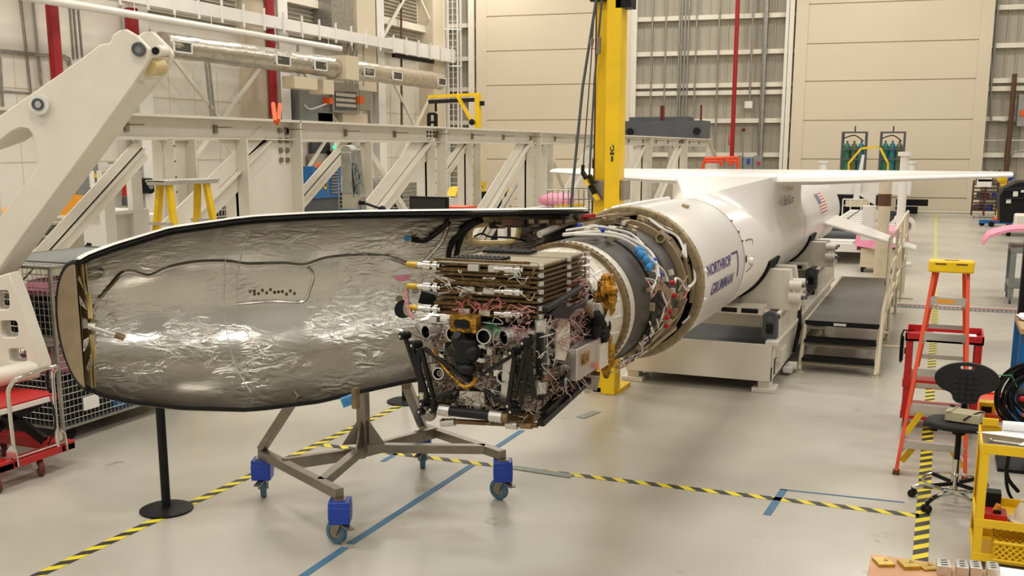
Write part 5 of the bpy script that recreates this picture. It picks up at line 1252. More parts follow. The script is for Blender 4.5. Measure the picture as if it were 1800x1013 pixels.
# ================================================================== LIFTING ARM AT THE LEFT
PA = at(150, 350, d=8.9); hn = V((math.sin(YAW) * -1, math.cos(YAW), 0)) * -1; ARM = (PA, hn); back = -hn * .5
def A_(q, k=0.0): return at(q[0], q[1], pl=(PA, hn)) - hn * k
ar = thing('crane_boom', 'huge white steel crane boom leaning across the left foreground', 'crane', A_((0, 655)) * 1.0)
ar.location.z = 0
out = [(-330, 370), (0, 203), (52, 167), (139, 106), (176, 78), (193, 75), (199, 60), (210, 53), (221, 51), (240, 62), (262, 86), (263, 98), (255, 116), (236, 146), (150, 266), (64, 382), (0, 470), (-90, 590), (-330, 640)]
holes = [[(-120, 290), (0, 247), (20, 231), (37, 224), (49, 226), (56, 236), (61, 252), (66, 290), (52, 316), (37, 334), (0, 381), (-120, 520)]]
mb = MB(); mb.prism([[A_(q) for q in out]] + [[A_(q) for q in h] for h in holes], -hn * .08); build('front_cheek', mb, 'cream_steel', ar, bevel=.012)
out2 = [q for q in out if not (193 <= q[0] <= 263 and q[1] < 120)]
i0 = out.index((176, 78))
out2 = out[:i0 + 1] + [(205, 92), (222, 125), (236, 146)] + out[14:]
mb = MB(); mb.prism([[A_(q, .08) for q in out2]] + [[A_(q, .08) for q in h] for h in holes], -hn * .4); build('arm_body', mb, 'cream_steel', ar, bevel=.01)
def B_(q, k=0.0): return at(q[0], q[1], pl=(PA - hn * .46, hn)) - hn * k
mb = MB(); mb.prism([[B_(q) for q in [(214, 92), (236, 66), (252, 56), (268, 55), (299, 86), (303, 96), (296, 118), (276, 146), (240, 185), (215, 160)]]], -hn * .08); build('rear_cheek', mb, 'cream_steel', ar, bevel=.012)
mb = MB(); mb.prism([A_((262, 99), .02), B_((298, 101)), B_((279, 139)), A_((240, 141), .02)], V((-.02, .03, 0))); build('cross_plate', mb, 'cream_steel', ar)
c = (A_((256, 118)) + B_((284, 118))) / 2; mb = MB(); ex = (B_((290, 118)) - A_((250, 118))).normalized(); mb.tube(c - ex * .1 + V((.02, -.03, 0)), c + ex * .14 + V((.02, -.03, 0)), .075, seg=20); build('spacer_tube', mb, 'nose_tan', ar)
for q, r0, col in (((245, 87), .055, 0), ((72, 184), .05, 1)):
    mb = MB()
    if col: mb.tube(A_(q), A_(q, -.05), .085, seg=24)
    p_ = build('pin_boss', mb if col else mb.tube(A_(q), A_(q, -.02), .06, seg=24), 'white_paint' if col else 'steel', ar)
    mb = MB(); k = -.05 if col else -.02; mb.pipe(A_(q, k), A_(q, k - .02), r0, r0 * .62); mb.tube(A_(q, k), A_(q, k - .01), r0 * .62, m=1); build('pin', mb, ['gray_dark', 'alu' if col else 'gray_panel'], p_)
mb = MB(); mb.tube(A_((268, 88), .08), B_((288, 90), .02), .05, seg=18); mb.tube(A_((268, 88), .08), A_((268, 88), .07), .032, m=1); build('cross_pin', mb, ['cream_steel', 'black'], ar)
# lower link with cut-outs and its hinge barrel
lo_ = [(-300, 470), (0, 486), (27, 477), (44, 520), (64, 580), (84, 638), (84, 650), (60, 655), (26, 664), (-300, 690)]
sq = lambda a, b, c, d: [(a, b + 4), (a + 4, b), (c - 4, b), (c, b + 4), (c + 2, d - 4), (c - 2, d), (a + 6, d), (a + 2, d - 4)]
hs = [sq(0, 507, 26, 541), sq(12, 560, 41, 589), sq(26, 609, 56, 632)]
mb = MB(); mb.prism([[A_(q, -.12) for q in lo_]] + [[A_(q, -.12) for q in h] for h in hs], -hn * .2); lk = build('lower_link', mb, 'cream_steel', ar, bevel=.012)
b0 = A_((8, 655), -.3); b1 = A_((70, 645), -.06)
mb = MB(); mb.tube(b0, b1, .085, seg=24); bl = build('hinge_barrel', mb, 'cream_steel', ar)
d = (b1 - b0).normalized(); mb = MB(); mb.pipe(b0 - d * .03, b0, .088, .04); mb.tube(b0 - d * .01, b0, .04, m=1); build('bearing', mb, ['gray_panel', 'black'], bl)
pb_ = A_((-300, 640), .1); mb = MB(); mb.mm((pb_.x - .35, pb_.y - .25, 0), (pb_.x + .3, pb_.y + .25, pb_.z + .25)); build('pedestal', mb, 'cream_steel', ar, bevel=.02)

# ================================================================== SCISSOR LIFT CART
lc = thing('scissor_cart', 'red scissor lift cart with chrome push handle at the left edge', 'lift cart', (-7.0, 5.95, 0))
hx = -6.93
mb = MB(); mb.mm((-7.9, 5.75, .16), (hx + .02, 5.9, .24)); mb.mm((-7.9, 6.4, .16), (hx + .02, 6.55, .24)); mb.mm((hx - .12, 5.75, .16), (hx + .02, 6.55, .22)); mb.mm((-7.9, 5.75, .16), (-7.8, 6.55, .22)); build('base_frame', mb, 'red', lc, bevel=.006)
mb = MB(); mb.mm((-7.95, 5.78, .6), (-7.02, 6.5, .67)); tp = build('table_top', mb, 'red', lc, bevel=.006)
mb = MB(); mb.mm((-7.0, 5.85, .61), (-7.018, 6.4, .65)); build('label_strip', mb, 'sign_white', tp)
for y in (5.85, 6.42):
    mb = MB(); mb.bar((-7.8, y, .26), (-7.15, y, .58), .04, .08); mb.bar((-7.8, y, .58), (-7.12, y, .24), .04, .08); build('scissor_arm', mb, 'black', lc)
mb = MB(); mb.tube((-7.5, 6.1, .25), (-7.25, 6.1, .45), .04); build('hydraulic_ram', mb, 'black', lc)
mb = MB(); mb.path([(hx, 5.93, .2), (hx, 5.92, .74), (hx + .02, 5.94, .86), (hx + .1, 5.99, .93), (hx + .1, 6.32, .95), (hx + .04, 6.38, .9), (hx, 6.38, .8), (hx, 6.38, .2)], .018, seg=10, smooth=3); build('push_handle', mb, 'chrome', lc)
mb = MB(); mb.tube((hx, 5.9, .24), (hx, 6.42, .24), .01); build('handle_crossbar', mb, 'chrome', lc)
for y in (5.9, 6.42):
    mb = MB(); mb.prism([(hx - .06, y, .18), (hx + .06, y, .18), (hx + .05, y, .32), (hx, y, .36), (hx - .06, y, .3)], (0, .014, 0)); build('handle_bracket', mb, 'chrome', lc)
mb = MB(); mb.path([(hx + .05, 6.3, .93), (hx - .02, 6.34, .8), (hx, 6.35, .7)], .012, smooth=3); mb.path([(hx, 6.36, .6), (hx + .01, 6.36, .4), (hx - .03, 6.3, .25)], .008, smooth=3); build('release_lever', mb, 'black', lc)
for x, y in ((-6.95, 5.72), (-6.98, 6.12), (-7.75, 5.8), (-7.75, 6.48)):
    if y == 6.12: y = 6.18
    mb = MB(); mb.bar((x - .03, y, .16), (x + .01, y, .07), .03, .06); mb.box((x - .02, y, .155), (.1, .1, .012)); cf = build('caster_fork', mb, 'alu', lc)
    mb = MB(); mb.lathe([(.02, -.02), (.07, -.022), (.075, 0), (.07, .022), (.02, .02)], (x + .01, y + .03, .075), (.5, .86, 0), seg=20); build('caster_wheel', mb, 'maroon', lc)
# ================================================================== WIRE CAGE CART
cg = thing('wire_cage_cart', 'galvanised wire mesh cage cart full of boxes behind the lift cart', 'cage cart', (-7.9, 7.8, 0))
X0, X1, Y0, Y1, ZB, ZT = -8.75, -7.5, 6.98, 8.72, .16, 1.68
mb = MB()
for x in (X0, X1):
    for y in (Y0, Y1): mb.bar((x, y, .1), (x, y, ZT), .03, .03)
for z in (ZB, ZT):
    for x in (X0, X1): mb.bar((x, Y0, z), (x, Y1, z), .025, .025)
    for y in (Y0, Y1): mb.bar((X0, y, z), (X1, y, z), .025, .025)
build('frame', mb, 'galv', cg)
for nm, o, a, b, na, nb_ in (('side_mesh', (X1, Y0, ZB), (0, Y1 - Y0, 0), (0, 0, ZT - ZB), 34, 24), ('front_mesh', (X0, Y0, ZB), (X1 - X0, 0, 0), (0, 0, ZT - ZB), 22, 24), ('top_mesh', (X0, Y0, ZT), (X1 - X0, 0, 0), (0, Y1 - Y0, 0), 22, 12), ('back_mesh', (X0, Y1, ZB), (X1 - X0, 0, 0), (0, 0, ZT - ZB), 16, 18)):
    build(nm, MB().wires(o, a, b, na, nb_, .0045), 'galv', cg)
mb = MB(); mb.mm((X0 + .02, Y0 + .02, ZB - .02), (X1 - .02, Y1 - .02, ZB + .005)); build('floor_panel', mb, 'gray_dark', cg)
mb = MB(); mb.mm((X0 + .1, Y0 + .3, ZT + .005), (X1 - .05, Y1 - .2, ZT + .02)); build('lid_sheet', mb, 'gray_panel', cg)
mb = MB(); mb.mm((X0 + .03, Y0 + .03, 1.02), (X1 - .03, Y1 - .03, 1.04)); build('shelf', mb, 'galv', cg)
mb = MB(); mb.box((X1 + .008, Y0 + .36, .34), (.004, .2, .13)); build('info_card', mb, 'sign_white', cg)
for x in (X0 + .12, X1 - .12):
    for y in (Y0 + .15, Y1 - .12):
        mb = MB(); mb.mm((x - .04, y - .05, .1), (x + .04, y + .05, ZB)); mb.tube((x - .025, y + .03, .075), (x + .025, y + .03, .075), .075, seg=18); build('caster', mb, 'black_rubber', cg)
def bx(name, x0, y0, z0, x1, y1, z1, m, lb, cat='box', grp='boxes in the wire cage', bev=.01):
    mb = MB(); mb.mm((x0, y0, z0), (x1, y1, z1)); return solo(name, mb, m, lb, cat, None, bevel=bev)
bx('storage_box', -8.5, 7.05, 1.045, -7.6, 7.9, 1.33, 'black', 'black box on the upper shelf of the wire cage nearest the lift cart')
bx('storage_box', -8.5, 7.08, .17, -7.6, 7.7, .55, 'black', 'black box on the cage floor beside the lift cart handle')
bx('storage_box', -8.5, 8.05, .17, -7.62, 8.42, .5, 'black_soft', 'dark box on the cage floor behind the small blue bin')
bx('storage_box', -8.4, 8.45, .17, -7.6, 8.66, .48, 'gray_dark', 'dark grey box at the far end of the cage floor')
bx('blue_bin', -7.85, 7.75, .17, -7.58, 8.0, .42, 'blue_bag', 'small blue bin on the floor of the wire cage', 'bin')
def bag(name, c, r, sc, m, lb):
    mb = MB(); mb.ball(c, r, 16, 10, sc=sc); mb.v = [p + V((rnd.uniform(-.03, .03), rnd.uniform(-.03, .03), rnd.uniform(-.02, .02))) for p in mb.v]; z0 = c[2] - r * sc[2]; return solo(name, mb, m, lb, 'bag', ang=60)
bag('pink_bag', (-7.98, 7.4, .7), .3, (1.2, 1.1, .45), 'pink', 'crumpled pink plastic bag lying on the black box in the wire cage')
bag('pink_bag', (-8.0, 7.5, 1.42), .28, (1.2, 1.3, .3), 'pink', 'pink plastic wrap on the upper black box in the wire cage')
# ================================================================== THINGS BEHIND THE TRUSSES
yl = thing('platform_ladder', 'yellow twin step ladder with a grey top in front of the truss behind the fairing', 'ladder', (-7.9, 9.3, 0))
ya, yb = 8.85, 9.75; zt = 2.42
mb = MB(); mb.mm((-8.0, ya, zt - .05), (-7.75, yb, zt)); mb.mm((-8.02, ya + .0, zt - .02), (-7.73, yb, zt + .005)); build('top_cap', mb, 'alu', yl, bevel=.005)
for y in (ya + .08, yb - .2):
    for xs in (-1, 1):
        mb = MB(); mb.bar((-7.87 + xs * .06, y + .05, zt - .05), (-7.87 + xs * .38, y + .05 - .12 * (1 if y < 9.2 else -1), .0), .05, .075); build('rail', mb, 'yellow_cart', yl)
for z in (.4, .75, 1.1, 1.45, 1.8):
    f = (zt - z) / zt; mb = MB(); mb.mm((-7.87 + .06 + .32 * f - .03, ya + .0, z), (-7.87 + .06 + .32 * f + .05, yb - .08, z + .03)); build('rung', mb, 'alu', yl)
mb = MB(); mb.bar((-7.72, ya + .05, 1.95), (-8.05, ya + .05, 1.95), .03, .03); mb.bar((-7.72, yb - .15, 1.95), (-8.05, yb - .15, 1.95), .03, .03); explode('spreader', mb, 'alu', yl)
WX = XL + .05
def wall_item(name, q, X, dep, m, lb, cat, r=0):
    mb = MB(); pxbox(mb, *q, X, dep); return solo(name, mb, m, lb, cat)
solo('fire_extinguisher', (lambda mb: (mb.tube(at(222, 345, x=WX + .3), at(222, 325, x=WX + .3), .13, seg=14), mb.ball(at(222, 325, x=WX + .3), .13), mb.tube(at(222, 362, x=WX + .3), at(222, 346, x=WX + .3), .13, seg=14, m=1), mb.path([at(222, 322, x=WX + .3), at(219, 316, x=WX + .3), at(226, 312, x=WX + .3)], .03, m=1), mb)[-1])(MB()), ['red', 'gray_dark'], 'red fire extinguisher on the wall seen below the truss', 'fire extinguisher')
mb = MB(); pxbox(mb, 228, 262, 242, 280, WX + .05, .04); pxbox(mb, 230, 264, 240, 276, WX + .06, .03, 1); solo('wall_sign', mb, ['maroon', 'ladder_orange'], 'dark framed orange-red sign on the wall above the fire extinguisher', 'sign')
mb = MB(); c = at(260, 327, x=WX + .75); mb.tube(c + V((-.35, 0, 0)), c + V((.1, 0, 0)), .24, seg=20); mb.tube(c + V((.1, 0, 0)), c + V((.14, 0, 0)), .1, m=1); mb.bar(c + V((-.6, 0, 0)), c + V((-.3, 0, 0)), .1, .1); solo('hose_reel', mb, ['black', 'gray_panel'], 'black hose reel on the wall left of the yellow ladder', 'hose reel')
mb = MB(); pxbox(mb, 275, 280, 287, 295, WX + .5, .4); c = at(281, 288, x=WX + .3); mb.bar(c, c + V((0, -2.2, .05)), .05, .05, m=1); mb.bar(c + V((0, -1.2, .8)), c + V((0, -1.2, -1.2)), .05, .05, m=1); solo('wall_speaker', mb, ['black', 'gray_panel'], 'black box on a grey wall bracket above the yellow ladder', 'speaker')
mb = MB(); pxbox(mb, 138, 288, 172, 362, WX + .4, .4); pxbox(mb, 159, 300, 165, 330, WX + .43, .03, 2); pxbox(mb, 170, 305, 176, 313, WX + .5, .3, 1); solo('electrical_cabinet', mb, ['gray_panel', 'yellow', 'sign_white'], 'grey electrical cabinet with a yellow switch seen under the white arm', 'electrical cabinet')
mb = MB(); a = at(112, 368, x=-17); mb.prism([a + V((0, -.8, -.3)), a + V((0, .75, -.3)), a + V((0, .7, .25)), a + V((0, .3, .3)), a + V((0, -.6, -.05))], (-1.2, 0, 0)); mb.mm((a.x - 1.2, a.y - .8, 0), (a.x, a.y + .75, a.z - .32), m=1); solo('amber_machine', mb, ['amber', 'cream_steel'], 'amber yellow machine housing on a pale base behind the white arm', 'machine')
mb = MB(); pxbox(mb, 195, 372, 262, 450, -11.4, .5); a = at(195, 450, x=-11.4); b = at(262, 372, x=-11.4); mb.mm((-11.9, a.y, 0), (-11.4, b.y, a.z)); pxbox(mb, 188, 367, 262, 376, -11.3, .7); 
for px in (190, 240): pxbox(mb, px, 300, px + 8, 455, -11.3, .1)
solo('white_cabinet', mb, 'white_paint', 'low white cabinet with posts behind the diagonal below the white arm', 'cabinet')
mb = MB(); pxbox(mb, 268, 375, 300, 440, -12.2, .5); a = at(268, 440, x=-12.2); b = at(300, 375, x=-12.2); mb.mm((-12.7, a.y, 0), (-12.2, b.y, a.z)); solo('white_cabinet', mb, 'white_paint', 'white cabinet half hidden by the yellow ladder', 'cabinet')
mb = MB()
for k in range(3): pxbox(mb, 84 + k * 10, 388 + k * 22, 142, 394 + k * 22, -12.5, .8)
a = at(90, 440, x=-12.9); b = at(140, 440, x=-12.9); mb.mm((-13.2, a.y, 0), (-12.6, b.y, 1.7)); solo('shelf_unit', mb, 'clad_gray', 'grey-green stacked trays behind the white arm', 'shelf')
mb = MB(); mb.path([at(150, 455, x=-8.9), at(157, 428, x=-8.9)], .03); mb.path([at(157, 455, x=-8.9), at(156, 432, x=-8.9)], .02); c = at(154, 456, x=-8.9); mb.tube((c.x, c.y, 1.69), c, .02, seg=6); solo('clamp', mb, 'black', 'small black clamp standing up behind the wire cage', 'clamp')
def wcage(name, q0, q1, X, lb):
    a = at(*q0, x=X); b = at(*q1, x=X); zt, zb = a.z, max(.3, at(q0[0], q1[1], x=X).z); t = thing(name, lb, 'wire bin', (X, (a.y + b.y) / 2, 0))
    mb = MB(); mb.wires((X, a.y, .25), (0, b.y - a.y, 0), (0, 0, zt - .25), 14, 12, .02); build('front_mesh', mb, 'galv', t)
    mb = MB(); mb.wires((X - 1, a.y, .25), (1, 0, 0), (0, 0, zt - .25), 6, 12, .015); mb.wires((X - 1, b.y, .25), (1, 0, 0), (0, 0, zt - .25), 6, 12, .015); explode('side_mesh', mb, 'galv', t) if False else build('side_mesh', mb, 'galv', t)
    mb = MB(); mb.mm((X - 1, a.y + .1, 0), (X - .1, b.y - .1, zt * .8)); build('contents', mb, 'black_soft', t)
wcage('wire_bin', (642, 318), (702, 365), -17, 'wire mesh bin seen between the blue-banded post and the diagonal'); wcage('wire_bin', (708, 322), (736, 360), -15.2, 'second wire mesh bin seen right of the diagonal'); wcage('wire_bin', (372, 335), (445, 395), -14, 'wire mesh bin seen between the diagonals left of the wide truss post')
mb = MB(); pxbox(mb, 424, 311, 441, 319, -14.2, .6); a = at(432, 316, x=-14.5); mb.mm((-14.6, a.y - .05, 0), (-14.4, a.y + .05, a.z)); solo('orange_bumper', mb, 'ladder_orange', 'orange padded bar on a stand behind the wide truss post', 'bumper')
bc = thing('tool_cabinet', 'blue drawer cabinet behind the truss seen in the first big opening', 'tool cabinet', (-21, 32, 0)); X = -20.5
a = at(551, 293, x=X); b = at(601, 350, x=X); z0 = at(551, 350, x=X).z
mb = MB(); mb.mm((X - .8, a.y, z0), (X, b.y, a.z)); build('body', mb, 'blue_cabinet', bc, bevel=.02)
ym = a.y + (b.y - a.y) * .5
for k in range(8): mb = MB(); z = z0 + .15 + k * (a.z - z0 - .3) / 7.5; mb.mm((X, ym + .15, z), (X + .06, b.y - .25, z + .06)); build('drawer_pull', mb, 'galv', bc)
mb = MB(); mb.mm((X, ym - .1, z0 + .1), (X + .02, ym - .04, a.z - .1)); build('hinge_strip', mb, 'galv', bc)
mb = MB(); c = V((X + .01, a.y + (b.y - a.y) * .3, z0 + (a.z - z0) * .42)); mb.box(c, (.02, .4, .12)); mb.box(c + V((0, -.16, 0)), (.02, .12, .3)); mb.box(c + V((0, .16, 0)), (.02, .12, .3)); build('yellow_decal', mb, 'yellow', bc)
mb = MB(); mb.bar(c + V((0, -.45, .6)), c + V((0, -.1, .8)), .02, .12, up=(1, 0, 0)); build('orange_decal', mb, 'orange', bc)
mb = MB(); mb.mm((X - .9, a.y - .3, 0), (X - .1, b.y + .5, z0)); build('plinth', mb, 'gray_dark', bc)
mb = MB(); pxbox(mb, 588, 250, 606, 272, WX + .6, .2); pxbox(mb, 588, 256, 592, 262, WX + .65, .1, 1); pxbox(mb, 586, 266, 600, 273, WX + .7, .3, 2); solo('charger_box', mb, ['white_paint', 'green_light', 'black'], 'white wall box with a green light above the blue cabinet', 'wall box')
mb = MB(); pxbox(mb, 550, 250, 586, 270, WX + .2, .15); pxbox(mb, 550, 270, 600, 310, WX + .3, .2, 1); solo('tool_board', mb, ['gray_dark', 'clad_gray'], 'grey tool board on the wall above the blue cabinet', 'board')
# lift post with blue band
lp = thing('lift_post', 'grey telescopic post with a blue band and a black boom behind the fairing', 'post', (-7.9, 12.3, 0))
mb = MB(); lq = at(617, 300, y=12.2).x + 7.93; i_ = 0
mb.bar((-7.95, 12.2, .05), (-7.95, 12.2, 2.72), .16, .18); mb.tube((-7.95, 12.12, 2.72), (-7.95, 12.28, 2.72), .09, seg=20); mb.bar((-7.82, 12.3, 1.9), (-7.9, 12.3, 2.75), .06, .14); mb.mm((-8.2, 11.9, 0), (-7.7, 12.5, .06)); build('column', mb, 'galv', lp, bevel=.01)
mb = MB(); mb.mm((-8.04, 12.1, 1.7), (-7.8, 12.36, 1.95)); build('blue_band', mb, 'blue_cabinet', lp)
mb = MB(); mb.mm((-8.03, 12.11, 1.95), (-7.81, 12.35, 2.15)); build('pale_sleeve', mb, 'clad_gray', lp)
mb = MB()
for k in range(16): mb.path([V((-7.86 + rnd.uniform(-.03, .06), 12.2 + rnd.uniform(-.1, .1), 2.2 + rnd.uniform(-.1, .4))) for _ in range(4)], .008, smooth=3)
build('tangled_cable', mb, 'gray_panel', lp)
mb = MB(); pts = [q - V((lq, 0, 0)) for q in (at(640, 357, y=12.2), at(672, 368, y=12.2), at(700, 378, y=12.2), at(722, 384, y=12.2))]; mb.path([V((-7.82, 12.2, pts[0].z + .02))] + pts, .018); mb.ball(pts[1], .05); mb.ball(pts[2], .05); mb.bar(pts[0], V((-7.95, 12.2, pts[0].z)), .05, .05); build('boom', mb, 'black', lp)
lp.location.x += lq
mn = thing('monitor', 'black flat monitor on a stand behind the top edge of the fairing', 'monitor', (-6.2, 12, 0))
mb = MB(); a = at(720, 384, y=12); b = at(790, 353, y=12); Q = (0, 0, R(-8)); cm = (a + b) / 2; w_ = (b.x - a.x) * 1.02
mb.box(cm, (w_, .05, .34), Q); build('housing', mb, 'black', mn, bevel=.006); mb = MB(); mb.box(cm + V((-.004, -.028, 0)), (w_ - .05, .004, .28), Q); build('screen', mb, 'screen', mn)
mb = MB(); mb.tube((cm.x, 12.06, .03), (cm.x, 12.06, cm.z), .03); mb.mm((cm.x - .3, 11.8, 0), (cm.x + .3, 12.3, .04)); build('stand', mb, 'black', mn)
# clutter behind the near truss, right part
mb = MB(); a = at(793, 385, y=14); mb.mm((a.x - .3, 14, 1.6), (a.x + .2, 14.5, 1.9)); mb.mm((a.x - .25, 14.05, 0), (a.x + .15, 14.45, 1.6), m=1); solo('red_crate', mb, ['ladder_orange', 'galv'], 'orange-red crate on a stand right of the monitor', 'crate')
mb = MB(); a = at(847, 318, x=-13); mb.prism([at(830, 345, x=-13), at(858, 346, x=-13), at(850, 330, x=-13), at(832, 325, x=-13)], (-.3, 0, 0)); mb.prism([at(840, 318, x=-13), at(856, 320, x=-13), at(853, 332, x=-13)], (-.3, 0, 0)); mb.prism([at(800, 345, x=-13), at(811, 345, x=-13), at(812, 328, x=-13), at(806, 330, x=-13)], (-.3, 0, 0)); a = at(845, 346, x=-13.1); mb.mm((-13.3, a.y - 3, 0), (-13, a.y + .4, a.z + .05), m=1); solo('yellow_fixture', mb, ['yellow', 'white_paint'], 'yellow cut-out plates of a fixture on a white base behind the truss', 'fixture')
mb = MB(); pxbox(mb, 880, 336, 898, 385, -11.5, .6); a = at(880, 385, x=-11.5); b = at(898, 336, x=-11.5); mb.mm((-12.1, a.y, 0), (-11.5, b.y, a.z)); 
for px in (880, 893): mb.path([at(px, 368, x=-11.45), at(px, 315, x=-11.45)], .035, m=1)
for py in (318, 342, 366): mb.path([at(878, py, x=-11.4), at(898, py, x=-11.4)], .035, m=1)
solo('guarded_machine', mb, ['black', 'yellow'], 'black machine behind yellow guard bars beyond the truss', 'machine')
mb = MB(); c = at(883, 367, x=-11.2); mb.lathe([(.2, -.04), (.42, -.04), (.42, .04), (.2, .04)], (c.x, c.y, .46 + 0.9), (1, .2, 0), seg=24); mb.lathe([(0, -.03), (.3, -.03), (.3, .03), (0, .03)], (c.x, c.y, .46 + .9), (1, .2, 0), seg=20, m=1); mb.mm((c.x - .1, c.y - .1, 0), (c.x + .1, c.y + .1, .95), m=1); solo('hose_drum', mb, ['black', 'white_paint'], 'white hose drum with black rim in front of the yellow guard bars', 'hose drum')
bw = thing('wire_basket_cart', 'wire basket cart with a yellow bar behind the fairing end', 'basket cart', (-5.2, 14.2, 0)); y = 14.2
a = at(962, 385, y=y); b = at(1036, 335, y=y)
mb = MB(); mb.wires((a.x, y, 1.2), (b.x - a.x, 0, 0), (0, 0, b.z - 1.2), 8, 8, .006); mb.wires((a.x, y + .7, 1.2), (b.x - a.x, 0, 0), (0, 0, b.z - 1.2), 8, 6, .006); mb.wires((b.x, y, 1.2), (0, .7, 0), (0, 0, b.z - 1.2), 6, 6, .006); build('basket', mb, 'galv', bw)
mb = MB(); mb.mm((a.x, y, 1.16), (b.x, y + .7, 1.2)); 
for x in (a.x + .05, b.x - .05):
    for yy in (y + .05, y + .65): mb.bar((x, yy, 0), (x, yy, 1.18), .04, .04)
build('tray', mb, 'galv', bw)
mb = MB(); mb.bar((a.x + .08, y + .1, 1.9), (b.x - .12, y + .1, 1.93), .06, .09); mb.mm((a.x + .1, y + .2, 1.2), (b.x - .1, y + .6, 1.8), m=1); mb.bar((a.x + .1, y + .1, 1.2), (a.x + .1, y + .1, 1.9), .03, .03); build('yellow_bar', mb, ['yellow', 'black_soft'], bw)
bag('pink_bag', (-7.2, 19.6, 1.75), .35, (1.1, 1, .4), 'pink', 'pink plastic bundle behind the near truss left of the wire basket')
mb = MB(); mb.mm((-7.7, 19.1, 0), (-6.7, 20.1, 1.6)); solo('white_crate', mb, 'white_paint', 'white crate carrying the pink bundle behind the truss', 'crate')
# jib crane by the far corner
jx, jy = -15.0, 30.5
q = at(840, 165, y=jy); jx = q.x; zt = q.z
jc = thing('jib_crane', 'yellow jib crane with diagonal brace before the far left corner', 'crane', (jx, jy, 0))
mb = MB(); mb.bar((jx, jy, 0), (jx, jy, zt), .16, .16); mb.mm((jx - .4, jy - .4, 0), (jx + .4, jy + .4, .06)); build('mast', mb, 'yellow', jc)
l = at(754, 172, y=jy).x; mb = MB(); mb.bar((l, jy, zt - .06), (jx + .05, jy, zt - .02), .12, .1); build('boom', mb, 'yellow', jc)
mb = MB(); mb.bar((l, jy, zt - .22), (jx + .0, jy, zt - .18), .1, .12); build('boom_rail', mb, 'black_soft', jc)
e = at(805, 165, y=jy); f = at(833, 215, y=jy); mb = MB(); mb.bar((e.x, jy - .1, zt), (f.x, jy - .1, f.z), .1, .1); build('brace', mb, 'yellow', jc)
mb = MB(); mb.ball((f.x, jy - .15, f.z), .1); mb.box((jx + .15, jy, zt - .3), (.12, .1, .14)); h_ = at(766, 188, y=jy); mb.tube((h_.x, jy, zt - .2), (h_.x, jy, h_.z), .02, seg=5); mb.box((h_.x, jy, h_.z), (.06, .06, .3)); build('hoist', mb, 'black', jc)
mb = MB()
for px in (754, 766): mb.path([at(px, 240, y=33), at(px, 200, y=33)], .07)
for py in (200, 215, 230): mb.path([at(754, py, y=33), at(766, py, y=33)], .05)
a = at(760, 235, y=33); mb.mm((a.x - .1, 32.9, 0), (a.x + .1, 33.1, a.z)); solo('black_rack', mb, 'black', 'narrow black frame rack standing below the yellow jib crane', 'rack')
# ================================================================== YELLOW MAST WITH ROPES
ym_ = thing('lifting_mast', 'tall yellow lifting mast standing behind the open rocket end', 'mast', (-3.5, 11.0, 0)); my = 11.0
a = at(1068, 200, y=my)
mb = MB(); mb.mm((a.x + .0, my - .1, 0.0), (a.x + .17, my + .12, 8.5)); build('front_column', mb, 'yellow', ym_, bevel=.012)
mb = MB(); mb.mm((a.x - .14, my + .0, 2.35), (a.x + .0, my + .2, 8.5)); build('rear_column', mb, 'yellow', ym_, bevel=.01)
mb = MB(); mb.mm((a.x - .165, my + .03, 2.4), (a.x - .14, my + .15, 8.5)); build('wear_strip', mb, 'maroon', ym_)
mb = MB(); mb.mm((a.x - .15, my + .0, 0), (a.x + .0, my + .18, 2.2)); build('lower_column', mb, 'yellow', ym_)
mb = MB(); mb.mm((a.x - .2, my - .06, 2.2), (a.x + .0, my + .25, 2.42)); mb.mm((a.x + .17, my - .05, 2.2), (a.x + .22, my + .2, 2.42)); explode('collar', mb, 'steel', ym_, bevel=.01)
mb = MB(); mb.mm((a.x - .55, my + .0, 0), (a.x + .2, my + .45, .05)); build('base_plate', mb, 'yellow', ym_)
mb = MB(); c = at(1095, 2, y=my); mb.mm((c.x - .05, my - .1, c.z - .08), (c.x + .12, my + .1, c.z + .3)); c = at(1050, 0, y=my); mb.mm((c.x - .06, my - .08, c.z - .02), (c.x + .12, my + .0, c.z + .2)); explode('pulley_block', mb, 'black', ym_)
mb = MB(); lx = lambda u, v: V((a.x + .06 + .05 * (1 - v), my - .1015, 2.62 + .2 * u))
mb.add([lx(.0, .1), lx(.0, .6), lx(.3, .6), lx(.3, .1)], [(0, 1, 2, 3)]); mb.add([lx(.36, -.1), lx(.36, .9), lx(.5, .9), lx(.5, -.1)], [(0, 1, 2, 3)])
ring_ = [lx(.72 + .2 * math.sin(R(t)), .4 + .5 * math.cos(R(t))) for t in range(0, 360, 30)]; rin = [lx(.72 + .1 * math.sin(R(t)), .4 + .25 * math.cos(R(t))) for t in range(0, 360, 30)]
mb.add(ring_ + rin, [(k, (k + 1) % 12, 12 + (k + 1) % 12, 12 + k) for k in range(12) if k not in (1, 2)]); build('dark_emblem', mb, 'ink', ym_)
ry = my - .12
mb = MB(); mb.path([at(1048, 0, y=ry), at(1024, 155, y=ry), at(1004, 355, y=ry)], .016, seg=6); e0 = at(1004, 355, y=ry); mb.path([e0, V((e0.x, ry, .9)), V((e0.x, ry + .1, .06))], .016, seg=6); build('rope', mb, 'gray_dark', ym_)
mb = MB(); mb.path([at(1046, 0, y=ry), at(1038, 120, y=ry), at(1025, 290, y=ry)], .008, seg=5); build('rope', mb, 'gray_dark', ym_)
mb = MB(); mb.path([at(1058, 0, y=ry), at(1045, 140, y=ry), at(1036, 308, y=ry)], .012, seg=6); build('rope', mb, 'gray_dark', ym_)
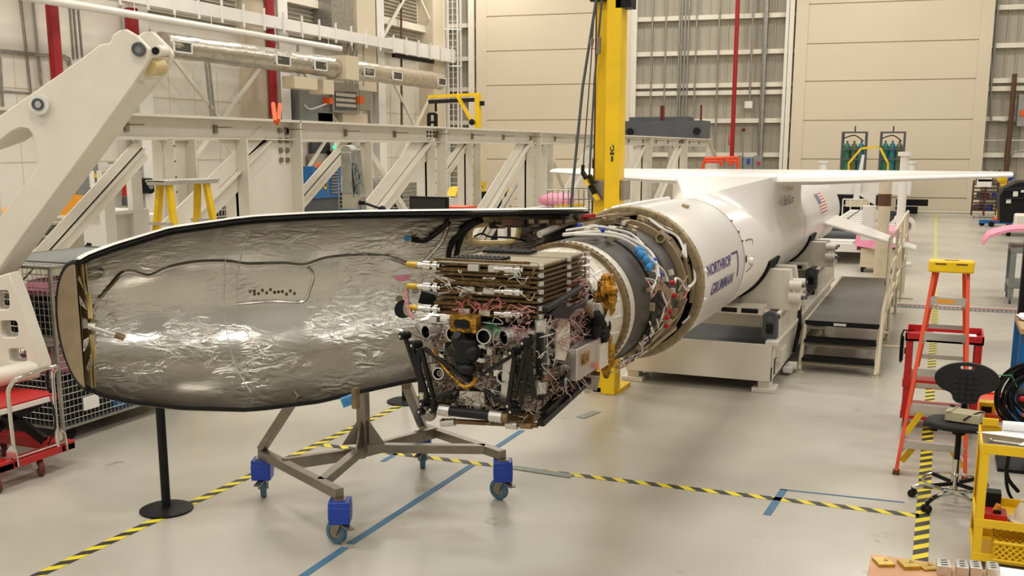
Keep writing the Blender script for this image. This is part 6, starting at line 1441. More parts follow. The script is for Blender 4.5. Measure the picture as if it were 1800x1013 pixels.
mb = MB(); mb.path([at(1041, 68, y=ry), at(1039, 80, y=ry)], .025); mb.path([at(1053, 65, y=ry), at(1052, 95, y=ry)], .025); explode('turnbuckle', mb, 'steel', ym_)
mb = MB(); mb.bar(at(1024, 302, y=ry), at(1052, 352, y=ry), .03, .09, up=(0, 1, 0)); mb.bar(at(1036, 308, y=ry - .03), at(1043, 323, y=ry - .03), .03, .08, up=(0, 1, 0)); mb.path([at(1025, 290, y=ry), at(1024, 302, y=ry)], .02); tl = build('sling_link', mb, 'black', ym_)
mb = MB(); mb.bar(at(1031, 316, y=ry - .02), at(1037, 326, y=ry - .02), .03, .1, up=(0, 1, 0)); mb.bar(at(1046, 342, y=ry - .02), at(1052, 352, y=ry - .02), .03, .1, up=(0, 1, 0)); explode('yellow_band', mb, 'yellow', tl)
# orange rack behind the wing
oy = 33.0; ok = thing('tripod_rack', 'orange tubular frame behind the wing near the red standpipe', 'rack', (at(1265, 285, y=oy).x, oy, 0))
mb = MB()
for q0, q1 in (((1236, 290), (1241, 280)), ((1240, 279), (1297, 277)), ((1266, 280), (1269, 292)), ((1297, 277), (1297, 292)), ((1284, 279), (1286, 292)), ((1241, 284), (1270, 284)), ((1275, 282), (1297, 284))): mb.path([at(*q0, y=oy), at(*q1, y=oy)], .06)
for px in (1236, 1297): p = at(px, 290, y=oy); mb.tube((p.x, oy, 0), p, .05)
build('frame', mb, 'ladder_orange', ok)
# ================================================================== RED STEP LADDER
la = thing('step_ladder', 'orange-red step ladder with yellow top cap in the right aisle', 'ladder', (.06, 9.6, 0))
zt = 1.70; yt = 9.75
L0, R0_, Lt, Rt = V((-.21, 9.1, 0)), V((.335, 9.12, 0)), V((-.03, yt, zt)), V((.245, yt, zt))
for a, b in ((L0, Lt), (R0_, Rt)):
    mb = MB(); mb.bar(a + V((0, 0, .02)), b, .03, .085, up=(0, 1, 0)); r_ = build('front_rail', mb, 'ladder_orange', la, bevel=.003)
    mb = MB(); mb.box(a + V((0, 0, .015)), (.055, .09, .03)); build('foot', mb, 'rust_brown', r_)
for a, b in ((V((-.2, 10.35, 0)), V((-.0, yt + .1, zt - .02))), (V((.36, 10.35, 0)), V((.215, yt + .1, zt - .02)))):
    mb = MB(); mb.bar(a, b, .03, .06, up=(0, 1, 0)); build('rear_rail', mb, 'ladder_orange', la, bevel=.003)
for k in range(5):
    z = .26 + k * .3; f = z / zt; a = L0.lerp(Lt, f); b = R0_.lerp(Rt, f); mb = MB()
    mb.box((a + b) / 2 + V((0, .0, 0)), ((b - a).length, .085, .03)); mb.box((a + b) / 2 + V((0, -.04, -.015)), ((b - a).length, .008, .06)); s_ = build('step', mb, 'alu', la)
    mb = MB(); mb.bar(a + V((0.01, .0, -.01)), a + V((-.02 + .07, .0, -.09 + .02)), .03, .02) if False else mb.prism([a + V((.015, 0, -.02)), a + V((.075, 0, -.02)), a + V((.0, 0, -.1))], (0, .02, 0)); mb.prism([b + V((-.015, 0, -.02)), b + V((-.075, 0, -.02)), b + V((.0, 0, -.1))], (0, .02, 0)); explode('step_brace', mb, 'alu', la)
    if k < 4:
        a2 = V((-.2, 10.35, 0)).lerp(V((0, yt + .1, zt)), f); b2 = V((.36, 10.35, 0)).lerp(V((.215, yt + .1, zt)), f); mb = MB(); mb.box((a2 + b2) / 2, ((b2 - a2).length, .015, .04)); build('rear_bar', mb, 'alu', la)
mb = MB(); f = (.26 + 4 * .3) / zt; a = L0.lerp(Lt, f); b = R0_.lerp(Rt, f); mb.box((a + b) / 2 + V((-.02, -.046, -.012)), (.14, .006, .035)); build('caution_sticker', mb, 'amber', la)
mb = MB(); mb.rbox((.107, yt, zt + .045), (.37, .22, .1), .03); tc_ = build('top_cap', mb, 'yellow', la, bevel=.012)
mb = MB(); mb.box((.02, yt - .111, zt + .07), (.09, .004, .012)); mb.box((.19, yt - .111, zt + .07), (.09, .004, .012)); mb.rbox((.107, yt - .0, zt + .0955), (.12, .05, .004), .02); explode('tool_slot', mb, 'rust_brown', tc_)
for a, b in ((V((-.175, 9.22, .08)), V((-.06, 9.25, .25))), (V((.31, 9.22, .08)), V((.2, 9.25, .25)))):
    mb = MB(); mb.bar(a, b, .02, .05); explode('yellow_brace', mb, 'yellow_cart', la)
mb = MB(); mb.bar((-.17, 10.2, .08), (-.05, 10.25, .28), .02, .05); mb.bar((.33, 10.2, .08), (.2, 10.25, .28), .02, .05); explode('yellow_brace', mb, 'yellow_cart', la)
# ================================================================== RED TOOL CART behind the ladder
rc = thing('tool_cart', 'red steel tool cart behind the red ladder', 'cart', (.12, 11, 0))
x0, x1, y0, y1 = -.25, .46, 10.7, 11.25; zt = .97
mb = MB(); mb.mm((x0, y0, zt - .08), (x1, y1, zt - .06)); mb.mm((x0, y0, zt - .08), (x1, y0 + .015, zt)); mb.mm((x0, y1 - .015, zt - .08), (x1, y1, zt)); mb.mm((x0, y0, zt - .08), (x0 + .015, y1, zt)); mb.mm((x1 - .015, y0, zt - .08), (x1, y1, zt)); build('top_tray', mb, 'red', rc)
for x in (x0 + .04, x1 - .04):
    for y in (y0 + .04, y1 - .04): mb = MB(); mb.bar((x, y, .12), (x, y, zt - .06), .06, .06); build('leg', mb, 'red', rc)
mb = MB(); mb.mm((x0, y0, .42), (x1, y1, .5)); build('middle_shelf', mb, 'red', rc); mb = MB(); mb.mm((x0, y0, .1), (x1, y1, .17)); build('lower_shelf', mb, 'red', rc)
for x in (x0 + .05, x1 - .05):
    for y in (y0 + .05, y1 - .05): mb = MB(); mb.tube((x - .02, y, .05), (x + .02, y, .05), .05, seg=16); build('caster', mb, 'black_rubber', rc)
bx('white_tray', .0, 10.75, zt - .058, .4, 11.1, zt - .04, 'paper', 'white sheet lying in the top tray of the red tool cart', 'sheet', bev=.001)
mb = MB()
for k in range(5): mb.path([(x0 - .04 + .01 * (k % 3), y0 + .1 + .06 * math.cos(R(t)), zt - .16 + .12 * math.sin(R(t)) - .01 * k) for t in range(0, 360, 30)], .008, closed=True)
mb.path([(x0 - .04, y0 + .1, zt - .05), (x0 - .02, y0 + .1, zt + .01), (x0 + .03, y0 + .1, zt)], .01)
solo('cable_coil', mb, 'black', 'small black cable coil hanging on the left side of the red tool cart', 'cable')
# low red tray and yellow block on the floor
rt = thing('red_dolly', 'low red tray on the floor right of the chair back', 'tray', (.35, 11.6, 0))
mb = MB(); mb.mm((.38, 11.35, .0), (.92, 12.4, .05)); mb.mm((.36, 11.33, .03), (.94, 11.36, .07)); mb.mm((.91, 11.33, .03), (.94, 12.42, .07)); mb.mm((.36, 12.39, .03), (.94, 12.42, .07)); build('tray', mb, 'ladder_orange', rt)
mb = MB(); mb.mm((.5, 11.45, .052), (.65, 11.6, .16)); mb.mm((.52, 11.44, .06), (.62, 11.45, .12), m=1); solo('yellow_block', mb, ['yellow', 'black'], 'small yellow and black box lying in the low red tray', 'box')
# ================================================================== DRAFTING CHAIR
cx, cy_ = .24, 8.42
ch = thing('drafting_chair', 'black drafting chair with chrome foot ring beside the red ladder', 'chair', (cx, cy_, 0))
mb = MB(); N = 36
def sup(rx, ry, p, t): c, s = math.cos(t), math.sin(t); return rx * math.copysign(abs(c) ** p, c), ry * math.copysign(abs(s) ** p, s)
lv_ = [(.0, .585), (.19, .583), (.235, .592), (.245, .612), (.235, .635), (.2, .64), (.12, .632), (0, .63)]
vsq = []; 
for r_, z in lv_:
    for k in range(N): x, y = sup(r_ * 1.02, r_ * .95, .85, 2 * pi * k / N); vsq.append((cx + x, cy_ - .03 + y, z + .05 + (.012 if y < -.1 else 0)))
mb.add(vsq, [(i * N + k, i * N + (k + 1) % N, (i + 1) * N + (k + 1) % N, (i + 1) * N + k) for i in range(len(lv_) - 1) for k in range(N)]); seat = build('seat', mb, 'black_soft', ch, ang=60)
mb = MB()
for i in range(4):
    for j in range(3): mb.box((cx - .1 + i * .065, cy_ - .12 + j * .065, .686), (.055, .055, .012))
explode('seat_pad', mb, 'black_soft', seat, bevel=.005)
# back: wide rounded shell with hand slot
bc_ = V((cx + .03, cy_ + .2, .945))
def bpt(u, v, w): # u sideways, v up
    return bc_ + V((u, -1.1 * u * u + .16 * (v) + w, v))
outl = [(-.05, -.155), (-.085, -.13), (-.11, -.08), (-.17, -.05), (-.215, -.01), (-.235, .04), (-.22, .085), (-.17, .125), (-.1, .15), (0, .16), (.1, .15), (.17, .125), (.22, .085), (.235, .04), (.215, -.01), (.17, -.05), (.11, -.08), (.085, -.13), (.05, -.155)]
o3 = [V((p[0], p[1], 0)) for p in outl]; o3 = catmull(o3, 3, True); slot = [(-.045, .105), (.045, .105), (.055, .12), (.045, .135), (-.045, .135), (-.055, .12)]
loops = [o3, [V((p[0], p[1], 0)) for p in slot]]
# dense grid so that the shell can curve
tri = tessellate_polygon(loops); flat = o3 + loops[1]; n = len(flat)
tm = bmesh.new(); vv = [tm.verts.new(p) for p in flat]
for t in tri:
    try: tm.faces.new([vv[i] for i in t])
    except ValueError: pass
for it in range(3): bmesh.ops.subdivide_edges(tm, edges=[e for e in tm.edges if e.calc_length() > .05], cuts=1, use_grid_fill=False); bmesh.ops.triangulate(tm, faces=tm.faces)
tm.verts.index_update(); P2 = [v.co.copy() for v in tm.verts]; F2 = [tuple(v.index for v in f.verts) for f in tm.faces]; B2 = [(e.verts[0].index, e.verts[1].index) for e in tm.edges if len(e.link_faces) == 1]; tm.free()
mb = MB(); n = len(P2); mb.add([bpt(p.x, p.y, -.022) for p in P2] + [bpt(p.x, p.y, .022) for p in P2], F2 + [tuple(i + n for i in reversed(f)) for f in F2] + [(a, b, b + n, a + n) for a, b in B2]); bk_ = build('backrest', mb, 'black_soft', ch, ang=50, bevel=.006)
mb = MB()
for i in range(4):
    for j in range(5): mb.box(bpt(-.072 + i * .048, -.11 + j * .042, -.024), (.042, .008, .036), (R(-9), 0, 0))
explode('back_pad', mb, 'black_soft', bk_, bevel=.003)
mb = MB(); mb.path([(cx + .02, cy_ + .02, .62), (cx + .02, cy_ + .2, .62), (cx + .03, cy_ + .235, .72), (cx + .03, cy_ + .215, .88)], .025, smooth=4); build('back_stem', mb, 'black', ch)
mb = MB(); mb.tube((cx, cy_, .34), (cx, cy_, .63), .022); mb.tube((cx, cy_, .58), (cx, cy_, .64), .05); build('upper_column', mb, 'black', ch)
mb = MB(); mb.tube((cx, cy_, .1), (cx, cy_, .38), .03); build('gas_column', mb, 'chrome', ch)
mb = MB(); mb.path([(cx + .235 * math.cos(R(t)), cy_ + .235 * math.sin(R(t)), .19) for t in range(0, 360, 10)], .011, closed=True, seg=8); rg = build('foot_ring', mb, 'chrome', ch)
mb = MB()
for k in range(4): mb.bar((cx, cy_, .18), (cx + .23 * math.cos(R(45 + 90 * k)), cy_ + .23 * math.sin(R(45 + 90 * k)), .19), .012, .03)
explode('ring_spoke', mb, 'black', rg)
for k in range(5):
    a = R(161 + 72 * k); d = V((math.cos(a), math.sin(a), 0)); c = V((cx, cy_, 0)); mb = MB(); mb.path([c + V((0, 0, .1)), c + d * .12 + V((0, 0, .115)), c + d * .25 + V((0, 0, .1)), c + d * .315 + V((0, 0, .075))], .02, smooth=4, seg=8); build('leg', mb, 'chrome', ch)
    s_ = V((-d.y, d.x, 0)); mb = MB(); w0 = c + d * .32 + V((0, 0, .03)); mb.tube(w0 - s_ * .03, w0 - s_ * .006, .03, seg=16); mb.tube(w0 + s_ * .006, w0 + s_ * .03, .03, seg=16); mb.tube(w0 + V((0, 0, .0)), w0 + V((0, 0, .05)), .012); build('caster', mb, 'black', ch)
mb = MB(); mb.bar((cx - .02, cy_ + .03, .625), (cx - .17, cy_ - .0, .6), .012, .012); mb.box((cx - .18, cy_ - .0, .595), (.05, .02, .02)); build('lift_lever', mb, 'black', ch)
bxx = thing('electronics_case', 'beige electronics case with a cable lying on the chair seat', 'electronics case', (cx + .02, cy_, .695))
mb = MB(); mb.box((cx + .03, cy_ - .03, .735), (.25, .17, .075), (0, 0, R(-14))); mb.box((cx - .07, cy_ - .01, .772), (.05, .17, .02), (0, R(-12), R(-14))); build('case', mb, 'beige_plastic', bxx, bevel=.006)
mb = MB(); mb.path([(cx + .02, cy_ - .12, .72), (cx + .05, cy_ - .13, .75), (cx + .12, cy_ - .1, .785), (cx + .16, cy_ - .05, .78)], .006, smooth=4); mb.path([(cx - .07, cy_ + .06, .785), (cx - .05, cy_ + .02, .79)], .012); build('cable', mb, 'black', bxx)
# ================================================================== YELLOW UTILITY CART
yc = thing('utility_cart', 'yellow steel utility cart at the right edge with papers on top', 'cart', (.8, 7.3, 0))
x0, x1, y0, y1 = .34, 1.15, 7.1, 7.62; zt = .87
mb = MB()
for x in (x0, x1):
    for y in (y0, y1):
        sx = 1 if x == x0 else -1; sy = 1 if y == y0 else -1; mb = MB(); mb.mm((x, y, .08), (x + sx * .055, y + sy * .006, zt)); mb.mm((x, y, .08), (x + sx * .006, y + sy * .055, zt)); build('leg', mb, 'yellow_cart', yc, bevel=.002)
def tray(z, nm, h=.06):
    mb = MB(); mb.mm((x0 + .005, y0 + .005, z - .006), (x1 - .005, y1 - .005, z)); mb.mm((x0, y0 - .002, z - .005), (x1, y0 + .012, z + h)); mb.mm((x0, y1 - .012, z - .005), (x1, y1 + .002, z + h)); mb.mm((x0 - .002, y0, z - .005), (x0 + .012, y1, z + h)); mb.mm((x1 - .012, y0, z - .005), (x1 + .002, y1, z + h)); return build(nm, mb, 'yellow_cart', yc, bevel=.002)
t_ = tray(zt - .06, 'top_tray'); mb = MB(); mb.mm((x0 + .02, y0 + .02, zt - .0595), (x1 - .02, y1 - .02, zt - .054)); build('tray_liner', mb, 'galv', t_)
tray(.31, 'middle_tray', .05); tray(.075, 'lower_tray', .05)
for x in (x0 + .04, x1 - .04):
    for y in (y0 + .04, y1 - .04): mb = MB(); mb.tube((x - .02, y, .032), (x + .02, y, .032), .032, seg=16); mb.box((x, y, .064), (.06, .06, .008)); build('caster', mb, 'black_rubber', yc)
mb = MB(); mb.bar((x0 + .02, y1 - .03, zt + .03), (x0 + .12, y1 - .03, zt + .03), .02, .05); build('handle_plate', mb, 'yellow_cart', yc)
# things on the cart
mb = MB(); mb.tube((x0 + .14, y1 - .12, zt + .035), (x0 + .62, y1 - .1, zt + .035), .034, seg=18); mb.mm((x0 + .14, y1 - .16, zt + .0), (x0 + .6, y1 - .1, zt + .004)); solo('rolled_drawing', mb, 'paper', 'rolled white drawing at the back of the yellow cart top', 'paper')
def sheet_(name, pts, z, lb, m='paper'):
    mb = MB(); mb.prism([V((p[0], p[1], z)) for p in pts], (0, 0, .004)); return solo(name, mb, m, lb, 'paper')
sheet_('paper_sheet', [(x0 - .02, y1 - .22), (x0 + .5, y1 - .32), (x0 + .62, y1 - .12), (x0 + .14, y1 - .14)], zt - .004, 'white sheet sticking out over the left rim of the yellow cart')
sheet_('paper_sheet', [(x0 + .22, y0 + .05), (x0 + .6, y0 + .0), (x0 + .7, y0 + .2), (x0 + .3, y0 + .22)], zt + .001, 'white sheet at the front of the yellow cart top')
mb = MB(); mb.tube((x0 + .08, y1 - .24, zt - .045), (x0 + .35, y1 - .28, zt - .045), .008); mb.ball((x0 + .07, y1 - .24, zt - .04), .014); solo('hand_tool', mb, 'alu', 'slim metal tool in the tray of the yellow cart below the sheets', 'tool')
hh = thing('hard_hat', 'cream white hard hat on the middle shelf of the yellow cart', 'hard hat', (x0 + .38, y0 + .22, .31))
mb = MB(); prof = [(.13, 0), (.135, .03), (.13, .07), (.115, .105), (.085, .135), (.045, .15), (0, .153)]; mb.lathe(prof, (0, 0, 0), (0, 0, 1), seg=32); mb.move(Matrix.Translation((x0 + .4, y0 + .2, .322)) @ Matrix.Diagonal((1.15, .92, 1, 1))); build('shell', mb, 'hat', hh, ang=60)
mb = MB(); mb.prism([V((x0 + .4 + 1.15 * .13 * math.cos(R(t)) * (1.28 if 120 < t < 240 else 1.06), y0 + .2 + .92 * .13 * math.sin(R(t)) * (1.1), .318)) for t in range(0, 360, 10)], (0, 0, .008)); build('brim', mb, 'hat', hh)
mb = MB(); mb.bar((x0 + .28, y0 + .2, .46), (x0 + .5, y0 + .2, .475), .03, .012); build('crest', mb, 'hat', hh)
mb = MB(); mb.mm((x0 + .06, y0 + .12, .312), (x0 + .2, y0 + .28, .36)); mb.box((x0 + .14, y0 + .16, .37), (.05, .02, .02), m=1); mb.tube((x0 + .13, y0 + .2, .36), (x0 + .15, y0 + .2, .41), .02, m=2); solo('red_case', mb, ['red', 'black', 'amber'], 'red case with small tools on it beside the hard hat', 'case', bevel=.004)
mb = MB(); mb.mm((x0 + .07, y0 + .34, .312), (x0 + .17, y0 + .45, .44)); solo('black_box', mb, 'black', 'black box behind the red case on the middle shelf', 'box', bevel=.004)
mb = MB(); mb.path([(x0 + .2, y1 + .1, .55), (x0 + .25, y1 + .3, .3), (x0 + .4, y1 + .2, .12), (x0 + .3, y1 + .4, .05), (x0 + .1, y1 + .3, .03), (x0 + .3, y1 + .5, .02)], .012, smooth=6); mb.path([(x0 + .1, y1 + .2, .02), (x0 + .4, y1 + .25, .03), (x0 + .5, y1 + .5, .02), (x0 + .2, y1 + .55, .02)], .007, closed=True, smooth=5); mb.path([(x0 + .22, y1 + .1, .75), (x0 + .21, y1 + .12, .5), (x0 + .3, y1 + .22, .35)], .014, smooth=4); solo('black_cable', mb, 'black', 'tangled black cable on the floor behind the yellow cart', 'cable')
bs = thing('mesh_crate', 'yellow plastic mesh crate on the lowest shelf of the yellow cart', 'crate', (x0 + .4, y0 + .2, .075))
mb = MB()
def lat(o, a, b, n):
    o, a, b = V(o), V(a), V(b)
    for i in range(-n, n):
        for sgn in (1, -1):
            p0 = None; pts = []
            for t in (0, 1):
                pass
    la_, lb_ = a.length, b.length; st_ = .04
    k = -lb_
    while k < la_:
        for sgn in (1, -1):
            u0, v0, u1, v1 = k, 0, k + lb_, lb_
            if u0 < 0: v0 -= u0; u0 = 0
            if u1 > la_: v1 -= (u1 - la_); u1 = la_
            if u1 > u0:
                pa = (u0, v0) if sgn > 0 else (la_ - u0, v0); pb2 = (u1, v1) if sgn > 0 else (la_ - u1, v1)
                mb.tube(o + a.normalized() * pa[0] + b.normalized() * pa[1], o + a.normalized() * pb2[0] + b.normalized() * pb2[1], .005, seg=4, cap=False)
        k += st_
cx0, cx1, cy0, cy1, cz0, cz1 = x0 + .13, x0 + .6, y0 - .0, y0 + .32, .1, .22
lat((cx0, cy0 - .02, cz0), (cx1 - cx0, 0, 0), (0, 0, .12), 10); lat((cx0, cy0, cz0), (0, .3, 0), (0, 0, .12), 8); lat((cx0, cy1, cz0), (cx1 - cx0, 0, 0), (0, 0, .12), 8); lat((cx0, cy0, cz0), (cx1 - cx0, 0, 0), (0, .3, 0), 8)
build('mesh', mb, 'yellow_cart', bs)
mb = MB(); mb.path([(cx0, cy0 - .02, cz1), (cx1, cy0 - .02, cz1), (cx1, cy1, cz1), (cx0, cy1, cz1)], .012, closed=True); mb.path([(cx0, cy0 - .02, cz0), (cx1, cy0 - .02, cz0), (cx1, cy1, cz0), (cx0, cy1, cz0)], .01, closed=True); mb.mm((cx0, cy0, .078), (cx1, cy1, cz0)); build('rim', mb, 'yellow_cart', bs)
mb = MB(); mb.mm((.78, 7.85, 0), (1.3, 8.4, .48)); mb.prism([(.72, 7.8, .22), (.8, 7.84, .48), (.8, 7.84, .0)], (.3, .0, 0)); solo('equipment_chest', mb, 'black', 'black equipment chest on the floor behind the yellow cart', 'chest', bevel=.01)
# ================================================================== WOODEN BENCH IN THE FOREGROUND
wb_ = thing('wooden_bench', 'plywood bench top at the bottom right corner holding metal blocks', 'bench', (.2, 4.4, 0)); zb = .92
mb = MB(); mb.mm((-.19, 3.9, zb - .04), (.95, 4.75, zb)); build('top', mb, 'wood', wb_, bevel=.004)
for x, y in ((-.12, 3.98), (-.12, 4.66), (.88, 3.98), (.88, 4.66)): mb = MB(); mb.bar((x, y, 0), (x, y, zb - .04), .08, .08); build('leg', mb, 'wood', wb_)
def blk(name, q, w_, d_, h_, m, lb, rz=0, slots=0):
    p = at(*q, z=zb); t = thing(name, lb, 'metal block', (p.x, p.y, zb), R(rz)); T = Matrix.Translation(p) @ Euler((0, 0, R(rz))).to_matrix().to_4x4()
    mb = MB(); mb.mm((-w_ / 2, -d_ / 2, 0), (w_ / 2, d_ / 2, h_)); mb.move(T); build('body', mb, m, t, bevel=.003)
    mb = MB()
    if slots:
        for k in range(slots): mb.box((0, -d_ * .3 + k * d_ * .6 / max(1, slots - 1), h_), (w_ * .45, .007, .002), (0, 0, .4))
    else: mb.box((.01, 0, h_), (.02, .006, .0015)); mb.box((.015, .02, h_), (.006, .006, .002))
    mb.move(T); build('marking', mb, 'black', t)
blk('brass_plate', (1553, 991), .075, .085, .014, 'brass', 'leftmost brass plate on the wooden bench', 25); blk('brass_plate', (1597, 996), .075, .085, .018, 'brass', 'middle brass plate with a stamped mark on the wooden bench', 25); blk('brass_plate', (1630, 998), .07, .08, .01, 'brass', 'thin brass plate right beside the slotted aluminium block', 28)
blk('slotted_block', (1658, 1006), .06, .09, .045, 'alu', 'leftmost slotted aluminium block next to the brass plates', 3, 3); blk('slotted_block', (1690, 1008), .05, .09, .045, 'alu', 'second slotted aluminium block from the brass plates', 3, 3); blk('slotted_block', (1714, 1009), .05, .09, .045, 'alu', 'third slotted aluminium block from the brass plates', 3, 3); blk('slotted_block', (1744, 1011), .05, .09, .045, 'alu', 'fourth slotted aluminium block beside the white sheet', 3, 3)
p = at(1792, 1008, z=zb); mb = MB(); mb.mm((p.x - .09, p.y - .3, zb), (p.x + .2, p.y + .03, zb + .006)); solo('paper_sheet', mb, 'paper', 'white sheet on the wooden bench at the bottom right corner', 'paper')
# ================================================================== RIGHT EDGE
kb = thing('work_table', 'wood topped work table with blue legs at the right edge', 'table', (1.3, 11.2, 0))
mb = MB(); mb.mm((.76, 10.6, 1.04), (2.2, 11.6, 1.09)); build('top', mb, 'wood_top', kb); 
for x, y in ((.8, 10.65), (.8, 11.5), (2.1, 10.65), (2.1, 11.5)): mb = MB(); mb.bar((x, y, 0), (x, y, 1.04), .08, .06); build('leg', mb, 'blue', kb) if False else build('leg', mb, 'blue_cabinet', kb)
mb = MB(); mb.mm((.78, 10.62, .95), (2.15, 10.66, 1.04)); build('apron', mb, 'gray_dark', kb)
bag('plastic_wrap', (.92, 11.2, 1.12), .14, (1.2, 1, .25), 'paper', 'clear white plastic wrap on the wood topped work table')
mb = MB(); a = at(1792, 560, y=11.75); mb.mm((a.x - .02, 11.7, 0), (a.x + .14, 11.85, 2.1)); mb.mm((a.x - .1, 11.6, 0), (a.x + .3, 11.95, .04)); solo('black_post', mb, 'black', 'black upright post behind the work table at the right edge', 'post')
cr = thing('cable_reel', 'big coil of black cables on a stand at the right edge below the work table', 'cable coil', (.72, 9.7, 0))
c = V((.85, 9.75, .62)); mb = MB()
for k in range(16):
    r_ = rnd.uniform(.2, .3); o = V((rnd.uniform(-.05, .05), rnd.uniform(-.12, .12), rnd.uniform(-.04, .04))); mb.path([c + o + V((r_ * math.cos(R(t)), .1 * math.sin(R(t + 40 * k)), r_ * 1.05 * math.sin(R(t)))) for t in range(0, 360, 24)], rnd.uniform(.008, .016), closed=True, smooth=2)
build('coil', mb, 'black_rubber', cr)
mb = MB(); mb.bar((c.x, c.y, .02), (c.x, c.y, .6), .05, .05); mb.mm((c.x - .25, c.y - .25, 0), (c.x + .25, c.y + .25, .03)); mb.bar((c.x - .05, c.y - .15, .62), (c.x - .05, c.y + .15, .62), .16, .12); build('stand', mb, 'black', cr)
mb = MB(); mb.ball(c + V((-.1, -.14, .02)), .03); mb.path([c + V((-.3, -.1, .2)), c + V((-.2, -.15, .22)), c + V((-.15, -.15, .12))], .005, m=1); mb.path([c + V((-.0, -.2, -.2)), c + V((.02, -.18, -.12)), c + V((0, -.16, 0))], .025, m=2); explode('connector', mb, ['red', 'wire_green', 'alu'], cr)
gc = thing('service_cart', 'grey plastic service cart with pink foam on top in the right aisle', 'cart', (1.5, 20.8, 0)); a = at(1766, 450, y=20.6); zt = 1.02
x0, x1, y0, y1 = 1.2, 1.9, 20.4, 21.5
mb = MB(); mb.mm((x0, y0, zt - .1), (x1, y1, zt)); mb.mm((x0, y0, .28), (x1, y1, .36)); explode('shelf', mb, 'gray_panel', gc, bevel=.01)
for x in (x0 + .04, x1 - .04):
    for y in (y0 + .06, y1 - .06): mb = MB(); mb.bar((x, y, .1), (x, y, zt), .09, .1); build('leg', mb, 'gray_panel', gc); mb = MB(); mb.tube((x - .02, y, .06), (x + .02, y, .06), .06); build('caster', mb, 'gray_dark', gc)
mb = MB(); n = 14; vs_ = []
for i in range(n + 1):
    t = i / n; x = .72 + 1.25 * t; z = zt + .03 + .22 * math.sin(pi * min(1, t * 1.15)) ** 1.3 + (.05 if t > .8 else 0); z = zt + .06 + .24 * math.sin(pi * (.08 + .84 * t)) - (.1 if t == 0 else 0)
    for y in (20.35, 21.5): vs_ += [(x, y, z), (x, y, z + .05)]
mb.add(vs_, [f for i in range(n) for f in ((i * 4, i * 4 + 4, i * 4 + 6, i * 4 + 2), (i * 4 + 1, i * 4 + 3, i * 4 + 7, i * 4 + 5), (i * 4, i * 4 + 1, i * 4 + 5, i * 4 + 4), (i * 4 + 2, i * 4 + 6, i * 4 + 7, i * 4 + 3))] + [(0, 2, 3, 1), (n * 4, n * 4 + 1, n * 4 + 3, n * 4 + 2)])
solo('pink_foam', mb, 'pink', 'bent sheet of pink foam lying on the grey service cart', 'foam sheet')
mb = MB(); mb.mm((1.65, 20.5, zt), (1.95, 21.2, zt + .1)); solo('orange_box', mb, 'ladder_orange', 'orange box under the pink foam on the service cart', 'box')
# far right equipment
ey = 37.0; a = at(1757, 400, z=0)
bcx = thing('black_equipment', 'large black moulded equipment case on casters near the far right wall', 'equipment case', (2.6, 37.5, 0))
pts = [at(q[0], q[1], y=36.5) for q in ((1757, 392), (1757, 345), (1764, 332), (1790, 320), (1850, 316), (1850, 392))]
mb = MB(); mb.prism(pts, (0, 1.8, 0)); build('case', mb, 'black', bcx, bevel=.03)
mb = MB(); a1 = at(1767, 349, y=36.4); a2 = at(1850, 347, y=36.4); mb.bar(a1, a2, .06, .06); mb.bar(at(1764, 333, y=36.45), at(1850, 328, y=36.45), .08, .1); build('ridge', mb, 'black_soft', bcx)
mb = MB()
for q in ((1785, 341), (1773, 353), (1799, 334)): mb.box(at(*q, y=36.44), (.14, .03, .16))
explode('label', mb, 'sign_white', bcx)
for x in (pts[0].x + .3, pts[0].x + 2): mb = MB(); mb.tube((x - .06, 36.8, .13), (x + .06, 36.8, .13), .13, seg=16); mb.box((x, 36.8, .3), (.2, .2, .1)); build('caster', mb, 'black_rubber', bcx)
mb = MB(); a = at(1783, 408, y=33.5); b = at(1800, 378, y=33.5); mb.mm((a.x, 33.5, max(a.z, .1)), (a.x + 1.3, 34.4, b.z)); mb.mm((a.x + .5, 33.8, 0), (a.x + .7, 34.1, .6), m=1); solo('draped_box', mb, ['wall_white', 'rust_brown'], 'box under a white cloth in front of the black case at the right edge', 'box', bevel=.05)
yj = thing('engine_jack', 'yellow hand jack on a blue wheeled base beside the black case', 'jack', (at(1752, 398, z=0).x, at(1752, 398, z=0).y, 0)); p = V(yj.location)
mb = MB(); mb.bar(p + V((0, 0, .15)), p + V((.15, .2, 1.7)), .16, .16); mb.ball(p + V((.05, .1, 1.75)), .2, m=0); build('column', mb, 'yellow', yj)
mb = MB(); mb.mm(p + V((-.6, -.1, .1)), p + V((.5, .1, .22))); mb.mm(p + V((-.3, -.4, .1)), p + V((-.1, .4, .2))); build('base', mb, 'blue_cabinet', yj)
for dx_, dy_ in ((-.5, -.0), (-.2, -.38), (.4, 0)): mb = MB(); mb.tube(p + V((dx_, dy_ - .05, .1)), p + V((dx_, dy_ + .05, .1)), .1, seg=14); build('wheel', mb, 'black_rubber', yj)
mb = MB(); mb.ball(p + V((-.02, 0, .25)), .12); build('orange_joint', mb, 'orange', yj)
ws = thing('wire_shelf_cart', 'wire shelf cart loaded with parts beside the right hangar door', 'shelf cart', (at(1722, 373, z=0).x, 46, 0)); xa, xb = at(1708, 370, y=46).x, at(1752, 370, y=46).x
mb = MB()
for x in (xa, (xa + xb) / 2, xb):
    for y in (46, 46.7): mb.tube((x, y, .1), (x, y, 1.95 if x > xa + .1 else 1.5), .03, seg=6)
for k in range(9): mb.bar((xa, 46, .3 + k * .15), (xb, 46, .3 + k * .15), .03, .03); mb.bar((xa, 46.7, .3 + k * .15), (xb, 46.7, .3 + k * .15), .03, .03)
for z in (.3, .8, 1.4): mb.mm((xa, 46, z), (xb, 46.7, z + .03))
build('frame', mb, 'rust_brown', ws)
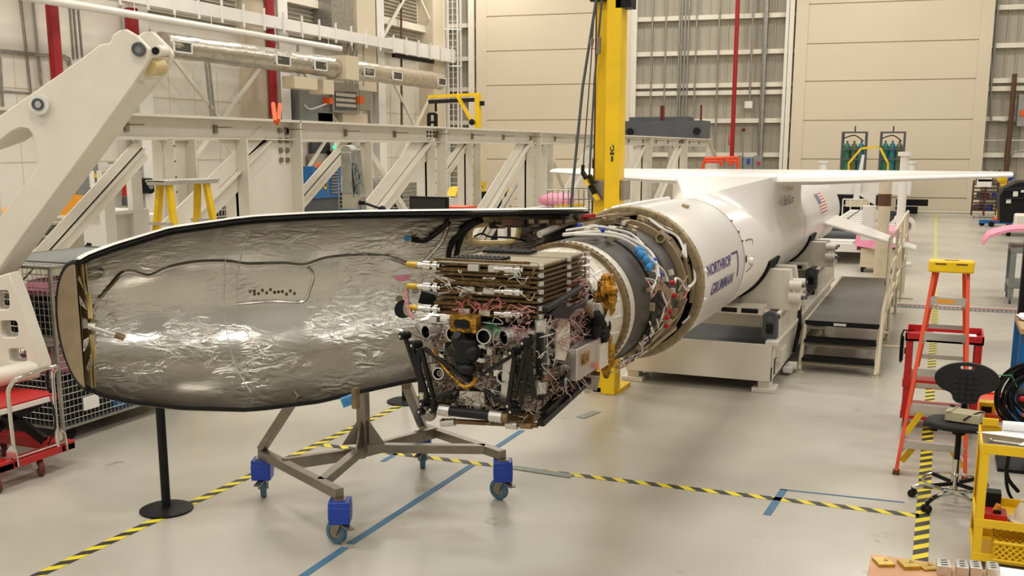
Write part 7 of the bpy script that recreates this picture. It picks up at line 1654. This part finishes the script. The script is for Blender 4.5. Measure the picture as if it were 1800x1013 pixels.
for x in (xa + .1, xb - .1): mb = MB(); mb.tube((x - .03, 46, .1), (x + .03, 46, .1), .1, seg=12); build('caster', mb, 'galv', ws)
mb = MB()
for k in range(26): mb.box((rnd.uniform(xa + .1, xb - .1), 46.2 + rnd.uniform(0, .3), rnd.choice((.42, .92, 1.52))), (rnd.uniform(.1, .3), .2, rnd.uniform(.1, .25)), m=k % 4)
explode('loaded_part', mb, ['black', 'gray_dark', 'maroon', 'blue'], ws)
mb = MB(); a = at(1732, 310, y=45.9); mb.box(a, (.5, .03, .42)); mb.box(a + V((0, -.02, .0)), (.3, .02, .06), m=1); explode('notice_card', mb, ['sign_white', 'black'], ws); mb = MB(); mb.box(at(1730, 322, y=45.9), (.55, .03, .3)); explode('notice_card', mb, 'sign_white', ws)
mb = MB(); a = at(1775, 311, y=45.4); mb.ball(a, .17); mb.tube((a.x, a.y, 0), a, .06, m=1); mb.path([a + V((-.1, 0, -.1)), a + V((-.25, 0, -.3)), a + V((-.1, 0, -.45))], .06, m=2); solo('blue_lamp', mb, ['blue', 'galv', 'yellow'], 'blue round lamp on a post behind the black case', 'lamp')
# repeats of one kind share a group phrase
GROUPS = {'hazard_tape': 'hazard tapes on the floor', 'blue_tape': 'blue tape marks on the floor', 'floor_label': 'labels stuck to the floor', 'belt_post': 'black belt posts', 'jack_post': 'jacking posts by the trailer',
          'brass_plate': 'brass plates on the wooden bench', 'slotted_block': 'slotted aluminium blocks on the wooden bench', 'fire_pipe': 'red standpipes', 'steel_truss': 'long white steel trusses', 'cylinder_rack': 'gas cylinder racks',
          'wire_bin': 'wire mesh bins behind the trusses', 'storage_box': 'boxes in the wire cage', 'white_cabinet': 'white cabinets behind the yellow ladder', 'pink_bag': 'pink plastic bags'}
for o in COL.objects:
    k = o.name.split('.')[0]
    if o.parent is None and k in GROUPS and 'label' in o: o['group'] = GROUPS[k]
# ================================================================== CAMERA / WORLD
w = bpy.data.worlds.new('World'); scene.world = w; w.use_nodes = True
bg = w.node_tree.nodes['Background']; bg.inputs['Color'].default_value = (1, .92, .82, 1); bg.inputs['Strength'].default_value = 0.3
cam = bpy.data.cameras.new('Camera'); co = bpy.data.objects.new('Camera', cam); COL.objects.link(co)
cam.sensor_width = 36; cam.lens = 36.0; cam.shift_y = (600 - 506.5) / 1800; cam.clip_end = 200; cam.clip_start = .05
co.location = EYE; co.rotation_euler = Euler((pi / 2 - PITCH, 0, YAW)); scene.camera = co
vs = scene.view_settings; vs.view_transform = 'Standard'; vs.look = 'None'; vs.gamma = 1.0; vs.exposure = 0.0; vs.use_curve_mapping = False
